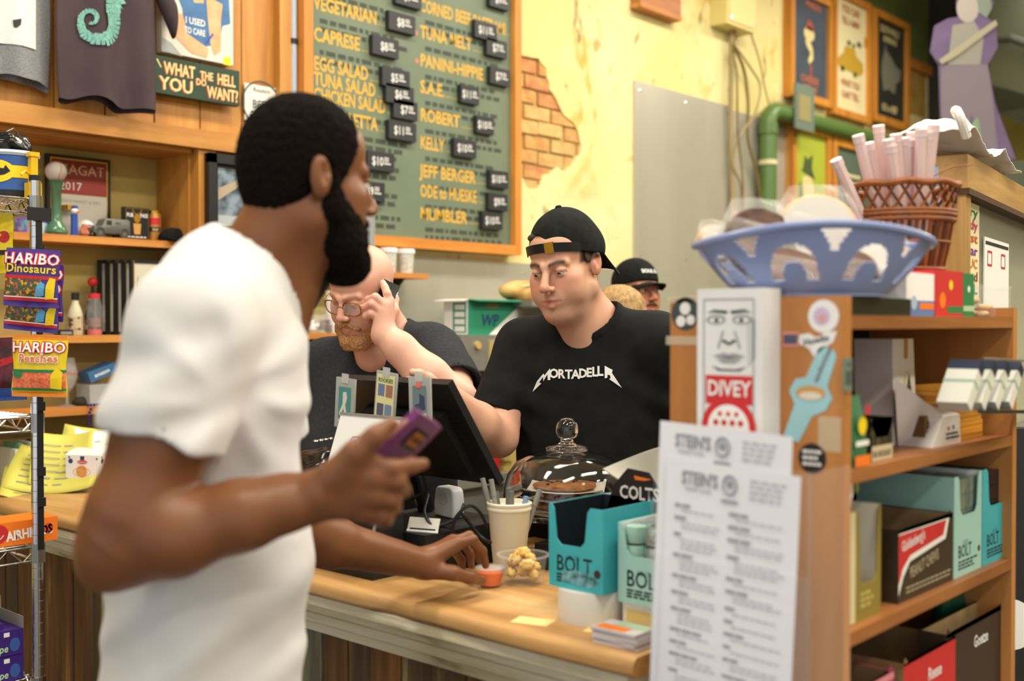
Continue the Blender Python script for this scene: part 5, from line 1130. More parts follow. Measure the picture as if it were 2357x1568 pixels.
for g, x in ((-1, w*.30), (1, w*.70)):
    fpart('brow', [[(x-.020*g, .318), (x+.004*g, .321), (x+.016*g, .313), (x+.004*g, .315), (x-.018*g, .311)]], M_ink); fpart('eye_shade', [circ(x, .298, .017, 20, .011)], gy, .0006); fpart('eye_white', [circ(x, .296, .011, 18, .0055)], M_white, .0008); fpart('pupil', [circ(x-.001*g, .296, .0045, 12)], M_ink, .0010); fpart('cheek_line', [[(x-.014*g, .272), (x-.011*g, .272), (x-.002*g, .232), (x-.005*g, .230)]], gy)
fpart('nose', [[(w*.5-.013, .248), (w*.5-.008, .252), (w*.5, .244), (w*.5+.008, .252), (w*.5+.013, .248), (w*.5, .238)]], M_ink); fpart('face_shade', [[(w*.5+.030, .29), (w*.5+.044, .30), (w*.5+.044, .21), (w*.5+.032, .19)]], mat('print_pale', 'c0c2c4', .5))
fpart('upper_lip', [[(w*.5-.028, .213), (w*.5-.008, .221), (w*.5, .218), (w*.5+.008, .221), (w*.5+.028, .213), (w*.5, .211)]], gy); fpart('mouth', [[(w*.5-.030, .2125), (w*.5, .2105), (w*.5+.030, .2125), (w*.5, .2075)]], M_ink, .0009); fpart('lower_lip', [[(w*.5-.022, .207), (w*.5+.022, .207), (w*.5+.010, .197), (w*.5-.010, .197)]], gy); fpart('chin_line', [[(w*.5-.030, .190), (w*.5-.018, .179), (w*.5+.018, .179), (w*.5+.030, .190), (w*.5+.014, .183), (w*.5-.014, .183)]], M_ink)
part_flat(t, MF, [rect(w*.5-.040, w*.5+.040, .190, .233)], M_red, 'red_band'); part_text(t, MF, 'DIVEY', .032, M_white, bold=.02, align='CENTER', x=w*.5, y=.203, xs=.85, depth=.0012)
for n_, r_, m_, d_ in (('red_ring', .046, M_red, .0014), ('white_disc', .035, M_white, .0018)): part_flat(t, MF, [circ(w*.5, .155, r_, 40)], m_, n_, d_)
for k in range(3): part_flat(t, MF, [circ(w*.5-.014+.014*k, .176, .0042, 5)], M_red, 'red_star', .0022)
for k in range(4): part_flat(t, MF, [circ(w*.5-.021+.014*k, .163, .0048, 8)], M_red, 'red_dot', .0022)
# acrylic pocket with menu sheets
HX = 1.375; ya, yb = PX(1516, 1000, HX).y, PX(1842, 1000, HX).y
t = thing('menu_holder', 'clear acrylic pocket holding paper menus on the shelf unit\'s side', 'holder', (HX, (ya+yb)/2, .55))
for a in ((HX-.002, HX, yb-.012, ya+.012, .60, 1.16), (HX+.006, HX+.008, yb-.012, ya+.012, .60, 1.30)): bm = B(); box(bm, *a); obj('acrylic_sheet', bm, M_thin, t, world=True)
for y in (yb-.014, ya+.012): bm = B(); box(bm, HX-.002, SX0-.001, y, y+.002, .60, 1.30 if y < ya else 1.24); obj('acrylic_side', bm, M_thin, t, world=True)
bm = B(); box(bm, HX-.002, SX0-.001, yb-.012, ya+.012, .598, .600); obj('acrylic_floor', bm, M_thin, t, world=True)
ppm = mat('menu_paper', 'ebebf1', .7, col2='e6e6ec', scale=3); r5 = random.Random(11)
def stein(o, M, top, full):
    W_ = .216
    part_text(o, M, "STEIN'S", .026, mat('menu_title_ink', '94959c', .7), bold=.03, x=.028, y=top-.034, xs=.72); part_text(o, M, 'MARKET & DELI', .008, M_grey_ink, x=.034, y=top-.044, xs=.8)
    bm = B(); tube(bm, [(M @ Vector((.108+.011*math.cos(a), top-.026+.013*math.sin(a), .0004))) for a in [2*math.pi*k/20 for k in range(20)]], .0014, 6, closed=True); obj('round_logo', bm, mat('menu_title_ink'), o, world=True); part_flat(o, M, [circ(.108, top-.026, .006, 6)], mat('menu_title_ink'), 'logo_centre')
    bm = B(); lines_bm(bm, M, .140, .200, top-.044, top-.012, 4, .003, r5, .7, (.006, .014), .003); obj('address_print', bm, mat('pale_print', 'b4b4bc', .7), o, world=True, kind='stuff')
    part_flat(o, M, [rect(.095, .122, top-.052, top-.048)], mat('menu_title_ink'), 'logo_caption')
    if not full:
        bm = B(); lines_bm(bm, M, .018, .050, top-.075, top-.058, 2, .004, r5, .9, (.01, .02), .003); lines_bm(bm, M, .110, .180, top-.085, top-.060, 2, .004, r5, .9, (.01, .02), .003); obj('menu_print', bm, M_grey_ink, o, world=True, kind='stuff'); return
    for cx, x1 in ((.018, .098), (.108, .200)):
        y = top-.066
        while y > top-.36:
            bm = B(); lines_bm(bm, M, cx, cx+r5.uniform(.022, .055), y-.004, y+.002, 1, .0046, r5, 1, (.010, .02), .002); obj('menu_heading', bm, mat('heading_ink', '9a9ba2', .7), o, world=True, kind='stuff')
            n_ = r5.choice([1, 1, 2, 2, 3]); bm = B(); lines_bm(bm, M, cx+.012, x1, y-.005-.0062*n_, y-.005, n_, .0022, r5, .75, (.005, .013), .0024); obj('menu_print', bm, mat('pale_print'), o, world=True, kind='stuff'); y -= .012+.0062*n_
for i, (px, py, nm, full) in enumerate(((1520, 968, 'rear white menu sheet with grey heading showing at top of holder', False), (1535, 1052, 'front white printed menu sheet in the acrylic holder', True))):
    xx = HX+.0035-.0028*i; tl = PX(px, py, xx); Ms_ = frame_of(Vector((xx, tl.y, tl.z)), (0, -1, -.045), (0, -.045, 1)); o = thing('menu_sheet', nm, 'menu', (xx, tl.y-.1, .62))
    bm = B(); grid(bm, lambda u_, v_: Vector((.216*u_, -.40*v_ if i == 0 else -.37*v_, -.0006*math.sin(v_*6))), 6, 14); bm.transform(Ms_); obj('sheet', bm, ppm, o, world=True, smooth='all')
    stein(o, Ms_ @ Matrix.Translation((0, 0, .0008)), 0, full)
# blue basket with bagged cookies
bc = PD(1870, 640, 1.74); bc = Vector((bc.x, bc.y, 1.541)); bmat = mat('blue_plastic_basket', '8493bd', .35, sss=0.0, alpha=.93); t = thing('plastic_basket', 'pale blue slotted plastic basket of wrapped cookies on the shelf unit', 'basket', bc, math.atan2(RH.y, RH.x))
a0, b0_, a1, b1_, hb = .112, .085, .182, .125, .088
def bw(ang, v): return Vector(((a0+(a1-a0)*v**.8)*math.cos(ang), (b0_+(b1_-b0_)*v**.8)*math.sin(ang), .004+hb*v+.012*v*math.cos(2*ang)*-1))
NS = 224; NVv = 26
bm = B(); V_ = [[bm.verts.new(bw(2*math.pi*i/NS, j/NVv)) for j in range(NVv+1)] for i in range(NS)]
for i in range(NS):
    ph_ = (i % 28)/28.0
    for j in range(NVv):
        v = (j+.5)/NVv; arch = .18 < v < .74 and abs(ph_-.5) < .33*math.sqrt(max(0, 1-((v-.18)/.56)**2)) and not abs(ph_-.5) < .17*math.sqrt(max(0, 1-((v-.18)/.30)**2)) 
        tri = .62 < v < .92 and min(ph_, 1-ph_) < .16*(v-.55)/.37
        if arch or tri: continue
        i2 = (i+1) % NS; bm.faces.new((V_[i][j], V_[i2][j], V_[i2][j+1], V_[i][j+1]))
bm.normal_update(); bmesh.ops.recalc_face_normals(bm, faces=bm.faces); bmesh.ops.solidify(bm, geom=list(bm.faces), thickness=.003); obj('slotted_wall', bm, bmat, t, smooth=True)
bm = B(); tube(bm, [bw(2*math.pi*i/72, 1.0) for i in range(72)], .006, 8, closed=True); obj('rim', bm, bmat, t, smooth=True)
bm = B(); lathe(bm, [(0, 0), (1, 0), (1, .004), (0, .004)], seg=48)
for v in bm.verts: v.co.x *= a0; v.co.y *= b0_
obj('floor', bm, bmat, t)
film = mat('clear_bag_film', 'f6f4f0', .12, alpha=.13, spec=.6); chok = mat('chocolate_cookie', '4a3024', .7, col2='6a4a38', scale=30, bump=.4); icing = mat('white_icing', 'cdc5ba', .5); whc = mat('pale_cookie', 'dcc09a', .7, col2='c8a074', scale=30)
Bf = basis(t)
def bagged(label, loc, tilt, rz, r, m, top=None, tail=1.0):
    o = thing('bagged_cookie', label, 'cookie', (Bf @ Vector(loc))); M_ = Bf @ Matrix.Translation(loc) @ Matrix.Rotation(rz, 4, 'Z') @ Matrix.Rotation(tilt, 4, 'X')
    bm = B(); lathe(bm, [(0, -.008), (r*.95, -.007), (r, 0), (r*.93, .008), (0, .010)], seg=36); bm.transform(M_); obj('cookie', bm, m, o, world=True, smooth=True)
    if top: bm = B(); lathe(bm, [(r*.9, .008), (r*.88, .012), (0, .0135)], seg=36); bm.transform(M_); obj('icing', bm, top, o, world=True, smooth=True)
    bm = B()
    def fl(u_, v_):
        a = 2*math.pi*u_; yv = -1.05+2.3*v_*tail; w_ = r*1.12*math.sqrt(max(.02, 1-min(1, abs(yv))**2.2)) if yv < .6 else r*(1.05*max(.05, .95-(yv-.6)*.55)); return Vector((w_*math.cos(a), r*yv, (.016*max(.15, 1-max(0, yv)*.7))*math.sin(a)+.004*math.sin(7*yv+3*math.cos(a))))
    grid(bm, fl, 24, 16); bm.transform(M_); obj('clear_bag', bm, film, o, world=True, smooth='all')
bagged('dark chocolate cookie in clear bag standing up in blue basket', (-.075, .02, .085), math.radians(70), .15, .062, chok)
bagged('round white iced cookie in clear bag standing in blue basket', (.015, .03, .100), math.radians(76), -.15, .066, whc, icing)
bagged('brown cookie in clear bag lying low in the blue basket', (-.04, -.03, .040), math.radians(40), .1, .050, chok)
bagged('pale cookie in clear bag at rim of blue basket, far from the chocolate one', (.105, .0, .060), math.radians(60), -.5, .042, whc, icing)
bagged('small pale cookie in clear bag at blue basket\'s edge by the steel wall sheet', (-.145, .03, .085), math.radians(75), .3, .032, whc, icing)
bagged('dark cookie in clear bag low beside the pale one in blue basket', (.055, -.02, .040), math.radians(50), -.1, .040, chok)
# dark box riser, wicker basket of straws
wc = PD(2072, 560, 2.06); t = thing('dark_box', 'plain dark box under the wicker basket', 'box', (wc.x, wc.y, S1)); bm = B(); box(bm, -.06, .06, -.05, .06, 0, .072); obj('carton', bm, M_black, t, bevel=.002); bm = B(); box(bm, -.061, .061, -.051, .061, .06, .0735); obj('lid', bm, mat('matt_black'), t, bevel=.002)
WB = Vector((wc.x, wc.y, S1+.0745)); t = thing('wicker_basket', 'brown round wicker basket full of wrapped straws', 'basket', WB); wk = mat('brown_wicker', '7a3f16', .5, col2='98561f', scale=30); wk2 = mat('dark_wicker', '542a0e', .5)
wr_ = lambda z: .070+.030*(z/.165)**.8
for k in range(44):
    a = 2*math.pi*k/44; bm = B(); tube(bm, [Vector((wr_(z)*math.cos(a), wr_(z)*math.sin(a), z)) for z in (.004, .05, .105)], .0036, 6); obj('stake', bm, wk if k % 2 else wk2, t, smooth=True)
for z, r in ((.004, .004), (.012, .004), (.060, .0026), (.100, .005), (.109, .005), (.1155, .004)): bm = B(); tube(bm, [(wr_(z)*math.cos(a)*1.03, wr_(z)*math.sin(a)*1.03, z) for a in [2*math.pi*k/40 for k in range(40)]], r, 6, closed=True); obj('hoop', bm, wk, t, smooth=True)
for s_ in (1, -1):
    for k in range(26):
        a = 2*math.pi*k/26; bm = B(); tube(bm, [Vector((wr_(z)*math.cos(a+s_*w_), wr_(z)*math.sin(a+s_*w_), z)) for z, w_ in ((.112, 0), (.135, .16), (.160, .32))], .0028, 5); obj('lattice_cane', bm, wk if s_ > 0 else wk2, t, smooth=True)
bm = B(); tube(bm, [(wr_(.163)*math.cos(a), wr_(.163)*math.sin(a), .163+.002*math.sin(a*9)) for a in [2*math.pi*k/48 for k in range(48)]], .0065, 8, closed=True); obj('rim', bm, wk, t, smooth=True)
bm = B(); lathe(bm, [(0, .002), (.070, .002), (.070, .006), (0, .006)], seg=32); obj('base', bm, wk, t)
bm = B(); tube(bm, [WB+RH*.02+UP*.165, WB+RH*.09+UP*.20-FH*.02, WB+RH*.13+UP*.205], .0014, 5); obj('loose_cane', bm, wk, t, world=True)
strp = mat('pink_straw_wrap', 'ecd0cc', .4, alpha=.92); stc = [mat('straw_core_%d' % i, c, .4) for i, c in enumerate(('e88a80', 'e8a0a0', 'e8b090'))]; tips = mat('white_wrap_tip', 'ecdedc', .5, alpha=.9)
for k, (px, py, dpx) in enumerate([(1924, 368, 60), (1975, 312, 45), (1998, 330, 42), (2022, 290, 30), (2045, 322, 28), (2062, 310, 20), (2083, 318, 12), (2100, 305, 5), (2120, 298, -6), (2150, 288, -20), (2092, 322, 8), (1990, 345, 40), (2050, 335, 22), (2135, 305, -14)]):
    top = PD(px, py, 1.99+.012*(k % 4)); bot = WB+RH*((px+dpx-2072)/FPX*2.0*.75)+FH*.015*((k % 4)-1.5)+UP*.05
    d_ = (top-bot).normalized(); o = thing('wrapped_straw', 'pink straw in white paper wrap standing in the wicker basket', 'straw', bot, group='wrapped straws in the wicker basket')
    bm = B(); tube(bm, [bot, top-d_*.016, top-d_*.008, top], [.0102, .0102, .0112, .0114], 8); obj('wrap', bm, strp, o, world=True, smooth=True)
    bm = B(); tube(bm, [bot+d_*.002, top-d_*.025], .0056, 6); obj('straw', bm, stc[k % 3], o, world=True, smooth=True); bm = B(); tube(bm, [top-d_*.012, top+d_*.001], [.0112, .0110], 8); obj('wrap_tip', bm, tips, o, world=True, smooth=True)
# small cartons and nut tub on the top
def plain_box(name, label, cat, px0, px1, y, d, z0, h, m, group=None, bev=.0015, rz=0):
    x0, x1 = PY(px0, 700, y).x, PY(px1, 700, y).x; t = thing(name, label, cat, ((x0+x1)/2, y, z0), rz, group); bm = B(); box(bm, -(x1-x0)/2, (x1-x0)/2, 0, d, 0, h); obj('carton', bm, m, t, bevel=bev); return t, x1-x0, basis(t) @ frame_of((-(x1-x0)/2, 0, 0), (1, 0, 0), (0, 0, 1))
t, w, M_ = plain_box('tea_carton', 'white carton with blue foot on top of shelf unit, by red one', 'carton', 2086, 2152, .742, .045, S1, .072, M_white); part_flat(t, M_, [rect(0, w, 0, .026)], mat('carton_blue', '5a7ab0', .5), 'blue_foot'); part_flat(t, M_, [rect(w*.45, w*.95, .012, .022)], M_orange, 'orange_mark', .0008); part_flat(t, M_, [circ(w*.25, .022, .012, 14)], mat('carton_pale_blue', 'a8bcd0', .5), 'pale_leaf', .0008)
t, w, M_ = plain_box('tea_carton', 'red carton with orange fruit and green strip on shelf unit top', 'carton', 2153, 2216, .740, .045, S1, .080, M_red); part_flat(t, M_, [circ(w*.25, .028, .014, 16)], M_orange, 'fruit'); part_flat(t, M_, [rect(w*.42, w, .006, .018)], M_green, 'green_strip'); part_flat(t, M_, [circ(w*.55, .055, .009, 8)], M_yellow, 'yellow_mark')
t, w, M_ = plain_box('tea_carton', 'green carton beside the red one on shelf unit top', 'carton', 2217, 2242, .740, .045, S1, .078, M_green); part_flat(t, M_, [rect(0, w, .010, .020)], mat('pale_green_block', 'a8c8a0', .5), 'pale_strip'); part_flat(t, M_, [circ(w*.5, .05, .006, 10)], M_white, 'white_mark')
x0, x1 = PY(2250, 700, .745).x, PY(2326, 700, .745).x; t = thing('nut_tub', 'clear tub of pale nuts on shelf unit top beside green carton', 'tub', ((x0+x1)/2, .79, S1)); bm = B(); box(bm, -(x1-x0)/2, (x1-x0)/2, -.045, .05, 0, .058); obj('tub', bm, M_clear, t, bevel=.004); bm = B(); box(bm, -(x1-x0)/2-.002, (x1-x0)/2+.002, -.047, .052, .056, .061); obj('lid', bm, M_clear, t, bevel=.002)
for k in range(14): bm = B(); bmesh.ops.create_icosphere(bm, subdivisions=2, radius=1); [setattr(v, 'co', Vector((v.co.x*.010, v.co.y*.007, v.co.z*.006))) for v in bm.verts]; o = tag(obj('nut', bm, mat('pale_nut', 'd8b888', .6, col2='c8a070', scale=40), smooth='all'), 'pale shelled nut in the clear tub on shelf unit top', 'nut', 'nuts in the clear tub'); o.location = ((x0+x1)/2+(-.022+.022*(k % 3)), .762+.02*((k//3) % 3), S1+.007+.0125*(k//6)); o.rotation_euler.z = RND.uniform(0, 3)
# ---- shelf two
yF = SY0+.018
gbm = mat('green_pouch', '2f6a44', .4, col2='3a7c50', scale=12)
def pouch(name, label, x, y, z, w, d, h, m, rz=0.0, cat='bag'):
    t = thing(name, label, cat, (x, y, z), rz); bm = B(); NN = 12
    def sf(u_, v_): a = 2*math.pi*u_; k = 1-.85*max(0, (v_-.35)/.65)**1.3; c, s_ = math.cos(a), math.sin(a); return Vector((w/2*math.copysign(abs(c)**.6, c)*(1-.05*v_), d/2*math.copysign(abs(s_)**.7, s_)*k, h*v_))
    grid(bm, sf, 28, NN); bmesh.ops.holes_fill(bm, edges=bm.edges); obj('pouch', bm, m, t, smooth=True); return t, basis(t) @ frame_of((-w/2, -d/2-.0005, 0), (1, 0, 0), (0, 0, 1))
t, M_ = pouch('candy_pouch', 'green candy pouch with yellow fruit and orange foot beside the post', 1.569, .738, S2, .062, .036, .105, gbm); part_flat(t, M_, [circ(.028, .062, .014, 16), ], M_yellow, 'yellow_fruit', .003); part_flat(t, M_, [circ(.026, .086, .008, 12)], M_red, 'red_fruit', .012); part_flat(t, M_, [rect(.004, .056, .002, .018)], M_orange, 'orange_foot', .003); part_flat(t, M_, [rect(.006, .05, .032, .040)], M_white, 'white_print', .003)
bm = B(); tube(bm, [(1.560, .80, S2+.004), (1.565, .80, S2+.14), (1.585, .80, S2+.165), (1.600, .80, S2+.15)], .004, 6); tag(obj('bag_handle', bm, mat('tan_cord', 'a8823c', .7), smooth=True), 'tan cord handle loop rising behind the green candy pouch', 'handle')
x = PY(2007, 1020, yF).x; t, Mf = carton('chocolate_carton', 'black patterned carton with cream chocolate label on second shelf', 'carton', (x+.037, yF, S2), 0, .075, .12, .066, mat('black_pattern', '2a241a', .5, col2='5a4c2c', scale=55, contrast=(.5, .56)), mat('dark_inside', '1a1410', .8), .55, nx=(.0, 1.0)); M_ = tparts(t, Mf); part_flat(t, M_, [rect(0, .075, .001, .024)], mat('cream_label', 'c8b898', .5), 'cream_label'); part_text(t, M_, 'SEA CHOCOLATE', .013, ser, bold=.02, x=.004, y=.007, xs=.62, depth=.0008)
wb = mat('white_bakery_card', 'd8d0ca', .55); x0, x1 = PY(2035, 900, yF+.10).x, PY(2095, 900, yF+.10).x
t = thing('bakery_box', 'tall white bakery box with arched window on second shelf', 'box', (x0, yF+.04, S2)); bm = B(); prism(bm, [(0, 0), (.115, 0), (.100, .05), (.085, .185), (-.005, .185), (.0, .08)], frame_of((x0-.02, yF+.075, S2), (1, 0, 0), (0, 0, 1)), .07); obj('carton', bm, wb, t, world=True)
Mw_ = frame_of((x0-.02, yF+.0745, S2), (1, 0, 0), (0, 0, 1)); part_flat(t, Mw_, [[(.052, .04), (.080, .04), (.078, .09), (.066, .125), (.055, .09)]], mat('window_dark', '3a3226', .15), 'arched_window'); part_flat(t, Mw_, [rect(.045, .060, .150, .185)], M_gold, 'gold_seal'); part_flat(t, Mw_, [[(.036, .03), (.050, .03), (.052, .10), (.062, .13), (.048, .12)]], mat('pale_yellow_card', 'd8c88c', .5), 'yellow_window_edge')
hexa(bm := B(), [(x0-.01, yF+.01, S2), (x0+.12, yF+.01, S2), (x0+.12, yF+.07, S2), (x0-.01, yF+.07, S2), (x0+.045, yF+.012, S2+.05), (x0+.12, yF+.012, S2+.05), (x0+.10, yF+.07, S2+.07), (x0-.05, yF+.06, S2+.12)]); obj('front_flap', bm, wb, t, world=True); Mw_ = frame_of((x0, yF+.0095, S2), (1, 0, 0), (0, 0, 1)); part_flat(t, Mw_, [rect(.058, .066, .025, .032)], M_red, 'red_mark'); part_flat(t, Mw_, [rect(.080, .088, .026, .033)], M_blue, 'blue_mark'); bm = B(); lines_bm(bm, Mw_, .05, .115, .008, .022, 2, .004, r5, .9, (.006, .014), .002); obj('print', bm, ser, t, world=True, kind='stuff')
brn = mat('brown_print_carton', '6e5024', .6, col2='7c5c2c', scale=12)
for px0, px1, h, nm in ((2130, 2174, .052, 'small brown printed carton between white box and yellow slabs'), (2283, 2322, .058, 'small brown printed carton beyond the yellow slabs')):
    t, w, M_ = plain_box('brown_carton', nm, 'carton', px0, px1, yF+.03, .10, S2, h, brn); bm = B(); lines_bm(bm, M_, .006, w-.006, .012, h-.008, 4, .004, r5, .95, (.006, .016), .002); obj('print', bm, ser, t, world=True, kind='stuff')
ylw = mat('amber_box', 'e09a34', .45); x0, x1 = PY(2178, 1000, yF+.02).x, PY(2285, 1000, yF+.02).x
for k, (dx, nm) in enumerate(((0, 'bottom amber chocolate box of the stack on second shelf'), (0, 'second amber chocolate box from the stack\'s bottom'), (-.008, 'third amber chocolate box from the stack\'s bottom'), (-.016, 'fourth amber chocolate box from the stack\'s bottom'), (-.034, 'fifth amber chocolate box, just under the top one'), (-.042, 'top amber chocolate box of the stack on second shelf'))):
    t = thing('chocolate_box', nm, 'box', ((x0+x1)/2+dx, yF+.02, S2+.0165*k), group='stack of amber chocolate boxes'); bm = B(); box(bm, -.062, .062, 0, .10, 0, .0160); obj('carton', bm, ylw, t, bevel=.0012); bm = B(); box(bm, -.0622, .0622, -.0003, .1002, .0072, .0084); obj('lid_seam', bm, mat('amber_dark', 'a8681a', .5), t)
# tilted rack of white and navy boxes on the far post
cx = PY(2300, 890, .72); navy = mat('navy_end', '1e2c44', .5); wbx = mat('white_mint_box', 'd8d8cc', .5)
for k in range(4):
    px = 2247+k*31; t = thing('mint_box', ['slim white and navy box, first in tilted rack from the amber stack', 'slim white and navy box, second in tilted rack from the amber stack', 'slim white and navy box, third in tilted rack from the amber stack', 'slim white and navy box, last in tilted rack from the amber stack'][k], 'box', PY(px, 888, .655), rot=(0, math.radians(42), 0), group='slim boxes in tilted rack')
    bm = B(); box(bm, -.011, .011, 0, .05, -.045, .045); obj('carton', bm, wbx, t, bevel=.001); bm = B(); box(bm, -.0114, .0114, -.0004, .0504, .026, .0455); obj('navy_end', bm, navy, t); bm = B(); box(bm, -.0114, .0114, -.0004, .0504, -.002, .004); obj('green_stripe', bm, mat('sage_stripe', '9ab09c', .5), t)
t = thing('box_rack', 'clear tilted rack holding the slim white and navy boxes', 'rack', PY(2300, 950, .74)); hexa(bm := B(), [PY(2250, 952, .655), PY(2372, 952, .655), PY(2372, 952, .712), PY(2250, 952, .712), PY(2250, 944, .655), PY(2372, 944, .655), PY(2372, 944, .712), PY(2250, 944, .712)]); obj('ledge', bm, mat('dark_rack', '1c2028', .4), t, world=True)
bm = B(); tube(bm, [PY(2262, 826, .652), PY(2390, 832, .652)], .0018, 6); obj('wire', bm, M_chrome, t, world=True)
# dark items at the back of shelf two, price clip on the post
x0 = PY(2165, 850, .93).x; t = thing('dark_pouch', 'dark pouch with pale label at the back of second shelf', 'bag', (x0, .93, S2)); bm = B(); box(bm, -.05, .05, 0, .05, 0, .17); obj('pouch', bm, mat('dark_brown_pouch', '1c1712', .5), t, bevel=.01); M_ = basis(t) @ frame_of((-.05, -.0006, 0), (1, 0, 0), (0, 0, 1)); part_flat(t, M_, [[(.048, .03), (.075, .05), (.078, .15), (.062, .165), (.048, .15)]], mat('pale_label_tan', '6a6244', .6), 'pale_label')
x0 = PY(2000, 850, .93).x; t = thing('dark_box', 'dark carton at the back of second shelf behind the pouch', 'box', (x0-.02, .90, S2)); bm = B(); box(bm, -.06, .06, 0, .09, 0, .15); obj('carton', bm, mat('dark_brown_box', '201a16', .5), t, bevel=.002); bm = B(); box(bm, -.0605, .0605, -.0005, .0, .10, .125); obj('label_band', bm, mat('dim_band', '3a3024', .5), t)
p = PY(1947, 860, SY0-.002); t = thing('price_clip', 'grey-green price card clipped to the shelf unit\'s post', 'price tag', p); bm = B(); box(bm, -.012, .012, -.004, -.001, -.025, .022); obj('card', bm, mat('grey_green_card', '6c7a6c', .5), t); M_ = basis(t) @ frame_of((0, -.0042, 0), (1, 0, 0), (0, 0, 1)); part_flat(t, M_, [rect(-.008, .008, -.015, .004)], mat('slate_print', '44524c', .5), 'print'); part_flat(t, M_, [circ(0, .013, .003, 8)], ser, 'clip_hole')
# ---- shelf three
gl = mat('gold_card', '8a7a34', .5); x0 = PY(1952, 1300, yF).x
t, Mf = carton('napkin_box', 'white and gold carton with tall cutout front on third shelf', 'carton', (x0+.058, yF, S3), 0, .112, .16, .170, gl, mat('cream_inside', 'e8e0cc', .6), .32, nx=(.30, .93)); part_flat(t, tparts(t, Mf), [rect(0, .022, .002, .168)], mat('cream_edge', 'd6cca0', .5), 'cream_corner'); bm = B(); lines_bm(bm, tparts(t, Mf), .04, .09, .018, .045, 3, .006, r5, .9, (.01, .02), .003); obj('print', bm, mat('pale_gold_ink', 'b8a860', .5), t, world=True, kind='stuff')
x0, x1 = PY(2068, 1300, yF).x, PY(2193, 1300, yF).x; w = x1-x0; rb = mat('peanut_brown', '3a2c1c', .5)
t, Mf = carton('peanut_carton', 'open red and brown peanut chew carton on third shelf', 'carton', ((x0+x1)/2, yF, S3), 0, w, .17, .118, rb, M_card, .96, nx=(.02, .98)); M_ = tparts(t, Mf); part_flat(t, M_, [[(0, .012), (.018, .04), (.045, .062), (w*.85, .078), (w*.92, .112), (0, .112)]], M_white, 'white_swoosh'); part_flat(t, M_, [[(0, .03), (.016, .055), (.045, .072), (w*.80, .086), (w*.86, .110), (0, .110)]], M_red, 'red_flag', .0008); part_text(t, M_, "Goldenberg's", .024, M_white, bold=.015, x=.012, y=.082, xs=.72, rot=.10, depth=.0012); part_text(t, M_, 'PEANUT CHEWS', .026, mat('tan_ink', 'b0a488', .5), bold=.02, x=.045, y=.034, xs=.62, rot=.12, depth=.0009); bm = B(); lines_bm(bm, M_, .03, w-.01, .010, .024, 2, .003, r5, .95, (.008, .02), .003); obj('small_print', bm, mat('tan_ink'), t, world=True, kind='stuff')
for px0, px1, m, nm, inn in ((2196, 2259, bolt_l, 'mint green BOLT carton of silver sweets on third shelf', M_white), (2261, 2328, bolt_t, 'turquoise BOLT carton of dark sweets on third shelf', inky)):
    x0, x1 = PY(px0, 1250, yF).x, PY(px1, 1250, yF).x; w = x1-x0; t, Mf = carton('display_carton', nm, 'carton', ((x0+x1)/2, yF, S3), 0, w, .18, .178, m, inn, .60, nx=(.18, .88)); bolt(t, Mf, w, .15, .72 if w < .1 else .8)
    sm = foilm if m is bolt_l else mat('dark_wrapper', '1c2430', .25, .4)
    tn = 'silver' if m is bolt_l else 'dark'
    bw_ = (w-.012)/3
    for k in range(36): bm = B(); box(bm, -bw_/2+.001, bw_/2-.001, -.030, .030, 0, .027); o = tag(obj('wrapped_bar', bm, sm, bevel=.008, seg=2, smooth=True), tn+' wrapped sweet in the '+('mint' if m is bolt_l else 'turquoise')+' carton on third shelf', 'sweet', tn+' sweets on third shelf'); o.location = (x0+.006+bw_*(k % 3+.5), yF+.037+.064*((k//3) % 2), S3+.0035+.0278*(k//6))
# hanging white tag and green-yellow strip under shelf two
t = thing('paper_tag', 'torn white paper hanging under the second shelf', 'paper', (1.555, .735, S2-.045)); bm = B(); prism(bm, [(-.025, .025), (.02, .025), (.022, .008), (.015, -.004), (.010, -.018), (-.004, -.008), (-.02, .006)], frame_of((1.555, .735, S2-.0455), (1, 0, 0), (0, 0, 1)), .0006); obj('paper', bm, M_white, t, world=True); bm = B(); prism(bm, [(.030, .025), (.036, .025), (.037, .006), (.031, .004)], frame_of((1.555, .735, S2-.0455), (1, 0, 0), (0, 0, 1)), .0006); obj('lime_strip', bm, mat('lime_strip', 'b8c83c', .5), t, world=True)
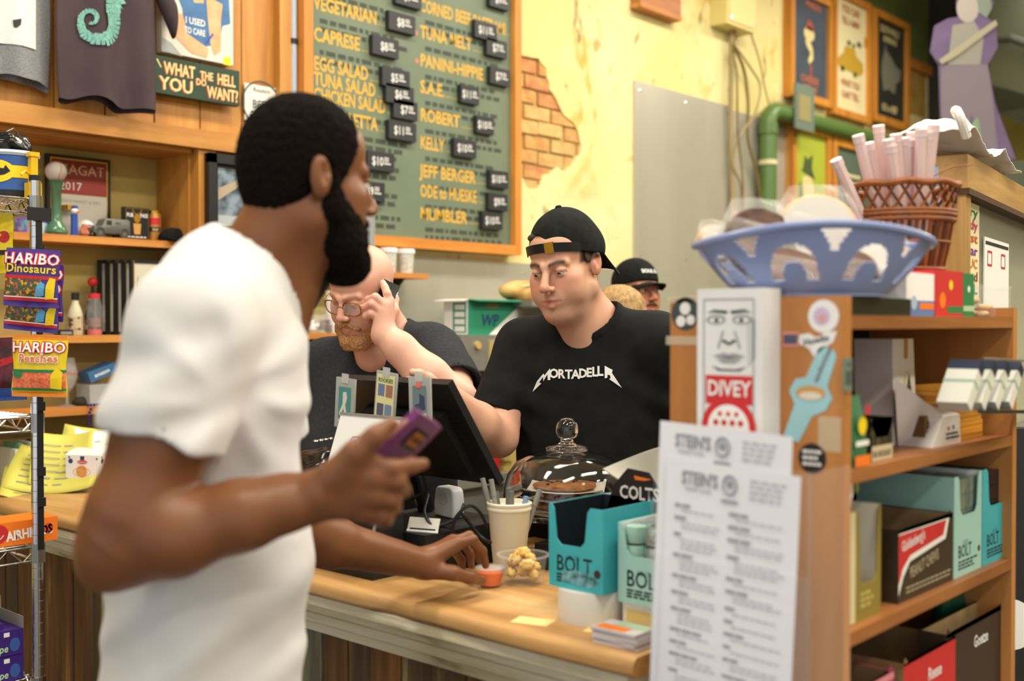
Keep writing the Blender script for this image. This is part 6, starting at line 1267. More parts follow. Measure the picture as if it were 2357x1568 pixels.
# ---- shelf four, lower row
x0, x1 = PY(2195, 1470, yF+.06).x, PY(2322, 1470, yF+.06).x
t, M_ = pouch('candy_pouch', 'large green candy pouch with yellow top strip on lowest visible shelf', (x0+x1)/2, yF+.09, S4, x1-x0, .07, .235, mat('deep_green_pouch', '14503a', .25, col2='1c6448', scale=10)); w = x1-x0; part_flat(t, M_, [rect(.004, w-.004, .208, .232)], mat('amber_strip', 'd8a01c', .5), 'yellow_strip', -.026); part_flat(t, M_, [circ(w*.42, .135, .034, 24)], mat('pouch_emblem', '5a6a44', .4), 'emblem', .004); part_flat(t, M_, [[(w*.12, .125), (w*.78, .112), (w*.82, .132), (w*.14, .146)]], M_orange, 'ribbon', .006); part_text(t, M_, 'RIBBON', .018, M_red, bold=.02, align='CENTER', x=w*.46, y=.123, depth=.007)
for px0, px1, dz, h, m, dep, nm, tx, ym in ((2060, 2180, 0, .150, M_card, .20, 'open brown carton with red front lettered in white on lowest shelf', 'Reese', .05), (2180, 2310, 0, .160, mat('dark_brown_carton', '3c2c20', .6), .22, 'open dark brown carton beside the green pouch on lowest shelf', 'Goetze', .0), (1948, 2058, 0, .150, mat('pink_carton', 'c04060', .5), .20, 'open pink candy carton on lowest shelf by the post', '', .0)):
    x0, x1 = PY(px0, 1530, yF+ym*.3).x, PY(px1, 1530, yF+ym*.3).x; w = x1-x0; t, Mf = carton('candy_carton', nm, 'carton', ((x0+x1)/2, yF+.001, S4), 0, w, dep if 'dark' not in nm else .048, h, m, M_card, .99, nx=(.01, .99)); M_ = tparts(t, Mf)
    if 'red front' in nm: part_flat(t, M_, [rect(0, w, .02, h-.004)], M_red, 'red_front')
    if tx: part_text(t, M_, tx, .030, M_white, bold=.02, x=w*.45, y=h-.050, xs=.8, depth=.0010)
    if 'pink' in nm: part_flat(t, M_, [rect(w*.55, w, .02, h-.02)], M_yellow, 'yellow_corner'); part_flat(t, M_, [rect(0, w, h-.012, h-.001)], mat('rose_edge', 'e08a94', .5), 'rose_edge', .0008)
for k in range(6):
    bm = B(); box(bm, -.018, .018, -.028, .028, 0, .018); o = tag(obj('candy_packet', bm, [M_red, mat('magenta_pack', 'c02a78', .4)][k % 2], bevel=.006, smooth=True), ('red' if k % 2 == 0 else 'magenta')+' candy packet heaped in the pink carton', 'candy', 'packets in the pink carton'); o.location = (PY(2003, 1530, yF).x-.016+.034*(k % 2), yF+.05+.0*k, S4+.004+.034*(k//2)); o.rotation_euler.z = .2*(k % 3)
# ------------------------------------------------------------------ deli case behind, with cloth on top
d = Vector((math.cos(math.radians(8.4)), math.sin(math.radians(8.4)), 0)); o0 = PD(2228, 640, 2.42); o0.z = 0; pz = lambda px, py: None
ang = math.radians(8.4); t = thing('deli_case', 'wood-framed glass deli case with blue-grey metal end panel', 'display case', o0, ang)
wf = wood('weathered_frame', '8a6636', 'b08a4e', 'c8a468', 'z', .8); wfx = wood('weathered_frame_x', '8a6636', 'a8824a', 'c49e62', 'x', .8); z0c, z1c = 1.20, 1.862
bm = B(); box(bm, -.025, .025, 0, .05, z0c, z1c-.03); obj('corner_post', bm, wf, t, bevel=.003)
bm = B(); box(bm, -.030, 3.0, -.004, .055, z1c-.075, z1c); obj('top_rail', bm, wfx, t, bevel=.004)
bm = B(); box(bm, -.030, 3.0, -.008, .058, z1c-.085, z1c-.072); obj('rail_groove', bm, mat('dark_groove', '4a3218', .8), t)
bm = B(); box(bm, .025, 3.0, .02, .026, z0c, z1c-.085); obj('glass_pane', bm, mat('case_glass', 'eef4f0', .03, alpha=.15), t)
bm = B(); box(bm, -.030, 3.0, .055, .125, z1c-.02, z1c); obj('top_board', bm, wfx, t)
bm = B(); box(bm, -.027, -.025, .05, .125, 1.0, z1c-.02); me_ = obj('end_panel', bm, mat('blue_grey_metal', 'a8b8cc', .35, .5), t)
for y, z in ((.075, 1.80),): bm = B(); cyl(bm, (-.029, y, z), (-.027, y, z), .007, seg=12); obj('rivet', bm, M_chrome, me_)
bm = B(); box(bm, -.03, 3.0, 0, .125, 0, z0c); obj('base_cabinet', bm, mat('case_base', '6a5a40', .7), t); bm = B(); box(bm, .03, 2.98, .06, .118, z0c, z0c+.01); obj('deck', bm, M_chrome, t); bm = B(); box(bm, .03, 3.0, .118, .125, z0c, z1c-.02); obj('back_glass', bm, mat('case_back', 'a8a888', .4), t)
Bd = basis(t); Mg = Bd @ frame_of((.0, -.002, 0), (1, 0, 0), (0, 0, 1))
sg = thing('letter_strip', 'tall cream strip of colourful hand-painted letters on deli case glass', 'sign', Bd @ Vector((.115, .015, 1.55))); bm = B(); box(bm, .030, .200, .0165, .019, 1.555, 1.772); bm.transform(Bd); obj('strip', bm, mat('cream_strip', 'e8deb4', .6), sg, world=True)
Ml = Bd @ frame_of((0, .0160, 0), (1, 0, 0), (0, 0, 1))
for k, (tx, c) in enumerate((('ery', '2a7a4a'), ('ody', 'c83c6a'), ('ust', 'c85a28'), ('har', '7a3a8c'), ('FUC', 'c8882a'), ('and', '8a4a3c'), ('ILL', '2a8a9a'))): bm = B(); fit_text(bm, tx, Ml, .042+.004*k, 1.742-.029*k, .180, .030); obj('lettering', bm, mat('letter_'+c, c, .6), sg, world=True)
sg = thing('white_placard', 'white placard with red corner marks on deli case glass', 'sign', Bd @ Vector((.40, .015, 1.5))); bm = B(); box(bm, .250, .560, .014, .017, 1.50, 1.705); bm.transform(Bd); obj('card', bm, M_white, sg, world=True); Mq = Bd @ frame_of((0, .0138, 0), (1, 0, 0), (0, 0, 1)); part_flat(sg, Mq, [rect(.26, .55, 1.688, 1.696)], ser, 'black_bar')
for x in (.285, .455): bm = B(); ink(bm, Mq, [(x, 1.640), (x+.05, 1.640), (x+.05, 1.672), (x, 1.672), (x, 1.640)], .005, .0005); obj('red_corner', bm, M_red, sg, world=True)
# crumpled white cloth bag on the case
t = thing('paper_cloth', 'crumpled white cloth bag draped on deli case top', 'cloth', Bd @ Vector((.2, .2, z1c))); bm = B(); r7 = random.Random(4)
def cl(u_, v_): x = -.085+.62*u_; y = -.02+.16*v_; return Vector((x, y, z1c+.004+.060*math.exp(-((u_-.10)/.13)**2)*(.5+.5*math.sin(3.1*v_))+.030*math.exp(-((u_-.62)/.10)**2)+.012*(1+mnoise.noise(Vector((x*14, y*14, 1))))+.006*(1+mnoise.noise(Vector((x*40, y*40, 5))))))
grid(bm, cl, 44, 18, .0015); bm.transform(Bd); obj('cloth', bm, mat('white_cloth', 'e8e6e0', .8), t, world=True, smooth='all'); bm = B(); tube(bm, spline([Bd @ Vector((-.07, -.01, z1c+.03)), Bd @ Vector((-.10, .0, z1c+.075)), Bd @ Vector((-.03, .02, z1c+.09)), Bd @ Vector((.05, .0, z1c+.05))]), .010, 8); obj('handle', bm, mat('white_cloth'), t, world=True, smooth=True)
# clutter seen past the unit: black sign with round white badge, clear things in the far case
p = PD(2352, 1450, 2.35); t = thing('easel_sign', 'black leaning sign with round white badge beside the shelf unit', 'sign', (p.x, p.y, 0), YAW-math.pi/2)
bm = B(); box(bm, -.01, .30, 0, .02, .0, 1.28, Matrix.Rotation(math.radians(-8), 4, 'X')); obj('board', bm, M_black, t, bevel=.004); Mz = basis(t) @ Matrix.Rotation(math.radians(-8), 4, 'X') @ frame_of((0, -.0008, 0), (1, 0, 0), (0, 0, 1)); part_flat(t, Mz, [circ(.03, .845, .055, 30)], M_white, 'badge'); part_text(t, Mz, 'S', .06, ser, shear=.2, x=.006, y=.81, depth=.0010); part_flat(t, Mz, [circ(.0, .875, .016, 14)], M_red, 'red_dot', .0010)
# ------------------------------------------------------------------ things on the back wall
# menu board
BY = 3.648
def bp(px, py): v = PY(px, py, BY); return v.x, v.z
bx0, bx1 = bp(690, 300)[0], bp(1190, 300)[0]; bz0 = 1.832; bz1 = 3.35
board = thing('menu_board', 'large grey-green sandwich menu board in orange wooden frame with black price blocks', 'menu board', ((bx0+bx1)/2, BY, bz0))
bm = B(); box(bm, bx0+.03, bx1-.03, BY, 3.690, bz0+.03, bz1-.03); obj('panel', bm, mat('sage_board', '6f7b64', .55, col2='66735c', scale=3), board, world=True)
fm = wood('orange_frame', 'b86a20', 'd08430', 'dc9640', 'z'); fmh = wood('orange_frame_h', 'b86a20', 'd08430', 'dc9640', 'x')
for a, m in (((bx0, bx0+.045, BY-.030, 3.692, bz0, bz1), fm), ((bx1-.045, bx1, BY-.030, 3.692, bz0, bz1), fm), ((bx0+.045, bx1-.045, BY-.030, 3.692, bz0, bz0+.045), fmh), ((bx0+.045, bx1-.045, BY-.030, 3.692, bz1-.045, bz1), fmh)):
    bm = B(); box(bm, *a); obj('frame_rail', bm, m, board, world=True, bevel=.004)
M = FWALL(BY); bm = B(); bd = B(); r2 = random.Random(3)
ymat = mat('mustard_lettering', 'd8a83c', .6); dk = mat('board_small_print', '3f473c', .7)
heads = [('VEGETARIAN', 722, 19, 866, 2), ('CAPRESE', 722, 92, 828, 2), ('EGG SALAD', 722, 159, 847, 0), ('TUNA SALAD', 722, 195, 864, 0), ('CHICKEN SALAD', 722, 231, 887, 1), ('MUFFALETTA', 722, 277, 870, 3), ('CORNED BEEF-PASTRAMI', 967, 25, 1163, 2), ('TUNA MELT', 967, 86, 1085, 1), ('PANINI-HIPPIE', 967, 151, 1112, 2), ('S.A.E.', 967, 212, 1022, 2), ('ROBERT', 967, 277, 1058, 2), ('KELLY', 967, 341, 1023, 2), ('JEFF BERGER', 967, 406, 1095, 1), ('ODE to HUESKE', 967, 452, 1097, 2), ('MUMBLER', 967, 505, 1076, 2)]
for body, px, py, px1, nl in heads:
    x, z = bp(px, py); x1 = bp(px1, py)[0]; bm = B(); fit_text(bm, body, M, x, z, x1, .078, bold=.025)
    for k in range(9): flat(bm, M, circ(x1+.018+k*.013, z+.004, .0032, 8))
    obj('heading_lettering', bm, ymat, board, world=True)
    if nl: lines_bm(bd, M, x+.03, min(x+.56, bx1-.06) if px > 900 else x+.52, z-.026-.034*nl, z-.026, nl, .020, r2, .75, (.018, .06), .012)
for px, py in ((722, 340), (722, 405), (722, 460)):
    x, z = bp(px, py); lines_bm(bd, M, x+.03, x+.5, z-.10, z-.03, 2, .020, r2, .8, (.018, .06), .012)
x, z = bp(722, -40); lines_bm(bd, M, x+.03, x+.5, z-.09, z-.02, 2, .020, r2, .8, (.018, .06), .012)
obj('small_print', bd, dk, board, world=True, kind='stuff')
for px, py in ((958, 76), (960, 140), (958, 4)): bm = B(); x, z = bp(px, py); flat(bm, M, circ(x, z, .012, 5)); obj('red_star', bm, mat('faded_red_star', 'd07a68', .6), board, world=True)
blk = mat('black_price_block', '26272a', .5); wh = mat('white_price_ink', 'e4e2dc', .6)
for px, py, w_, t_ in ((917, 55, .155, '8'), (879, 110, .148, '8'), (903, 182, .158, '5'), (912, 220, .162, '6'), (925, 255, .140, '7'), (918, 303, .160, '11'), (868, 373, .150, '10'), (846, 441, .150, '9'), (932, -4, .155, '9'), (1110, 73, .150, '11'), (1135, 113, .140, '7'), (1142, 178, .135, '7'), (1073, 220, .120, '11'), (1108, 290, .118, '10'), (1062, 343, .145, '10'), (1140, 414, .130, '10'), (1138, 466, .132, '9'), (1125, 509, .140, '10'), (1141, 2, .135, '9')):
    x, z = bp(px, py); bm = B(); box(bm, x-w_/2, x+w_/2, BY-.026, BY, z-.040, z+.040); pt = obj('price_block', bm, blk, board, world=True, bevel=.003)
    bm = B(); Mt = FWALL(BY-.0262); text_bm(bm, '$'+t_, .052, Mt, bold=.012, align='RIGHT', x=x+.012, y=z-.018, xs=.8); text_bm(bm, '00', .030, Mt, bold=.012, x=x+.016, y=z, xs=.9); flat(bm, Mt, rect(x+.014, x+.054, z-.010, z-.005), .0005)
    obj('price_lettering', bm, wh, pt, world=True)
# steel sheets on the wall
steel = mat('brushed_steel', 'c4c0b0', .38, .45, col2='b6b2a2', scale=3, stretch=(1, 1, .1))
sx0 = PY(1460, 300, 3.69).x; sx1 = PY(1684, 300, 3.69).x
for a, b_, c, d, nm in ((sx0, sx1, .9, 2.86, 'tall brushed steel wall sheet beside the peeling plaster'), (sx1+.01, 6.85, .9, 2.84, 'narrow steel wall sheet behind the green pipe and cables'), (3.25, sx0-.01, .89, 1.80, 'low steel splashback under the menu board')):
    bm = B(); box(bm, a, b_, 3.688, 3.6995, c, d); t = thing('steel_sheet', nm, 'wall panel', ((a+b_)/2, 3.694, c)); obj('sheet', bm, steel, t, world=True)
    for x in (a+.05, (a+b_)/2, b_-.05):
        for z in (d-.05, (c+d)/2): bm = B(); lathe(bm, [(0, .003), (.006, .002), (.008, 0)], (0, 0, 0), 10); bm.transform(Matrix.Translation((x, 3.688, z)) @ Matrix.Rotation(math.pi/2, 4, 'X')); obj('screw', bm, M_chrome, t, world=True)
# sign edge at the very top, junction box with cables, green pipe
bm = B(); v = PY(1512, 0, 3.66); box(bm, v.x-.20, v.x+.20, 3.63, 3.699, v.z-.06, v.z+.16); t = thing('wooden_sign', 'bottom edge of a brown wooden sign high on yellow wall', 'sign', (v.x, 3.66, v.z)); obj('board', bm, wood('brown_sign', '8a5028', 'a8683a', 'b87a48', 'x'), t, world=True, bevel=.004)
bm = B(); box(bm, v.x-.205, v.x+.205, 3.625, 3.699, v.z-.085, v.z-.06); obj('ledge', bm, wood('orange_pine'  , 'a8652a', 'c07a36', 'd0924a'), t, world=True)
v = PY(1694, 30, 3.62); t = thing('junction_box', 'cream painted junction box above hanging cables', 'electrical box', (v.x, 3.65, v.z-.15)); cream = mat('cream_paint_metal', 'dccb84', .5)
bm = B(); box(bm, v.x-.17, v.x+.17, 3.58, 3.698, v.z-.10, v.z+.22); obj('box', bm, cream, t, world=True, bevel=.006); bm = B(); box(bm, v.x-.15, v.x+.15, 3.573, 3.58, v.z-.08, v.z+.20); obj('cover', bm, cream, t, world=True, bevel=.003)
for x, z in ((-.13, -.06), (.13, -.06)): bm = B(); cyl(bm, (v.x+x, 3.570, v.z+z), (v.x+x, 3.574, v.z+z), .007, seg=10); obj('screw', bm, M_chrome, t, world=True)
cab = mat('tan_cable', '9c8a60', .6); cab2 = mat('brown_cable', '7a6438', .6)
for i, (pts, r, m, nm) in enumerate([([(1682, 40), (1684, 110), (1682, 300), (1686, 450), (1684, 560)], .016, cab, 'thick tan cable running straight down the wall under junction box'),
        ([(1692, 55), (1690, 105), (1712, 160), (1722, 240), (1722, 320), (1742, 400), (1752, 470), (1756, 540)], .011, cab2, 'brown cable bowing down the wall next to the green pipe'),
        ([(1688, 100), (1730, 160), (1750, 200), (1738, 260), (1700, 320), (1688, 380), (1705, 430), (1700, 520)], .007, cab, 'thin tan cable looping out to the pipe and back'),
        ([(1726, 70), (1748, 140), (1760, 200), (1772, 250)], .006, cab, 'thin cable slanting from junction box towards the pipe elbow'),
        ([(1686, 110), (1696, 180), (1698, 300), (1710, 420), (1708, 520)], .007, cab2, 'thin brown cable hanging beside the thick tan one')]):
    bm = B(); P = [PY(x, y, 3.66-.012*i) for x, y in pts]; Q = []
    for k in range(len(P)-1):
        p0, p1, p2, p3 = P[max(k-1, 0)], P[k], P[k+1], P[min(k+2, len(P)-1)]
        for s in range(5): u = s/5; Q.append(.5*((2*p1)+(p2-p0)*u+(2*p0-5*p1+4*p2-p3)*u*u+(3*p1-p0-3*p2+p3)*u**3))
    Q.append(P[-1]); tube(bm, Q, r, 8); tag(obj('cable', bm, m, smooth=True), nm, 'cable', 'cables under the junction box')
gp = mat('green_pipe_paint', '57743a', .4); t = thing('green_pipe', 'green painted pipe with elbow crossing the wall under the posters', 'pipe', (PY(1768, 640, 3.62).x, 3.62, 1.4))
e = PY(1768, 252, 3.62); x9 = PY(2060, 300, 3.62).x; pts = [(e.x, 3.62, 1.3), (e.x, 3.62, e.z-.10)]+[(e.x+.10*(1-math.cos(a)), 3.62, e.z-.10+.10*math.sin(a)) for a in [math.pi/2*k/6 for k in range(1, 7)]]+[(x9, 3.62, e.z)]
bm = B(); tube(bm, pts, .055, 16); obj('pipe', bm, gp, t, world=True, smooth=True)
bm = B(); cyl(bm, (e.x, 3.62, e.z-.16), (e.x, 3.62, e.z-.09), .064); obj('collar', bm, gp, t, world=True, smooth=True)
zb = PY(1768, 375, 3.62).z; bm = B(); cyl(bm, (e.x, 3.62, zb-.015), (e.x, 3.62, zb+.015), .060); obj('tape_band', bm, mat('cream_tape', 'd8cc9c', .6), t, world=True, smooth=True)
v = PY(1855, 248, 3.54); bm = B(); box(bm, v.x-.13, v.x+.13, 3.545, 3.560, v.z-.15, v.z+.15); t = thing('small_plaque', 'small grey-blue plaque with tan square fixed on green pipe', 'sign', (v.x, 3.55, v.z-.15)); obj('plate', bm, mat('blue_grey_plaque', '6a7868', .6), t, world=True, bevel=.004)
bm = B(); box(bm, v.x-.09, v.x+.07, 3.541, 3.545, v.z-.09, v.z+.08); obj('tan_square', bm, mat('tan_square', '948a5c', .6), t, world=True)
# framed posters
def poster(quad, y, nm, bg, paint, frame='c9842c', depth=.035, cat='poster'):
    """quad: px of left-top, right-top, right-bottom, left-bottom"""
    x0 = PY(quad[0], quad[1], y).x; x1 = PY(quad[2], quad[1], y).x; z1 = PY(quad[0], quad[1], y).z; z0 = PY(quad[0], quad[3], y).z
    t = thing('framed_poster', nm, cat, ((x0+x1)/2, y, z0)); fw = .045*(x1-x0)/.55; w_ = wood('poster_frame_'+frame, 'a8681e', frame, 'd89a48', 'z')
    for a in ((x0, x0+fw, z0, z1), (x1-fw, x1, z0, z1), (x0+fw, x1-fw, z0, z0+fw), (x0+fw, x1-fw, z1-fw, z1)):
        bm = B(); box(bm, a[0], a[1], y-depth, 3.699, a[2], a[3]); obj('frame_rail', bm, w_, t, world=True, bevel=.004)
    bm = B(); box(bm, x0+fw, x1-fw, y-.008, 3.698, z0+fw, z1-fw); obj('print', bm, bg, t, world=True)
    Mp = FWALL(y-.0085) @ Matrix.Translation(((x0+x1)/2, (z0+z1)/2, 0)) @ Matrix.Diagonal(((x1-x0-2*fw)/2, (z1-z0-2*fw)/2, 1, 1))
    for nm_, m, polys, texts in paint:
        for i, pl in enumerate(polys): bm = B(); flat(bm, Mp, pl, .0004+.0003*i); obj(nm_, bm, m, t, world=True)
        for body, size, x, yy, xs in texts: bm = B(); text_bm(bm, body, size, Mp, bold=.03, align='CENTER', x=x, y=yy, xs=xs, depth=.002); obj(nm_, bm, m, t, world=True)
    return t
cr = mat('poster_cream', 'e2d6a6', .6); skinp = mat('poster_skin', 'ddcc90', .6); redp = mat('poster_red', 'a8503c', .6); bl = mat('poster_slate', '3a4450', .6, col2='46505c', scale=4); blackp = mat('poster_black', '2c2e28', .6); gre = mat('poster_grey', '7c7a68', .6); lime = mat('poster_lime', 'a8b23a', .6); olive = mat('poster_olive', '4c5a30', .6); taxi = mat('poster_taxi', 'c09a30', .6); pinkl = mat('poster_brick', 'b8684c', .6)
poster((1812, -40, 1908, 222), 3.67, 'framed slate blue poster with red-capped figure, over the green pipe', bl,
       [('figure', skinp, [circ(-.02, .28, .30, 18, .15), [(-.25, .12), (-.05, .20), (.18, .0), (.22, -.22), (.0, -.35), (-.08, -.28), (.05, -.10), (-.18, .02)]], []), ('cap', redp, [[(-.22, .40), (-.05, .60), (.20, .48), (.24, .36), (-.15, .36)], [(.02, -.36), (.14, -.36), (.10, -.62), (.04, -.62)]], []), ('lettering', pinkl, [], [('CHEESE', .20, 0, -.74, 1.5), ('STEAK', .18, .05, -.92, 1.6), ('MAKIN', .2, .2, .82, 1.4)])])
poster((1911, -30, 1998, 262), 3.67, 'framed cream poster with yellow car full of people', cr,
       [('car', taxi, [[(-.80, -.10), (-.55, .02), (.40, .06), (.80, -.02), (.85, -.18), (.60, -.28), (-.60, -.25), (-.82, -.2)], [(-.45, .02), (-.35, .18), (.25, .20), (.42, .05)]], []), ('wheels_and_riders', olive, [circ(-.5, -.25, .13, 14, .055), circ(.3, -.28, .13, 14, .055), circ(.55, .30, .14, 12, .06), circ(-.1, .26, .12, 12, .05), circ(.2, .24, .1, 12, .04)], []), ('lettering', pinkl, [], [('YOU CAN', .20, 0, .78, 1.2), ('TELL A MAN', .18, 0, .58, 1.1), ('WHAT YOU', .18, 0, -.55, 1.2), ('CANT TELL', .18, 0, -.76, 1.2)])])
poster((2004, 18, 2086, 278), 3.66, 'framed black poster with pale pig shape and cream lettering', blackp,
       [('pig_shape', gre, [[(-.35, .40), (-.30, .55), (-.22, .40), (.10, .30), (.40, .15), (.75, .10), (.70, -.12), (.45, -.20), (.35, -.45), (-.05, -.38), (-.40, -.45), (-.55, -.10), (-.50, .15)]], []), ('lettering', skinp, [], [('SOUTH PHILLY', .20, 0, .76, .95), ('EXPERIENCE', .16, 0, .58, 1.0), ('IOU or BEEF', .20, 0, -.85, .95)])])
poster((1816, 282, 1904, 600), 3.665, 'framed lime green poster of figure in green hat', lime,
       [('face', skinp, [[(-.45, .28), (.10, .34), (.30, .10), (.15, -.30), (-.05, -.55), (-.30, -.20)], [(.35, -.05), (.55, .10), (.45, -.25), (.25, -.40)]], []), ('hat', olive, [[(-.55, .38), (.35, .26), (.15, .45), (.20, .68), (-.10, .58), (-.30, .64), (-.40, .42)], [(-.60, .20), (-.45, .10), (-.30, -.40), (-.10, -.70), (-.65, -.80), (-.70, -.2)]], []), ('beard', cr, [[(-.25, -.10), (.10, -.15), (.15, -.60), (-.02, -.85), (-.12, -.5)]], [])])
poster((1910, 315, 2010, 640), 3.665, 'framed grey-green poster half hidden behind the straws', mat('poster_greygreen', '5c6a5c', .6), [('shape', taxi, [circ(.2, -.2, .3, 16, .18)], []), ('lines', cr, [rect(-.5, .4, .55, .60), rect(-.4, .5, .42, .46)], [])])
# dim patch on the wall, dark column, ducts at the far end
bm = B(); v = PY(2118, 205, 3.69); box(bm, v.x-.22, v.x+.12, 3.694, 3.6995, v.z-.22, v.z+.22); obj('bare_patch', bm, mat('bare_patch', 'b8944a', .8, col2='a8843c', scale=9), wall)
bm = B(); box(bm, 9.30, 9.50, 3.30, 3.69, 0, CEIL); struct('trim_5', bm, mat('dark_column', '2c2c22', .7))
t = thing('air_duct', 'dark grey-green sheet metal duct hanging at the far end of the shop', 'duct', (8.9, 1.9, 3.0)); dm = mat('duct_metal', '5c6052', .45, .5); dm2 = mat('duct_metal_dark', '3a3c34', .5, .4)
A = PD(2278, -60, 8.2); Bq = PD(2460, 200, 8.2)
hexa(bm := B(), [PD(2278, 200, 7.9), PD(2420, 240, 7.4), PD(2420, 240, 8.6), PD(2300, 200, 8.8), PD(2278, -90, 7.9), PD(2420, -90, 7.4), PD(2420, -90, 8.6), PD(2300, -90, 8.8)]); obj('duct_body', bm, dm, t, world=True)
hexa(bm := B(), [PD(2300, 260, 7.85), PD(2430, 320, 7.4), PD(2430, 320, 8.6), PD(2310, 260, 8.7), PD(2275, 195, 7.85), PD(2430, 235, 7.4), PD(2430, 235, 8.6), PD(2300, 195, 8.7)]); obj('duct_outlet', bm, dm2, t, world=True)
bm = B(); tube(bm, [PD(2272, 92, 7.85), PD(2330, 88, 7.6), PD(2440, 130, 7.3)], .03, 8); obj('seam', bm, dm2, t, world=True)
# cardboard standee
sd = thing('cardboard_standee', 'life-size cardboard cutout of figure in purple coat with sash', 'cutout', (PD(2235, 380, 6.0).x, PD(2235, 380, 6.0).y, PD(2235, 372, 6.0).z))
Ms = frame_of(PD(2235, 380, 6.0), RH, UP); k_ = 6.0/FPX
def sp(pts): return [((x-2235)*k_, (380-y)*k_) for x, y in pts]
prism(bm := B(), sp([(2150, 60), (2180, 44), (2205, 40), (2200, 10), (2205, -20), (2240, -40), (2275, -25), (2285, 10), (2270, 40), (2290, 60), (2295, 110), (2272, 150), (2290, 240), (2338, 366), (2250, 380), (2165, 300), (2160, 150), (2140, 120)]), Ms, .012); obj('card_panel', bm, mat('standee_purple', '50405c', .7, col2='5e4c6c', scale=5), sd, world=True)
def layer_on(name, pts_list, m, d): 
    bm = B()
    for i, pl in enumerate(pts_list): flat(bm, Ms, sp(pl), d+.0004*i)
    return obj(name, bm, m, sd, world=True)
layer_on('printed_trousers', [[(2165, 150), (2272, 150), (2285, 240), (2300, 375), (2262, 376), (2235, 260), (2215, 376), (2180, 360), (2165, 260)]], mat('standee_grey', '6a6068', .7), .001)
layer_on('printed_green_lining', [[(2222, 300), (2250, 270), (2262, 340), (2236, 345)], [(2190, 290), (2196, 280), (2200, 345), (2190, 340)]], mat('standee_green', '6c8a64', .7), .002)
layer_on('printed_waistcoat', [[(2190, 60), (2240, 50), (2262, 90), (2255, 150), (2180, 150)]], mat('standee_waistcoat', '7d7a70', .7), .002)
layer_on('printed_face', [circ(2225, 20, 26, 20, 34)], mat('standee_face', '958c84', .7), .003)
layer_on('printed_hair', [[(2205, -5), (2240, -36), (2272, -20), (2280, 20), (2268, 44), (2250, 30), (2246, 0), (2222, -10)]], mat('standee_hair', '6a7468', .7), .004)
prism(bm := B(), sp([(2158, 140), (2270, 60), (2288, 48), (2292, 60), (2200, 130), (2165, 150)]), Ms @ Matrix.Translation((0, 0, .01)), .004); obj('sash', bm, mat('sash_cloth', '8e8870', .7), sd, world=True)
cb = PD(2250, 500, 6.06); t = thing('tall_cabinet', 'tall dark green cabinet under the cardboard cutout', 'cabinet', (cb.x, cb.y, 0), YAW-math.pi/2); zc = sd.location.z; cbm = mat('cabinet_green', '3c4434', .6)
bm = B(); box(bm, -.22, .26, -.10, .30, 0, zc-.001); obj('carcass', bm, cbm, t, bevel=.006)
for x in (-.215, .022): bm = B(); box(bm, x, x+.233, -.115, -.10, .08, zc-.03); dr = obj('door', bm, cbm, t, bevel=.003); bm = B(); cyl(bm, (x+(.21 if x < 0 else .02), -.13, 1.1), (x+(.21 if x < 0 else .02), -.13, 1.25), .006, seg=10); obj('handle', bm, M_chrome, dr)
# back shelf with cups, brewer and clutter behind the staff
steel2 = mat('kitchen_steel', 'a09e94', .35, .5)
t = thing('back_counter', 'long steel work counter along the wall behind the staff', 'counter', (4.2, 3.4, 0)); bm = B(); box(bm, 2.80, 6.6, 3.12, 3.685, .84, .88); obj('worktop', bm, steel2, t, world=True, bevel=.004)
for x in (2.82, 3.75, 4.7, 5.65): bm = B(); box(bm, x, x+.92, 3.16, 3.68, .08, .84); c = obj('cabinet_door', bm, steel2, t, world=True, bevel=.004); bm = B(); tube(bm, [(x+.84, 3.16, .55), (x+.84, 3.13, .55), (x+.84, 3.13, .70), (x+.84, 3.16, .70)], .006, 8); obj('handle', bm, M_chrome, c, world=True)
bm = B(); box(bm, 2.82, 6.57, 3.20, 3.68, 0, .08); obj('plinth', bm, M_black, t, world=True)
t = thing('coffee_brewer', 'tall steel coffee brewer with black control strip under the green box', 'coffee machine', (3.55, 3.4, .88))
x0, x1 = PY(1062, 900, 3.28).x, PY(1240, 900, 3.28).x
bm = B(); box(bm, x0, x1, 3.28, 3.64, .88, 1.45); obj('housing', bm, steel2, t, world=True, bevel=.008)
a0, a1 = PY(1093, 900, 3.27).x, PY(1117, 900, 3.27).x
bm = B(); box(bm, a0, a1, 3.265, 3.28, 1.03, 1.30); cs = obj('control_strip', bm, M_black, t, world=True, bevel=.003)
for py, c in ((864, 'c83030'), (886, 'd8f0e8'), (918, 'd8f0e8')): v = PY(1104, py, 3.264); bm = B(); cyl(bm, (v.x, 3.264, v.z), (v.x, 3.266, v.z), .008, seg=12); obj('indicator', bm, mat('indicator_'+c, c, .3), cs, world=True)
v = PY(1102, 795, 3.27); bm = B(); cyl(bm, (v.x, 3.268, v.z), (v.x, 3.28, v.z), .016, seg=16); obj('sticker', bm, mat('gold_sticker', 'c8a860', .5), t, world=True)
v = PY(1078, 905, 3.27); bm = B(); box(bm, v.x-.03, v.x+.03, 3.27, 3.28, v.z-.11, v.z+.10); obj('label_sheet', bm, mat('pale_label', 'b8c8b8', .5), t, world=True)
v = PY(1145, 815, 3.27); bm = B(); box(bm, v.x-.05, v.x+.05, 3.27, 3.28, v.z-.09, v.z+.06); obj('tan_notice', bm, mat('tan_notice', 'b0a070', .6), t, world=True)
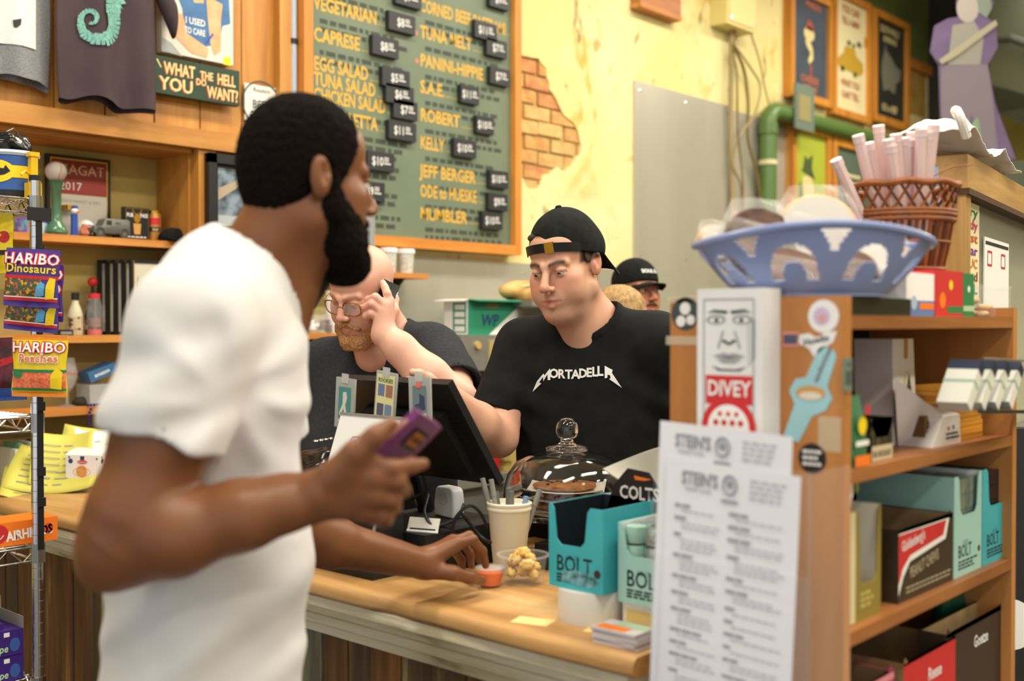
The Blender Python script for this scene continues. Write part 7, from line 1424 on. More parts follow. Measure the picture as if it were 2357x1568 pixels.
# green filter box, flaps open
gx0, gx1 = PY(1078, 740, 3.31).x, PY(1196, 740, 3.31).x; t = thing('filter_box', 'green and white open carton lettered WP FILTER on the coffee brewer', 'box', ((gx0+gx1)/2, 3.4, 1.45)); grn = mat('carton_green', '2a8c68', .5); y0, y1, zt = 3.31, 3.457, 1.60
bm = B(); box(bm, gx0, gx1, y0, y1, 1.4505, zt); obj('carton', bm, grn, t, world=True, bevel=.002)
Ms_ = frame_of((gx0-.0006, y1, 1.45), (0, -1, 0), (0, 0, 1)); part_flat(t, Ms_, [rect(.002, .145, .003, .148)], M_white, 'white_end'); part_flat(t, Ms_, [rect(.055, .135, .010, .140)], grn, 'green_panel', .0007)
for k in range(4): part_flat(t, Ms_, [rect(.066, .126, .016+k*.031, .038+k*.031)], M_white, 'tick_box', .0010)
Mf_ = FWALL(y0-.0006); part_flat(t, Mf_, [[(gx1-.20, 1.4515), (gx1-.001, 1.4515), (gx1-.001, zt-.02)]], M_white, 'white_corner')
nv = mat('navy_ink', '1e3a6a', .5); part_text(t, Mf_, 'WP', .070, nv, bold=.02, shear=.2, x=gx0+.075, y=1.490, depth=.0008); part_text(t, Mf_, 'FILTER', .030, M_ink, bold=.01, x=gx1-.105, y=1.458, depth=.0008); part_flat(t, Mf_, [circ(gx0+.15, 1.578, .045, 20, .012)], mat('tan_square'), 'oval_mark', .0006)
for a, b_ in (((gx0, y0, gx1, y0), (gx0+.01, y0-.05, gx1+.03, y0-.05)), ((gx0, y1, gx0, y0), (gx0-.05, y1+.01, gx0-.05, y0-.01))):
    hexa(bm := B(), [(a[0], a[1], zt), (a[2], a[3], zt), (b_[2], b_[3], zt-.006), (b_[0], b_[1], zt-.006), (a[0], a[1], zt+.004), (a[2], a[3], zt+.004), (b_[2], b_[3], zt-.002), (b_[0], b_[1], zt-.002)]); obj('flap', bm, grn if a[1] == a[3] else M_white, t, world=True)
# bread on a steel ledge, folded yellow cloths, red cups
bx = PY(1210, 680, 3.35); t = thing('steel_ledge', 'dark steel ledge carrying the bread loaf behind the server', 'shelf', (bx.x, 3.4, 1.5)); bm = B(); box(bm, bx.x-.13, bx.x+.7, 3.2, 3.68, 1.575, 1.60); obj('ledge', bm, steel2, t, world=True)
for x in (bx.x-.1, bx.x+.6): bm = B(); box(bm, x, x+.02, 3.3, 3.68, 1.50, 1.575); obj('bracket', bm, steel2, t, world=True)
s = Sdf(); c = Vector((bx.x, 3.36, 1.645)); s.u(ell(c, (.15, .07, .05)), .01); t = thing('bread_loaf', 'golden crusty bread loaf on the steel ledge', 'bread', (c.x, c.y, 1.60)); v, q = mesh_sdf(lambda P: np.maximum(s(P)+.003*nz(P, 40), 1.60-P[:, 2]), c-Vector((.2, .1, .06)), c+Vector((.2, .1, .08)), .008); sdf_obj('crust', [(v, q, None)], mat('bread_crust', 'c8924e', .7, col2='e0b878', scale=14, bump=.3), t)
bm = B(); tube(bm, [c+Vector((-.09, -.066, .02)), c+Vector((0, -.07, .032)), c+Vector((.08, -.066, .02))], .004, 6); obj('score_line', bm, mat('pale_crumb', 'e8d0a0', .8), t, world=True)
v = PY(1172, 1085, 3.19); clm = mat('yellow_cloth', 'c8b466', .9, bump=.4, bscale=200)
for k in range(8):
    bm = B(); box(bm, v.x-.055+RND.uniform(-.006, .006), v.x+.075+RND.uniform(-.006, .006), 3.13, 3.26, .8805+k*.0215, .8805+k*.0215+.021); tag(obj('folded_cloth', bm, clm, bevel=.008, seg=3, smooth=True), ('top' if k == 7 else 'bottom' if k == 0 else 'inner')+' folded yellow cloth of the pile on the steel counter', 'cloth', 'folded yellow cloths')
v = PY(1134, 1075, 3.19)
t = thing('red_cup_stack', 'stack of red plastic cups next to the yellow cloths', 'cups', (v.x, 3.19, .88))
for k in range(6): bm = B(); lathe(bm, [(.028, .002), (.038, .085), (.041, .087), (.038, .09), (.034, .085), (.025, .006)], (0, 0, k*.016), 20); obj('cup', bm, mat('red_plastic', 'c42828', .35), t, smooth=True)
# pine wall shelf with cups
z = 1.715; a, b_ = PY(722, 632, 3.55).x, PY(975, 632, 3.55).x; t = thing('wall_shelf', 'short pine wall shelf of white tubs under the menu board', 'shelf', ((a+b_)/2, 3.6, z)); bm = B(); box(bm, a, b_, 3.52, 3.699, z-.022, z); obj('board', bm, wood('shelf_pine', 'a86426', 'c67f34', 'd4964a', 'x'), t, world=True, bevel=.003)
for x in (a+.12, b_-.10): bm = B(); prism(bm, [(0, 0), (-.14, 0), (0, -.13)], frame_of((x, 3.698, z-.022), (0, 1, 0), (0, 0, 1)), .012); obj('bracket', bm, M_black, t, world=True)
foil = mat('white_tub', 'd8d6cc', .4, col2='b8b6ac', scale=60, bump=.3)
for px in (894, 934):
    x = PY(px, 600, 3.58).x; t = thing('tub_stack', 'pale lidded tub on the pine wall shelf, '+('next to the clear cups' if px < 900 else 'at the shelf\'s free end'), 'tub', (x, 3.58, z), group='tubs on the wall shelf')
    bm = B(); lathe(bm, [(.030, 0), (.036, .085), (.038, .087), (.030, .087)], seg=24); obj('tub', bm, foil, t, smooth=True); bm = B(); lathe(bm, [(.039, .086), (.040, .102), (.036, .106), (0, .106)], seg=24); obj('lid', bm, M_white, t, smooth=True)
x = PY(846, 560, 3.58).x; t = thing('cup_stack', 'tall nested stack of clear cups on the pine wall shelf', 'cups', (x, 3.58, z))
for k in range(11): bm = B(); lathe(bm, [(.022, 0), (.034, .10), (.036, .101), (.033, .10), (.021, .003)], (0, 0, k*.020), 20); obj('cup', bm, M_clear, t, smooth=True)
x = PY(735, 615, 3.58).x; t = thing('black_tray', 'small dark pan on the pine wall shelf', 'pan', (x, 3.58, z)); bm = B(); lathe(bm, [(.04, 0), (.055, .03), (.058, .03), (.042, .002)], seg=24); obj('pan', bm, M_black, t, smooth=True); bm = B(); tube(bm, [(.055, 0, .025), (.14, 0, .03)], .006, 8); obj('handle', bm, M_black, t)
z = 1.462; a, b_ = PY(690, 768, 3.5).x, PY(790, 768, 3.5).x; t = thing('wall_shelf', 'lower pine wall shelf holding plastic tubs behind the bald man', 'shelf', ((a+b_)/2, 3.6, z)); bm = B(); box(bm, a-.05, b_, 3.46, 3.699, z-.022, z); obj('board', bm, wood('shelf_pine', 'a86426', 'c67f34', 'd4964a', 'x'), t, world=True, bevel=.003)
bm = B(); prism(bm, [(0, 0), (-.14, 0), (0, -.13)], frame_of((b_-.06, 3.698, z-.022), (0, 1, 0), (0, 0, 1)), .012); obj('bracket', bm, M_black, t, world=True)
for px, h, nm in ((712, .07, 'clear tub of white packets on lower pine shelf'), (744, .075, 'clear tub of dark pieces on lower pine shelf')):
    x = PY(px, 740, 3.55).x; t = thing('plastic_tub', nm, 'tub', (x, 3.55, z)); bm = B(); box(bm, -.04, .04, -.05, .05, 0, h); obj('tub', bm, M_clear, t, bevel=.006)
    for k in range(6): bm = B(); box(bm, -.015, .015, -.02, .02, 0, .012, Matrix.Translation((RND.uniform(-.018, .018), RND.uniform(-.025, .025), .006+.007*k)) @ Matrix.Rotation(RND.uniform(0, 3), 4, 'Z')); obj('packet', bm, M_white if 'white' in nm else mat('dark_pieces', '5a3a28', .6), t)
x = PY(776, 690, 3.55).x; t = thing('white_canister', 'plain white canister on lower pine shelf beside bald man', 'canister', (x, 3.55, z)); bm = B(); lathe(bm, [(.045, 0), (.045, .16), (.042, .165), (0, .165)], seg=28); obj('can', bm, M_white, t, smooth=True); bm = B(); lathe(bm, [(.047, .150), (.047, .170), (0, .172)], seg=28); obj('lid', bm, M_white, t, smooth=True)
# bead string hanging by the customer's neck
t = thing('bead_necklace', 'string of blue-green beads hanging behind the customer\'s neck', 'beads', PY(672, 690, 3.6))
bs = B(); bmesh.ops.create_icosphere(bs, subdivisions=1, radius=.0085); b0 = obj('bead', bs, mat('teal_bead', '1f5a5c', .2, .4), t, smooth=True)
for k in range(1, 15): b1 = inst(b0, t); b1.location = (.028*math.sin(k*.22), 0, .017*(7-k)*1.0)
b0.location = (0, 0, .119)
# conduit between boards and menu
bm = B(); x = PY(677, 100, 3.66).x; tube(bm, [(x, 3.665, 1.2), (x, 3.665, CEIL)], .014, 10); t = thing('conduit', 'pale blue and white conduit running down beside the menu board', 'conduit', (x, 3.665, 1.2)); obj('tube', bm, mat('pale_blue_conduit', 'aab4c4', .4), t, world=True, smooth=True)
for z in (2.35, 2.62): bm = B(); cyl(bm, (x, 3.665, z), (x, 3.665, z+.02), .018, seg=10); obj('clip', bm, M_black, t, world=True)
# ------------------------------------------------------------------ left side: shirts, signs, alcove things, wire rack
def hung_shirt(name, label, px0, px1, ybot, y0, m, folds, ztop=2.95, sl=0.10, slz=(2.56, 2.60), left_sl=False):
    """a hanging t-shirt: front and back sheets joined at the sides, short sleeves"""
    x0, x1 = PY(px0, 150, y0).x, PY(px1, 150, y0).x; zb = ybot; t = thing(name, label, 't-shirt', ((x0+x1)/2, y0, zb)); A, ph, fr = folds
    def yf(x, z): u_ = (x-x0)/(x1-x0); return y0-A*math.sin(u_*fr+ph+.8*math.sin(z*3))*(1.0-.5*(z-zb)/(ztop-zb))-.004*math.sin(17*u_+5*z)
    def edge(u_, v_): x = x0+(x1-x0)*u_+.012*math.sin(5*v_)*(u_-.5); z = zb+(ztop-zb)*v_; return x, z-(.010*math.sin(u_*7+ph)+.006*math.sin(u_*13))*(1-v_)**6
    bm = B(); N_, V_ = 36, 22; fv = []; bv = []
    for i in range(N_+1):
        col_f, col_b = [], []
        for j in range(V_+1):
            x, z = edge(i/N_, j/V_); side = min(i, N_-i)/N_; dep = .045*min(1, side*6)**.5; yv = yf(x, z)
            col_f.append(bm.verts.new((x, yv-dep*.25, z))); col_b.append(bm.verts.new((x, yv+dep*.55+.006, z-.012*(1-j/V_)**4)))
        fv.append(col_f); bv.append(col_b)
    for i in range(N_):
        for j in range(V_): bm.faces.new((fv[i][j], fv[i+1][j], fv[i+1][j+1], fv[i][j+1])); bm.faces.new((bv[i][j], bv[i][j+1], bv[i+1][j+1], bv[i+1][j]))
    for i in (0, N_):
        for j in range(V_): bm.faces.new((fv[i][j], fv[i][j+1], bv[i][j+1], bv[i][j]))
    obj('cloth', bm, m, t, world=True, smooth='all')
    for sgn in ([1, -1] if left_sl else [1]):
        xe = x1 if sgn > 0 else x0; bm = B()
        def slv(u_, v_): a = 2*math.pi*u_; L = sl*v_; return Vector((xe-sgn*.03+sgn*L, y0+.010+.028*math.sin(a), 2.78-.36*L/sl*.35+(-.11-.02*v_)*(.5-.5*math.cos(a))-.0+.09*(1-v_)))
        grid(bm, slv, 20, 8, .002); obj('sleeve', bm, m, t, world=True, smooth='all')
    return t, yf, x0, x1
gsh = mat('heather_grey_cotton', '77777a', .9, col2='8c8c8e', scale=220, contrast=(.4, .6), bump=.1, bscale=900)
t, yf, x0, x1 = hung_shirt('hanging_shirt', 'heather grey t-shirt with white print block hanging on pine boards', -66, 118, 2.295, 3.640, gsh, (.018, 1.0, 10))
def on_shirt(parent, name, polys, m, yf, off=.024, cell=.03):
    bm = B()
    for pl in polys: flat(bm, None, pl, 0)
    bmesh.ops.triangulate(bm, faces=bm.faces)
    for _ in range(4):
        ed = [e for e in bm.edges if e.calc_length() > cell]
        if not ed: break
        bmesh.ops.subdivide_edges(bm, edges=ed, cuts=1); bmesh.ops.triangulate(bm, faces=bm.faces)
    for v in bm.verts: x, z = v.co.x, v.co.y; v.co = Vector((x, yf(x, z)-off+.0105*0, z))
    return obj(name, bm, m, parent, world=True)
def wp(px, py, y=3.6): v = PY(px, py, y); return (v.x, v.z)
on_shirt(t, 'white_print', [[wp(-50, 80), wp(90, 112), wp(90, -120), wp(-50, -130)]], mat('white_shirt_print', 'd9d9d6', .7), yf, .016)
on_shirt(t, 'ink_mark', [[wp(34, 44), wp(52, 42), wp(50, 56), wp(42, 62), (wp(36, 60))]], M_ink, yf, .019)
msh = mat('plum_brown_cotton', '3f3236', .9, col2='4a3b3e', scale=5, bump=.12, bscale=900)
t, yf, x0, x1 = hung_shirt('hanging_shirt', 'dark plum t-shirt with teal seahorse print hanging on pine boards', 133, 352, 2.255, 3.600, msh, (.020, 2.2, 12), sl=.12)
sp_ = [(286, -60), (272, -30), (262, 0), (262, 30), (264, 55), (256, 80), (236, 92), (212, 88), (196, 74), (190, 52), (192, 34), (204, 24), (216, 30), (220, 44), (214, 54), (206, 52)]
wd = [60, 56, 46, 40, 38, 34, 26, 20, 16, 13, 11, 10, 9, 8, 7, 5]; teal = mat('teal_seahorse_ink', '7fb8a8', .7, col2='5a8f86', scale=120)
pts = spline([Vector((a, b_, 0)) for a, b_ in sp_], 3); polys = []
for k in range(len(pts)-1):
    a, b_ = pts[k], pts[k+1]; wa = wd[min(k//3, 15)]*.5; d_ = (b_-a).normalized(); n_ = Vector((-d_.y, d_.x, 0)); polys.append([wp(*(a+n_*wa).xy, 3.58), wp(*(a-n_*wa).xy, 3.58), wp(*(b_-n_*wa).xy, 3.58), wp(*(b_+n_*wa).xy, 3.58)])
polys.append([wp(272, 0, 3.58), wp(290, 20, 3.58), wp(284, 8, 3.58), wp(296, 6, 3.58), wp(286, -8, 3.58)])
on_shirt(t, 'seahorse_print', polys, teal, yf, .019)
# painting, green sign, best-of paper, framed photo
def wall_panel(name, label, cat, q, y, d, m, nm='panel', bev=.002):
    """q: px of left, right, and py of top-left, bottom-left"""
    x0, x1 = PY(q[0], q[2], y).x, PY(q[1], q[2], y).x; z1, z0 = PY(q[0], q[2], y).z, PY(q[0], q[3], y).z; t = thing(name, label, cat, ((x0+x1)/2, y, z0)); bm = B(); box(bm, x0, x1, y, y+d, z0, z1); obj(nm, bm, m, t, world=True, bevel=bev); return t, FWALL(y-.0004), x0, x1, z0, z1
t, M_, x0, x1, z0, z1 = wall_panel('painting', 'unframed painting of man in blue shirt lettered I USED TO CARE', 'painting', (372, 536, -60, 118), 3.655, .04, mat('painting_ground', 'd8d2c0', .6, col2='c4ccc8', scale=8), 'canvas')
def pq(pts): return [wp(a, b_, 3.654) for a, b_ in pts]
pb = mat('painted_blue', '4a78a8', .6, col2='3c6694', scale=14); psk = mat('painted_skin', 'dca070', .6, col2='e4b488', scale=18)
part_flat(t, M_, [pq([(404, -20), (420, 20), (424, 88), (470, 108), (505, 100), (512, 60), (530, 55), (526, -20), (470, -40)])], pb, 'blue_shirt', .0006)
part_flat(t, M_, [pq([(392, 30), (420, 32), (432, 78), (480, 112), (476, 134), (440, 122), (400, 80)])], psk, 'forearm', .0012); part_flat(t, M_, [pq([(474, -10), (512, 10), (508, 50), (508, 118), (494, 128), (484, 100), (478, 40)])], psk, 'raised_hand', .0012)
part_flat(t, M_, [pq([(440, -40), (474, -40), (468, 8), (446, 6)])], psk, 'chin', .0014); part_flat(t, M_, [pq([(472, 98), (489, 76), (492, 80), (476, 101)])], M_blue, 'pen_stroke', .0018)
part_flat(t, M_, [pq([(372, 84), (396, 100), (420, 130), (372, 116)])], mat('painted_grey', '9aa09c', .6), 'grey_ground', .0006); part_flat(t, M_, [pq([(514, 132), (531, 130), (531, 152), (514, 148)])], M_yellow, 'yellow_patch', .0006)
for tx, a0, a1, py, sz in (('I USED', 426, 472, 52, .034), ('TO CARE', 424, 472, 74, .032)): bm = B(); fit_text(bm, tx, M_, wp(a0, py, 3.654)[0], wp(a0, py, 3.654)[1], wp(a1, py, 3.654)[0], sz, depth=.0022); obj('lettering', bm, M_white, t, world=True)
t, M_, x0, x1, z0, z1 = wall_panel('painted_sign', 'dark green wooden sign lettered WHAT THE HELL DO YOU WANT?', 'sign', (352, 551, 125, 211), 3.645, .03, mat('dark_green_sign', '25402c', .55, col2='1e3626', scale=10, stretch=(1, 1, 6)), 'board', .004)
cmk = mat('sign_cream', 'e2cf8e', .6); ork = mat('sign_red_shadow', 'b8502c', .6); W_, H_ = x1-x0, z1-z0
for tx, f0, f1, fz, sz in (('WHAT', .12, .47, .55, .062), ('THE', .53, .68, .58, .042), ('HELL', .73, .95, .52, .058), ('YOU', .07, .44, .12, .066), ('DO', .48, .60, .40, .034), ('WANT?', .61, .98, .10, .062)):
    for m, d_, nm_, dp in ((ork, -.004, 'letter_shadow', .0005), (cmk, 0, 'lettering', .0010)): bm = B(); fit_text(bm, tx, M_, x0+W_*f0+d_, z0+H_*fz+d_*.7, x0+W_*f1+d_, sz, depth=dp); obj(nm_, bm, m, t, world=True)
part_flat(t, M_, [[(x0+.012, z1-.014), (x0+.018, z1-.012), (x0+.034, z1-.040), (x0+.030, z1-.042)]], cmk, 'quote_mark')
t, M_, x0, x1, z0, z1 = wall_panel('award_paper', 'white paper with round BEST award seal pinned on pine board', 'poster', (563, 640, 190, 276), 3.690, .002, mat('award_white', 'dcdad2', .6), 'paper', 0); cx, cz = (x0+x1)/2-.0, (z0+z1)/2
bm = B(); tube(bm, [(cx+.088*math.cos(a), 3.6893, cz+.088*math.sin(a)) for a in [2*math.pi*k/40 for k in range(40)]], .003, 6, closed=True); obj('seal_ring', bm, mat('seal_ink', '3c5048', .6), t, world=True); part_text(t, M_, 'BEST', .046, mat('seal_ink'), bold=.02, align='CENTER', x=cx, y=cz-.02, xs=.9); part_text(t, M_, 'Readers', .024, mat('seal_ink'), align='CENTER', x=cx, y=cz+.045); bm = B(); lines_bm(bm, M_, cx-.05, cx+.05, cz-.06, cz-.03, 2, .008, RND, .8, (.012, .02), .005); obj('small_print', bm, mat('seal_ink'), t, world=True, kind='stuff')
t, M_, x0, x1, z0, z1 = wall_panel('framed_photo', 'black framed photo of a crowded street behind the customer\'s head', 'picture', (474, 640, 352, 548), 3.660, .04, M_black, 'backing', .004)
bm = B(); box(bm, x0+.05, x1-.05, 3.6575, 3.660, z0+.05, z1-.05); obj('photo', bm, mat('street_photo', '3c4a58', .3, col2='8494a0', scale=14, contrast=(.42, .58), detail=8), t, world=True); 
for a in ((x0, x0+.035, z0, z1), (x1-.035, x1, z0, z1), (x0, x1, z0, z0+.035), (x0, x1, z1-.035, z1)): bm = B(); box(bm, a[0], a[1], 3.640, 3.660, a[2], a[3]); obj('frame_rail', bm, M_black, t, world=True, bevel=.004)
part_flat(t, FWALL(3.657), [[(x0+.05, z0+.19), (x0+.16, z0+.24), (x0+.16, z0+.215), (x0+.05, z0+.145)]], mat('photo_tan', 'a89880', .5), 'tan_bar'); part_flat(t, FWALL(3.657), [rect(x0+.05, x0+.17, z0+.05, z0+.09)], mat('photo_pale', 'a8b0b0', .5), 'pale_pavement')
# ---- alcove, top shelf
ZA = 1.81
def ax(px, y=3.84): return PY(px, 500, y).x
t, M_, x0, x1, z0, z1 = wall_panel('framed_certificate', 'black framed certificate with red ZAGAT header leaning in the alcove', 'certificate', (108, 254, 352, 520), 3.915, .02, M_black, 'backing', .003); z0 = ZA
M_ = FWALL(3.9146); part_flat(t, M_, [rect(x0+.012, x1-.012, z0+.01, z1-.012)], M_gold, 'gold_fillet', .0002); part_flat(t, M_, [rect(x0+.016, x1-.016, z0+.012, z1-.016)], mat('certificate_paper', 'd6d2c0', .6), 'paper', .0006); part_flat(t, M_, [rect(x0+.016, x1-.016, z1-.115, z1-.016)], mat('certificate_red', '7e2420', .5), 'red_header', .0010); part_flat(t, M_, [rect(x0+.016, x1-.016, z1-.140, z1-.085)], mat('certificate_red2', 'a03c30', .5), 'red_band', .0013)
part_text(t, M_, 'ZAGAT', .052, mat('certificate_gold', 'c8a070', .5), align='CENTER', x=(x0+x1)/2+.01, y=z1-.068, depth=.0018); part_text(t, M_, '2017', .042, M_white, x=x0+.045, y=z1-.125, depth=.0018); part_text(t, M_, "STEIN'S MARKET & DELI", .015, M_grey_ink, align='CENTER', x=(x0+x1)/2, y=z1-.170, depth=.0010); bm = B(); lines_bm(bm, M_, x0+.04, x1-.04, z0+.06, z1-.19, 5, .004, RND, .8, (.01, .03), .005); obj('print', bm, mat('pale_print'), t, world=True, kind='stuff')
gv = mat('green_glass', '5c8a68', .08, alpha=.62); c = Vector((ax(131), 3.845, ZA)); t = thing('green_vase', 'green glass bud vase with baseball on top in alcove', 'vase', c); bm = B(); lathe(bm, [(.030, 0), (.040, .012), (.036, .030), (.022, .048), (.0165, .075), (.018, .16), (.024, .190), (.021, .190), (.015, .16), (.013, .075), (.018, .05), (.03, .02), (0, .006)], seg=32); obj('vase', bm, gv, t, smooth=True); bm = B(); lathe(bm, [(.022, .186), (.026, .190), (.024, .194), (.020, .192)], seg=32, closed=True); obj('lip', bm, gv, t, smooth=True)
t = thing('baseball', 'white baseball with red stitching resting on the green vase', 'baseball', c+Vector((0, 0, .192))); bm = B(); bmesh.ops.create_uvsphere(bm, u_segments=28, v_segments=18, radius=.0365, matrix=Matrix.Translation((0, 0, .034))); obj('ball', bm, mat('baseball_leather', 'd8d2c4', .5, col2='c4bcaa', scale=20), t, smooth='all')
bm = B(); seam = []
for k in range(60): a = 2*math.pi*k/60; v = Vector((math.cos(a)*1.0, math.sin(a)*1.0-.0, .75*math.sin(2*a))).normalized()*.0368; seam.append(Matrix.Rotation(.8, 3, 'Y') @ v+Vector((0, 0, .034)))
tube(bm, seam, .0009, 5, closed=True); obj('stitching', bm, M_red, t)
def item_box(name, label, cat, px0, px1, y, d, z, h, m, rz=0): x0, x1 = ax(px0, y), ax(px1, y); t = thing(name, label, cat, ((x0+x1)/2, y, z), rz); w = x1-x0; bm = B(); box(bm, -w/2, w/2, 0, d, 0, h); obj('carton', bm, m, t, bevel=.0015); return t, w, basis(t) @ frame_of((-w/2, 0, 0), (1, 0, 0), (0, 0, 1))
t, w, M_ = item_box('game_box', 'black PUB PASS box with gold stag and beer glass in alcove', 'box', 288, 343, 3.83, .03, ZA, .122, mat('game_black', '16181a', .4)); part_flat(t, M_, [circ(w/2, .082, .013, 14, .018)], M_gold, 'stag_head', .0006); bm = B(); ink(bm, M_, [(w/2-.004, .095), (w/2-.018, .108), (w/2-.016, .116)], .003); ink(bm, M_, [(w/2+.004, .095), (w/2+.018, .108), (w/2+.016, .116)], .003); obj('antlers', bm, M_gold, t, world=True, kind='stuff'); part_flat(t, M_, [[(w/2-.012, .022), (w/2+.012, .022), (w/2+.016, .062), (w/2-.016, .062)]], mat('beer_gold', 'c89850', .4), 'beer_glass', .0006); part_text(t, M_, 'PUB', .020, M_white, bold=.03, x=.006, y=.086, xs=.75); part_text(t, M_, 'PASS', .020, M_white, bold=.03, align='RIGHT', x=w-.005, y=.086, xs=.75); bm = B(); ink(bm, M_, [(.004, .004), (w-.004, .004), (w-.004, .118), (.004, .118), (.004, .004)], .0012); obj('gold_border', bm, M_gold, t, world=True); bm = B(); lines_bm(bm, M_, .008, w-.008, .008, .016, 1, .004, RND, .95, (.008, .016), .003); obj('print', bm, M_white, t, world=True, kind='stuff')
c = Vector((ax(358), 3.85, ZA)); t = thing('tin_can', 'gold tin can with red seal and black letters beside PUB PASS box', 'can', c); bm = B(); lathe(bm, [(.024, 0), (.025, .003), (.025, .110), (.023, .114), (0, .114)], seg=28); obj('can', bm, mat('can_gold', 'b8823c', .35, .3), t, smooth=True); bm = B(); lathe(bm, [(.0254, .105), (.0254, .116), (.022, .118), (0, .117)], seg=28); obj('lid', bm, M_gold, t, smooth=True); bm = B(); grid(bm, lambda u_, v_: Vector((.0255*math.sin((u_-.5)*1.6-.4), -.0255*math.cos((u_-.5)*1.6-.4), .062+.026*v_)), 8, 1); obj('red_seal', bm, M_red, t); bm = B(); grid(bm, lambda u_, v_: Vector((.0256*math.sin((u_-.5)*1.8-.4), -.0256*math.cos((u_-.5)*1.8-.4), .036+.018*v_)), 8, 1); obj('black_band', bm, M_ink, t); part_text(t, basis(t) @ frame_of((-.010, -.0262, .039), (1, 0, 0), (0, 0, 1)), 'RAF', .014, mat('can_cream', 'e0c890', .5), bold=.02, align='CENTER')
# toy van
c = Vector((ax(242), 3.82, ZA)); t = thing('toy_van', 'grey die-cast vintage delivery van toy in alcove', 'toy van', c); vm = mat('pewter_grey', '6a6a62', .45, .4)
bm = B(); prism(bm, [(-.070, .018), (-.066, .036), (-.036, .042), (-.026, .066), (-.018, .070), (.068, .070), (.074, .062), (.074, .020), (.06, .014), (-.06, .014)], frame_of((0, -.028, 0), (1, 0, 0), (0, 0, 1)), .056); bd_ = obj('body', bm, vm, t, bevel=.004, smooth=True)
for x in (-.046, .048):
    for y in (-.030, .024): bm = B(); cyl(bm, (x, y, .016), (x, y+.008, .016), .0165, seg=20); wl_ = obj('wheel', bm, mat('dark_pewter', '4a4a44', .5, .3), t, smooth=True); bm = B(); cyl(bm, (x, y-.001, .016), (x, y+.009, .016), .007, seg=14); obj('hub', bm, vm, wl_)
    for y in (-.034, .026): bm = B(); tube(bm, [(x+.020*math.cos(a), y+.004, .016+.020*math.sin(a)) for a in [math.pi*k/8 for k in range(9)]], .003, 6); obj('mudguard', bm, vm, t, smooth=True)
bm = B(); box(bm, -.020, .0, -.0285, -.028, .046, .062); obj('window', bm, M_ink, t); part_text(t, basis(t) @ frame_of((.012, -.0284, .050), (1, 0, 0), (0, 0, 1)), 'DELI', .012, M_ink); bm = B(); lathe(bm, [(0, 0), (.006, .004), (.004, .008)], (-.066, -.018, .034), 10); obj('headlamp', bm, vm, t); bm = B(); box(bm, -.078, -.072, -.030, .030, .008, .014); obj('bumper', bm, vm, t, bevel=.001)
# sweet dispenser, little figure, round badge ball, jar
c = Vector((ax(163), 3.815, ZA)); t = thing('sweet_dispenser', 'slim blue sweet dispenser with round white head beside the green vase', 'toy', c); bm = B(); box(bm, -.010, .010, -.006, .006, .004, .078); obj('stem', bm, mat('toy_blue', '2a4a9c', .35), t, bevel=.002); bm = B(); box(bm, -.013, .013, -.010, .010, 0, .005); obj('foot', bm, mat('toy_blue'), t, bevel=.001); bm = B(); bmesh.ops.create_uvsphere(bm, u_segments=18, v_segments=12, radius=.012, matrix=Matrix.Translation((.002, 0, .090))); obj('head', bm, M_white, t, smooth='all'); bm = B(); lathe(bm, [(.011, .098), (.012, .102), (.009, .107), (0, .108)], (.002, 0, 0), 14); obj('cap', bm, mat('toy_blue'), t, smooth=True); bm = B(); bmesh.ops.create_uvsphere(bm, u_segments=10, v_segments=8, radius=.005, matrix=Matrix.Translation((.008, -.010, .086))); obj('beak', bm, M_orange, t)
c = Vector((ax(182), 3.805, ZA)); t = thing('clay_figure', 'small reddish clay figure next to the toy van', 'figurine', c); s = Sdf(); s.u(ell((0, 0, .016), (.016, .013, .018)), .008); s.u(ell((.0, -.002, .036), (.010, .010, .010)), .006); s.u(ell((.010, -.008, .012), (.006, .008, .008)), .004); s.u(ell((-.010, -.008, .012), (.006, .008, .008)), .004); v, q = mesh_sdf(lambda P: np.maximum(s(P), -P[:, 2]+.0005), (-.03, -.03, -.005), (.03, .03, .055), .003); v = v+np.array(c); sdf_obj('figure', [(v, q, None)], mat('red_clay', 'a85a44', .7, col2='c07a5c', scale=60), t); bm = B(); lathe(bm, [(0, 0), (.016, 0), (.016, .003), (0, .003)], seg=16); obj('base', bm, mat('mossy_green', '3c5a34', .7), t)
c = Vector((ax(196, 3.88), 3.88, ZA)); t = thing('printed_ball', 'white ball printed with orange and blue badge behind the toy van', 'ball', c); bm = B(); bmesh.ops.create_uvsphere(bm, u_segments=24, v_segments=16, radius=.034, matrix=Matrix.Translation((0, 0, .034))); obj('ball', bm, M_white, t, smooth='all'); Mb_ = basis(t) @ frame_of((-.006, -.0345, .038), (1, .1, 0), (0, 0, 1)); 
bm = B(); grid(bm, lambda u_, v_: Vector((.0346*math.sin((u_-.5)*1.0-.3)*math.cos((v_-.5)*.7), -.0346*math.cos((u_-.5)*1.0-.3)*math.cos((v_-.5)*.7), .036+.0346*math.sin((v_-.5)*.7))), 8, 6); obj('blue_badge', bm, mat('toy_blue'), t, smooth='all'); bm = B(); grid(bm, lambda u_, v_: Vector((.0350*math.sin((u_-.5)*.7-.3)*math.cos((v_-.5)*.45), -.0350*math.cos((u_-.5)*.7-.3)*math.cos((v_-.5)*.45), .036+.0350*math.sin((v_-.5)*.45))), 8, 6); obj('orange_badge', bm, M_orange, t, smooth='all')
c = Vector((ax(158, 3.895), 3.89, ZA)); t = thing('glass_jar', 'clear jar with gold lid behind the green vase', 'jar', c); bm = B(); lathe(bm, [(.030, 0), (.032, .09), (.026, .10), (0, .10)], seg=24); obj('jar', bm, M_clear, t, smooth=True); bm = B(); lathe(bm, [(.028, .098), (.028, .115), (0, .116)], seg=24); obj('lid', bm, M_gold, t, smooth=True)
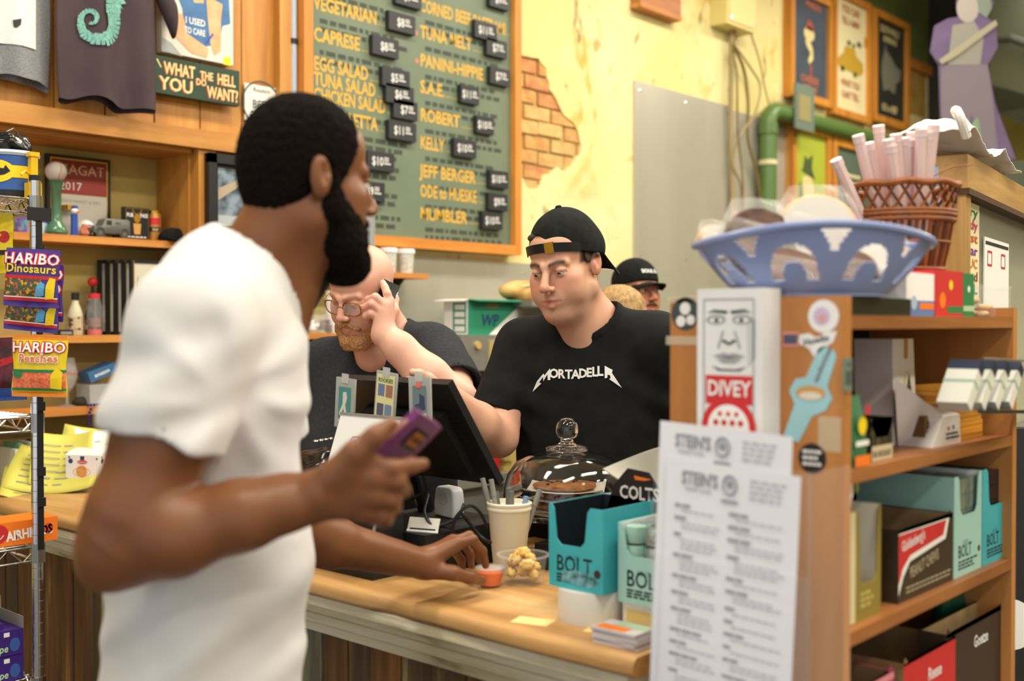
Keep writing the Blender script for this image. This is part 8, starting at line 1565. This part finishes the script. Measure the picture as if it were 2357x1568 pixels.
c = Vector((ax(90, 3.88), 3.885, ZA)); t = thing('blue_mug', 'blue and white mug in the alcove behind the wire rack', 'mug', c); bm = B(); lathe(bm, [(.030, 0), (.034, .07), (.031, .07), (.028, .004), (0, .004)], seg=24); obj('mug', bm, mat('mug_pale', 'b8c8d8', .3), t, smooth=True); bm = B(); lathe(bm, [(.0345, .045), (.0348, .058)], seg=24); obj('blue_band', bm, mat('toy_blue'), t); bm = B(); tube(bm, [(.032, 0, .055), (.052, 0, .045), (.050, 0, .025), (.030, 0, .018)], .004, 8); obj('handle', bm, mat('mug_pale'), t, smooth=True)
c = Vector((ax(52, 3.86), 3.86, ZA)); t = thing('bright_cup', 'pink and purple patterned cup in the alcove behind the wire rack', 'cup', c); bm = B(); lathe(bm, [(.030, 0), (.040, .075), (.037, .075), (.027, .004), (0, .004)], seg=28); obj('cup', bm, mat('pattern_purple', '7a4a9c', .4, col2='2fa79f', scale=45, contrast=(.45, .55), col3='d04a8c'), t, smooth=True); bm = B(); lathe(bm, [(.0405, .074), (.041, .078), (.037, .078)], seg=28); obj('rim', bm, mat('magenta_rim', 'c04a8c', .4), t)
s = Sdf(); c = Vector((ax(398, 3.80), 3.80, ZA)); s.u(ell((0, 0, .012), (.060, .045, .040)), .02); s.u(rcone((.03, -.02, .03), (.065, -.04, -.01), .012, .010), .02); v, q = mesh_sdf(lambda P: np.maximum(s(P)+.003*nz(P, 60), .0008-P[:, 2]), (-.09, -.07, -.005), (.1, .06, .08), .006); t = thing('cloth_hat', 'crumpled black cloth cap at the end of the alcove shelf', 'cap', c); sdf_obj('crown', [(v+np.array(c), q, None)], mat('black_twill'), t); bm = B(); grid(bm, lambda u_, v_: Vector((-.045+.09*u_, -.04-.02*v_, .010-.004*math.sin(u_*3)-.006*v_)), 8, 3, .003); obj('peak', bm, mat('black_twill'), t, smooth=True)
# ---- alcove, middle shelf
ZB = 1.458; fr_m = M_black
for k in range(5):
    x0, x1 = ax(232+9*k, 3.9), ax(372+3*k, 3.9); y = 3.930-.030*k; t = thing('leaning_frame', ['rearmost black picture frame leaning in the alcove stack', 'second black frame from the back of the alcove stack', 'third black frame from the back of the alcove stack', 'fourth black frame from the back, behind the front certificate', 'front gold-lined black frame with printed certificate in the alcove stack'][k], 'frame', ((x0+x1)/2, y, ZB), group='black frames leaning in the alcove')
    for a in ((x0, x0+.012, 0, .278), (x1-.012, x1, 0, .278), (x0+.012, x1-.012, 0, .012), (x0+.012, x1-.012, .266, .278)): bm = B(); box(bm, a[0], a[1], y-.012, y, ZB+a[2], ZB+a[3]); obj('frame_rail', bm, fr_m, t, world=True, bevel=.001)
    bm = B(); box(bm, x0+.012, x1-.012, y-.008, y-.002, ZB+.012, ZB+.266); obj('sheet', bm, mat('certificate_cream', 'd2cfba', .6), t, world=True); bm = B(); box(bm, x0+.010, x0+.014, y-.0125, y-.011, ZB+.004, ZB+.274); obj('gold_edge', bm, M_gold, t, world=True)
    if k == 4: M_ = FWALL(y-.0084); part_text(t, M_ @ Matrix.Translation((x1-.05, ZB+.16, 0)) @ Matrix.Rotation(math.pi/2, 4, 'Z'), 'AWARD', .05, M_ink, bold=.02); bm = B(); [lines_bm(bm, M_ @ Matrix.Translation((x0+.03+.014*j, ZB+.02, 0)) @ Matrix.Rotation(math.pi/2, 4, 'Z'), 0, .22, -.004, .004, 1, .004, RND, .8, (.01, .03), .004) for j in range(5)]; obj('print', bm, M_grey_ink, t, world=True, kind='stuff')
c = Vector((ax(172), 3.84, ZB)); t = thing('sauce_bottle', 'cream labelled bottle with black cap on middle alcove shelf', 'bottle', c); bm = B(); lathe(bm, [(.022, 0), (.025, .004), (.025, .075), (.020, .095), (.012, .115), (.011, .130), (0, .130)], seg=28); obj('bottle', bm, mat('cream_bottle', 'c8c0a4', .4), t, smooth=True); bm = B(); lathe(bm, [(.0255, .018), (.0255, .066)], seg=28); obj('label', bm, mat('busy_label', 'c4ae90', .5, col2='5a3c2c', scale=70, contrast=(.5, .58)), t); bm = B(); lathe(bm, [(.0135, .126), (.0135, .152), (0, .153)], seg=20); obj('cap', bm, M_black, t, smooth=True)
c = Vector((ax(216), 3.84, ZB)); t = thing('spice_jar', 'clear shaker with red cap and contents on middle alcove shelf', 'jar', c); bm = B(); lathe(bm, [(.026, 0), (.028, .10), (.020, .135), (0, .135)], seg=24); obj('jar', bm, M_clear, t, smooth=True); bm = B(); lathe(bm, [(.021, .133), (.021, .150), (0, .152)], seg=24); obj('cap', bm, M_red, t, smooth=True); bm = B(); lathe(bm, [(.024, .002), (.025, .02), (0, .02)], seg=24); obj('red_base', bm, M_red, t, smooth=True); bm = B(); lathe(bm, [(.022, .03), (.022, .06), (0, .062)], seg=20); obj('contents', bm, mat('teal_contents', '3a6a64', .5, col2='a03c30', scale=60), t, smooth=True)
c = Vector((ax(212, 3.90), 3.90, ZB)); t = thing('red_whistle', 'tall dark stem with round red top behind the shaker', 'ornament', c); bm = B(); cyl(bm, (0, 0, 0), (0, 0, .18), .006, seg=10); obj('stem', bm, M_black, t); bm = B(); bmesh.ops.create_uvsphere(bm, u_segments=16, v_segments=10, radius=.018, matrix=Matrix.Translation((0, 0, .195))); obj('ball', bm, M_red, t, smooth='all')
c = Vector((ax(199, 3.90), 3.88, ZB)); t = thing('dark_bottle', 'small dark bottle between cream bottle and shaker', 'bottle', c); bm = B(); lathe(bm, [(.017, 0), (.018, .07), (.009, .10), (.009, .125), (0, .126)], seg=20); obj('bottle', bm, M_black, t, smooth=True); bm = B(); lathe(bm, [(.0185, .02), (.0185, .055)], seg=20); obj('label', bm, mat('busy_label'), t)
for px, nm, m in ((145, 'small black gadget on middle alcove shelf', M_black), (152, 'tan block behind the cream bottle', mat('tan_block', 'b0a070', .6))):
    c = Vector((ax(px, 3.80 if px < 150 else 3.90), 3.80 if px < 150 else 3.90, ZB)); t = thing('small_block', nm, 'object', c); bm = B(); box(bm, -.025, .025, -.02, .02, 0, .02 if px < 150 else .05); obj('block', bm, m, t, bevel=.003); bm = B(); box(bm, -.02, .02, -.0206, -.02, .004, .014); obj('plate', bm, mat('grey_edge', '8c8880', .3), t)
# ---- alcove, lower shelf
ZC = 1.203
c = Vector((ax(155), 3.85, ZC)); t = thing('stemmed_glass', 'tall stemmed beer glass with red script on lower alcove shelf', 'glass', c); bm = B(); lathe(bm, [(.034, 0), (.030, .004), (.006, .010), (.006, .05), (.020, .065), (.034, .095), (.036, .125), (.026, .175), (.025, .175), (.034, .125), (.032, .098), (.018, .068), (0, .06)], seg=32); obj('glass', bm, M_clear, t, smooth=True); part_text(t, basis(t) @ frame_of((0, -.0368, .115), (1, 0, 0), (0, 0, 1)), 'Duvel', .018, M_red, shear=.2, align='CENTER')
c = Vector((ax(228), 3.86, ZC)); t = thing('storage_bin', 'clear plastic bin of odds and ends on lower alcove shelf', 'bin', c); bm = B(); box(bm, -.055, .055, -.05, .05, 0, .075); obj('bin', bm, mat('frosted_bin', 'c8ccc8', .3, alpha=.6), t, bevel=.006); bm = B(); box(bm, -.058, .058, -.053, .053, .072, .080); obj('lid', bm, M_clear, t, bevel=.002)
t = thing('shipping_box', 'tilted blue and white parcel box lettered amazon on the clear bin', 'box', c+Vector((0, 0, .0805)), rot=(0, -.35, 0)); bm = B(); box(bm, -.04, .07, -.04, .04, .018, .055); obj('box', bm, mat('parcel_blue', '3a6a94', .5), t, bevel=.002); part_text(t, basis(t) @ frame_of((-.02, -.0406, .03), (1, 0, 0), (0, 0, 1)), 'amazon', .02, M_white, bold=.02)
t = thing('bead_necklace', 'string of purple-blue beads draped over lower alcove shelf', 'beads', Vector((ax(203), 3.775, ZC))); bs = B(); bmesh.ops.create_icosphere(bs, subdivisions=1, radius=.006); b0 = obj('bead', bs, mat('violet_bead', '2c2a78', .2, .3), t, smooth=True)
for k in range(1, 26):
    b1 = inst(b0, t); a = k/25*2*math.pi
    b1.location = (.022*math.cos(a*1.0)-.02, -.012-.002*math.sin(k), -.052+.058*math.sin(a)) if k > 8 else (-.04+.012*k, -.002, .007)
b0.location = (-.04, -.002, .007)
s = Sdf(); c = Vector((ax(185, 3.86), 3.86, ZC)); s.u(ell((0, 0, .012), (.035, .03, .02)), .01); v, q = mesh_sdf(lambda P: np.maximum(s(P)+.003*nz(P, 90), .0005-P[:, 2]), (-.06, -.06, -.005), (.06, .06, .05), .005); t = thing('dark_cloth', 'small dark crumpled cloth beside the stemmed glass', 'cloth', c); sdf_obj('cloth', [(v+np.array(c), q, None)], mat('olive_black', '2c2a1c', .8), t); bm = B(); tube(bm, [c+Vector((.02, -.02, .01)), c+Vector((.04, -.03, .004)), c+Vector((.05, -.01, .004))], .002, 5); obj('cord', bm, M_black, t, world=True)
# row of books and papers under the shelf, on the counter
for k in range(9):
    c = Vector((ax(35+9*k, 3.80), 3.80, .862)); bm = B(); box(bm, -.006, .006, 0, .12, 0, .21+.02*math.sin(k*2)); o = tag(obj('binder', bm, mat('spine_%d' % (k % 4), ['c8c8b4', '5a8a5c', 'd8d4c0', '2c4a3c'][k % 4], .6), bevel=.001), ['cream', 'green', 'ivory', 'dark green'][k % 4]+' thin binder standing below the lowest alcove shelf', 'binder', 'binders below the alcove shelves'); o.location = c
# yellow invoices and white slips heaped on the counter's far end
ysl = mat('yellow_invoice', 'd2cc5c', .6, col2='c8c258', scale=5)
for k, (px, py, dx, w, d, rz, rx, z, m, nm) in enumerate([(45, 1110, .0, .30, .24, -.50, 14, .004, ysl, 'bottom yellow invoice on the counter behind the rack pole'), (70, 1085, .02, .28, .22, -.75, 34, .05, ysl, 'yellow invoice propped up behind the rack pole'), (160, 1050, .06, .26, .20, -.60, 42, .075, ysl, 'yellow invoice slanting behind the waffle boxes'), (200, 1020, .10, .24, .18, -.85, 50, .10, ysl, 'bright yellow invoice topmost of the heap behind the waffle boxes'), (105, 1090, .0, .22, .20, -.95, 26, .03, M_white, 'white slip between the yellow invoices'), (140, 1040, .05, .12, .16, -.40, 48, .09, M_white, 'curled white slip on the invoice heap'), (40, 1060, .03, .18, .18, -.65, 58, .075, ysl, 'yellow invoice with printed box at edge of heap')]):
    p = PZ(px, py, TOPZ+z); t = thing('invoice_sheet', nm, 'paper', (max(1.52, min(p.x+dx, 1.80)), min(p.y, 3.45), TOPZ+z), rot=(math.radians(rx), 0, rz)); bm = B(); fs_ = lambda u_, v_: Vector(((u_-.5)*w, (v_-.4)*d, .030*(u_-.5)**2*4+.018*math.sin(3*v_+k)*v_)); grid(bm, fs_, 10, 10, .0006); obj('sheet', bm, m, t, smooth='all')
    bm = B()
    for j in range(6):
        for u0, u1 in ((.12, .45), (.5, .6+.05*(j % 4))): a_, b_ = fs_(u0, .15+.12*j), fs_(u1, .15+.12*j); c_, e_ = fs_(u1, .165+.12*j), fs_(u0, .165+.12*j); bm.faces.new([bm.verts.new(q_+Vector((0, 0, .002))) for q_ in (a_, b_, c_, e_)])
    obj('print', bm, M_grey_ink, t, kind='stuff')
# waffle boxes
wbx2 = mat('waffle_white', 'e6e4e2', .5)
def waffle(loc, rz, nm, h=.115):
    t = thing('waffle_box', nm, 'box', loc, rz); w, d = .118, .095
    bm = B(); box(bm, -w/2, w/2, 0, d, 0, h); obj('carton', bm, wbx2, t, bevel=.0015)
    hexa(bm := B(), [(-w/2, 0, h), (w/2, 0, h), (w/2, d, h), (-w/2, d, h), (-w/2+.004, .012, h+.012), (w/2-.004, .012, h+.012), (w/2, d, h+.022), (-w/2, d, h+.022)]); obj('lid', bm, wbx2, t)
    for Mf in (frame_of((-w/2, 0, 0), (1, 0, 0), (0, 0, 1)), frame_of((w/2, 0, 0), (0, 1, 0), (0, 0, 1))):
        M_ = basis(t) @ Mf; ww = w if Mf[1][0] == 0 else d
        part_flat(t, M_, [rect(0, ww, .010, .018)], M_orange, 'orange_stripe'); part_text(t, M_, 'Stroopwafels', .016, mat('grey_navy', '5a6474', .6), align='CENTER', x=ww/2, y=.026, xs=.85); part_flat(t, M_, [circ(ww*.46, .064, .019, 24)], mat('waffle_tan', 'c88848', .6, col2='d8a060', scale=90), 'waffle_picture'); bm = B(); tube(bm, [M_ @ Vector((ww*.46+.029*math.cos(a), .062+.014*math.sin(a), .0005)) for a in [2*math.pi*k/28 for k in range(28)]], .0007, 5, closed=True); obj('caramel_ring', bm, M_orange, t, world=True)
        part_flat(t, M_, [circ(ww*.48, .093, .018, 24, .0065)], M_red, 'red_oval'); part_text(t, M_, 'Daelmans', .008, M_white, align='CENTER', x=ww*.48, y=.0905, depth=.0008); part_flat(t, M_, [rect(ww*.42, ww*.54, .100, .112)], mat('crest_navy', '2c3c64', .5), 'crest'); part_flat(t, M_, [circ(ww*.14, .096, .008, 16)], mat('crest_navy'), 'round_badge')
        for cx, cy in ((.10, .112), (.90, .108), (.10, .026), (.90, .026)): part_flat(t, M_, [circ(ww*cx, cy-.004, .004, 5)], mat('grey_navy'), 'corner_flourish')
    return t
p = PZ(188, 1136, TOPZ); t = waffle((p.x+.02, p.y+.03, TOPZ), math.radians(-58), 'white waffle box with orange stripe standing on countertop by the rack'); 
p2 = PZ(262, 1120, TOPZ); waffle((1.72, 2.80, TOPZ), math.radians(-62), 'second white waffle box hidden partly by the customer\'s arm', .21)
# ---- chrome wire rack with candy
RX, RY = PD(84, 900, 2.58).x, PD(84, 900, 2.58).y; t = thing('wire_rack', 'chrome wire rack with round post in front of the counter', 'rack', (RX-.3, RY+.15, 0))
for x, y in ((RX, RY), (RX-.62, RY), (RX, RY+.36), (RX-.62, RY+.36)):
    bm = B(); cyl(bm, (x, y, .0), (x, y, 1.83), .0127, seg=20); pl = obj('post', bm, M_chrome, t, world=True, smooth=True)
    bm = B(); [tube(bm, [(x+.0129*math.cos(a), y+.0129*math.sin(a), z) for a in [2*math.pi*k/16 for k in range(16)]], .0006, 4, closed=True) for z in [.2+.0254*j for j in range(62)]]; obj('post_grooves', bm, mat('groove_dark', '6a6a68', .4, .8), pl, world=True, kind='stuff')
    bm = B(); lathe(bm, [(0, 0), (.0135, 0), (.0135, .012), (0, .014)], (x, y, 1.828), 16); obj('post_cap', bm, M_black, pl, world=True)
RZ = [1.785, 1.285, .985, .676, .3]
for z in RZ:
    sh_ = B(); 
    for y in (RY, RY+.36): tube(sh_, [(RX-.62, y, z), (RX, y, z)], .0032, 6); tube(sh_, [(RX-.62, y, z-.032), (RX, y, z-.032)], .0028, 6); tube(sh_, [(RX-.62+.62*j/18, y, z-.032 if j % 2 else z) for j in range(19)], .0018, 5)
    for x in (RX, RX-.62): tube(sh_, [(x, RY, z), (x, RY+.36, z)], .0032, 6); tube(sh_, [(x, RY, z-.032), (x, RY+.36, z-.032)], .0028, 6); tube(sh_, [(x, RY+.36*j/10, z-.032 if j % 2 else z) for j in range(11)], .0018, 5)
    for j in range(1, 15): tube(sh_, [(RX-.62, RY+.36*j/15, z+.002), (RX, RY+.36*j/15, z+.002)], .0015, 5)
    obj('wire_shelf', sh_, M_chrome, t, world=True, smooth=True); bm = B()
    for x, y in ((RX, RY), (RX-.62, RY)): cyl(bm, (x, y, z-.036), (x, y, z+.008), .017, seg=14)
    obj('corner_collar', bm, mat('collar_chrome', 'a0a09c', .25, 1.0), t, world=True, kind='stuff')
# black clip strip down the post
t = thing('clip_strip', 'black plastic clip strip hanging down the rack post', 'strip', (RX, RY-.02, .9)); bm = B(); box(bm, RX-.007, RX+.007, RY-.019, RY-.016, .98, 1.76); obj('strip', bm, M_black, t, world=True); bm = B(); box(bm, RX-.027, RX+.027, RY-.022, RY-.0165, 1.735, 1.765); obj('header', bm, M_black, t, world=True)
for z in (1.66, 1.45, 1.30, 1.15, 1.08): bm = B(); box(bm, RX-.009, RX+.009, RY-.025, RY-.019, z, z+.02); obj('clip', bm, M_black, t, world=True, bevel=.001)
# candy bags
def candy_bag(nm, px, py, D, w, h, rot, base, tops, layers, texts, rz=None):
    c = PD(px, py, D); Mb = frame_of(c, RH, UP) @ Matrix.Rotation(rot, 4, 'Z'); t = thing('candy_bag', nm, 'candy bag', c)
    def pillow(u_, v_, s_): x, y = (u_-.5)*w, (.5-v_)*h; e = min(u_, 1-u_)*2; f = min(v_, 1-v_)*2; return Vector((x+.004*math.sin(9*v_)*(u_-.5), y, s_*.011*(max(0, e)**.55)*(max(0, min(1, (f-.12)/.5))**.7)+.0018*math.sin(20*u_+8*v_)*e))
    bm = B(); grid(bm, lambda u_, v_: pillow(u_, v_, 1)+Vector((0, 0, .0006)), 18, 24); grid(bm, lambda u_, v_: pillow(u_, v_, -1)-Vector((0, 0, .0006)), 18, 24); bm.transform(Mb); obj('bag', bm, base, t, world=True, smooth='all')
    def lay(name, poly, m, off):
        bm = B(); flat(bm, None, poly, 0); bmesh.ops.triangulate(bm, faces=bm.faces)
        for _ in range(4):
            ed = [e for e in bm.edges if e.calc_length() > .012]
            if not ed: break
            bmesh.ops.subdivide_edges(bm, edges=ed, cuts=1); bmesh.ops.triangulate(bm, faces=bm.faces)
        for v in bm.verts: q = pillow(min(1, max(0, v.co.x/w+.5)), min(1, max(0, .5-v.co.y/h)), 1); v.co.z = q.z+off
        bm.transform(Mb); obj(name, bm, m, t, world=True)
    for i, (n_, pl, m) in enumerate(layers): lay(n_, [(x*w, y*h) for x, y in pl], m, .0014+.0005*i)
    for tx, sz, fy, m, out in texts:
        for j, (mm, bb, off) in enumerate(((out, .085, .0046), (m, .016, .0056)) if out else ((m, .02, .005),)):
            bm = B(); text_bm(bm, tx, sz, None, bold=bb, align='CENTER', y=fy*h, depth=0, space=1.05)
            for v in bm.verts: q = pillow(min(1, max(0, v.co.x/w+.5)), min(1, max(0, .5-v.co.y/h)), 1); v.co.z = q.z+off
            bm.transform(Mb); obj('lettering' if j or not out else 'letter_outline', bm, mm, t, world=True)
    return t
pur = mat('purple_bag_film', '4a3088', .25); yel = mat('yellow_bag_film', 'ecd01e', .25); orr = mat('orange_bag_film', 'e08420', .25); gummy = mat('mixed_gummies', '3c5a34', .15, col2='a83c2c', scale=120, contrast=(.45, .55), col3='c8b840'); peach = mat('peach_gummies', 'e0603c', .3, col2='ee8a5c', scale=130, contrast=(.4, .6)); wred = M_red; bluek = mat('candy_blue', '5aa0c8', .4)
def dino(nm, px, py, D, h=.130, rot=-.06): return candy_bag(nm, px, py, D, .120, h, rot, pur, None, [('window', rect(-.49, .20, -.34, -.02), gummy), ('red_line', rect(-.5, .5, -.02, .04), M_red), ('lower_red_line', rect(-.5, .5, -.40, -.34), M_red), ('pale_stripe', rect(-.5, .5, -.345, -.325), M_white), ('blue_candy', [(.10, -.32), (.12, -.15), (.20, -.05), (.28, -.10), (.26, -.30)], bluek), ('yellow_candy', [(.28, -.36), (.30, -.12), (.36, .02), (.46, .0), (.44, -.34)], M_yellow)], [('HARIBO', .033, .24, M_white, M_red), ('Dinosaurs', .026, .09, M_yellow, None)])
dino('rear purple gummy bag peeping out behind the front one on clip strip', 84, 675, 2.552, rot=-.02); dino('lower purple gummy bag half hidden on clip strip', 76, 702, 2.530, h=.12, rot=-.10); dino('front purple bag lettered HARIBO Dinosaurs on clip strip', 74, 640, 2.505)
candy_bag('yellow bag lettered HARIBO Peaches on clip strip', 92, 842, 2.52, .122, .140, -.02, yel, None, [('orange_top', rect(-.5, .5, .42, .5), orr), ('window', rect(-.49, .49, -.36, -.10), peach), ('green_line', rect(-.5, .5, -.11, -.06), M_green), ('lower_green_line', rect(-.5, .5, -.40, -.36), M_green), ('orange_foot', rect(-.5, .5, -.5, -.42), orr), ('yellow_candy', [(.22, -.36), (.24, -.14), (.34, -.02), (.44, -.10), (.42, -.38)], M_yellow), ('orange_badge', [(-.48+.10+.09*math.cos(a), -.14+.06*math.sin(a)) for a in [2*math.pi*k/16 for k in range(16)]], M_green)], [('HARIBO', .032, .22, M_white, M_red), ('Peaches', .026, .06, M_orange, M_white)])
candy_bag('plain yellow candy bag at the rack\'s side above the purple bags', 2, 560, 2.62, .060, .14, .03, yel, None, [('red_badge', [(.2+.2*math.cos(a), .1+.1*math.sin(a)) for a in [2*math.pi*k/16 for k in range(16)]], M_red), ('black_line', rect(-.5, .5, -.2, -.12), M_ink)], [])
candy_bag('dark red candy bag on rack beside the peach gummies', 8, 850, 2.66, .10, .15, .05, mat('maroon_film', '3a1418', .25, col2='70202a', scale=30), None, [('red_flash', [(-.3, .1), (.5, .25), (.5, .15), (-.2, .0)], M_red), ('blue_foot', rect(-.2, .5, -.5, -.3), M_blue)], [])
# big blue mug on the top shelf, yellow toy ladder, cling-film bundle
c = PD(22, 395, 2.62); c.z = RZ[0]+.004; t = thing('blue_bucket', 'blue bucket with yellow oval bat emblem on rack top shelf', 'bucket', c); bm = B(); lathe(bm, [(.058, 0), (.060, .004), (.062, .100), (.065, .104), (.062, .106), (.058, .100), (.056, .006), (0, .006)], seg=40); obj('bucket', bm, mat('bucket_blue', '4a74c0', .35), t, smooth=True); bm = B(); lathe(bm, [(.0625, .0), (.0630, .018), (.0600, .018)], seg=40); obj('black_foot', bm, M_black, t, smooth=True); bm = B(); lathe(bm, [(.0645, .098), (.067, .104), (.064, .110), (.061, .106)], seg=40, closed=True); obj('rim', bm, mat('rim_grey', 'b8c0c8', .3), t, smooth=True)
def wrap(poly, m, nm, r): 
    bm = B(); flat(bm, None, poly, 0); bmesh.ops.triangulate(bm, faces=bm.faces)
    for _ in range(4):
        ed = [e for e in bm.edges if e.calc_length() > .008]
        if not ed: break
        bmesh.ops.subdivide_edges(bm, edges=ed, cuts=1); bmesh.ops.triangulate(bm, faces=bm.faces)
    a0 = math.atan2(-FH.y, -FH.x)
    for v in bm.verts: a = a0+v.co.x/.062; z = v.co.y; v.co = Vector((r*math.cos(a), r*math.sin(a), z))
    obj(nm, bm, m, t)
wrap(circ(-.008, .060, .046, 28, .027), M_yellow, 'yellow_oval', .0632); wrap(rect(.030, .090, .046, .074), M_yellow, 'yellow_belt', .0630); wrap([(-.044, .060), (-.034, .074), (-.030, .066), (-.016, .068), (-.014, .080), (-.010, .074), (-.006, .074), (-.002, .080), (.0, .068), (.014, .066), (.018, .074), (.028, .060), (.016, .052), (.006, .050), (-.008, .038), (-.022, .050), (-.032, .052)], M_black, 'bat_emblem', .0637)
s = Sdf(); s.u(ell((0, 0, .125), (.045, .045, .03)), .01); v, q = mesh_sdf(lambda P: s(P)+.008*nz(P, 70)+.004*nz(P, 150, 1), (-.07, -.07, .08), (.07, .07, .18), .005); t2 = thing('foil_bundle', 'crumpled black film bundle stuffed in the blue bucket', 'wrapper', c+Vector((0, 0, .1))); sdf_obj('bundle', [(v+np.array(c), q, None)], mat('gloss_black_foil'), t2); bm = B(); tube(bm, [c+Vector((-.02, 0, .15)), c+Vector((0, -.02, .165)), c+Vector((.03, 0, .15))], .002, 5); obj('twist', bm, M_chrome, t2, world=True)
c2 = PD(76, 410, 2.58); c2.z = RZ[0]+.004; t = thing('yellow_toy', 'yellow plastic toy tower beside the blue bucket', 'toy', c2); ytoy = mat('toy_yellow', 'e8b81c', .35)
bm = B(); box(bm, -.008, .008, -.008, .008, .03, .10); obj('mast', bm, ytoy, t, bevel=.002); bm = B(); box(bm, -.014, .014, -.014, .014, 0, .035); obj('base', bm, ytoy, t, bevel=.003); bm = B(); box(bm, -.011, .011, -.011, .011, .095, .105); obj('top_plate', bm, ytoy, t, bevel=.002); bm = B(); tube(bm, [(0, 0, .05), (-.02, -.004, .06), (-.03, -.006, .05)], .003, 6); obj('arm', bm, ytoy, t)
# boxes on the lower rack shelves
Mr = math.radians(0)
def rack_box(nm, x, y, z, w, d, h, m, rz=0): t = thing('candy_carton', nm, 'carton', (x, y, z), rz); bm = B(); box(bm, -w/2, w/2, 0, d, 0, h); obj('carton', bm, m, t, bevel=.0015); return t, basis(t) @ frame_of((-w/2, 0, 0), (1, 0, 0), (0, 0, 1))
t, M_ = rack_box('orange Airheads carton with red smiling disc on rack shelf', RX-.055, RY+.03, RZ[2]+.004, .235, .10, .055, M_orange, .0); part_flat(t, M_, [circ(.095, .030, .024, 24, .022)], M_red, 'red_disc'); part_text(t, M_, 'AIRHEADS', .030, M_white, bold=.04, x=.115, y=.012, xs=.78, rot=.06, depth=.0010); bm = B(); ink(bm, M_, [(.082, .026), (.090, .019), (.100, .019), (.108, .027)], .002, .0010); obj('smile', bm, M_white, t, world=True, kind='stuff'); part_flat(t, M_, [circ(.212, .030, .012, 14)], mat('peach_red', 'c84a1c', .5), 'fruit', .0010)
t, M_ = rack_box('clear ribbed sleeve of blue sweets on rack shelf beside orange carton', RX-.24, RY+.05, RZ[2]+.004, .05, .05, .16, M_clear); bm = B(); box(bm, -.02, .02, .006, .044, .003, .05); obj('sweets', bm, bluek, t, bevel=.004)
bl_m = mat('league_purple', '3c2478', .4); 
for k, (z, nm) in enumerate(((RZ[3]+.004, 'lower purple grape gum carton on the bottom rack shelf'), (RZ[3]+.064, 'upper purple grape gum carton, open, on the bottom rack shelf'))):
    t, M_ = rack_box(nm, RX-.16, RY+.02, z, .27, .12, .058, bl_m, .0); part_text(t, M_, 'LEAGUE', .020, mat('league_orange', 'd0682c', .5), bold=.04, x=.13, y=.036, xs=.85, depth=.0008); part_text(t, M_, 'CHEW', .022, mat('league_orange'), bold=.04, x=.13, y=.014, xs=.85, depth=.0008); part_text(t, M_, 'Grape', .024, mat('grape_mint', 'b8d8b0', .5), shear=.2, bold=.02, x=.182, y=.010, xs=.85, depth=.0012); part_flat(t, M_, [circ(.250, .024, .012, 16, .016)], mat('cap_blue', '3a5aa0', .5), 'blue_mark'); part_flat(t, M_, [rect(.225, .238, .044, .054)], M_white, 'white_tag')
    if k: 
        for a in ((-.135, .135, .118, .120, .058, .115), (.133, .135, .0, .12, .058, .085)): bm = B(); box(bm, *a); obj('open_flap', bm, mat('grey_board', '8a8478', .8), t)
for k in range(7):
    bm = B(); box(bm, -.035, .035, -.025, .025, 0, .014); o = tag(obj('gum_pouch', bm, bl_m, bevel=.005, smooth=True), 'purple gum pouch lying in the open grape carton', 'gum', 'gum pouches in the open carton'); o.location = (RX-.25+.05*(k % 4), RY+.06+.04*(k//4), RZ[3]+.122+.0145*(k//4)); o.rotation_euler = (0, 0, .3*math.sin(k)); Mo = basis(o) @ Matrix.Translation((-.03, -.01, .0142)); part_text(o, Mo, 'LEAGUE', .018, mat('league_orange'), bold=.03, xs=.8)
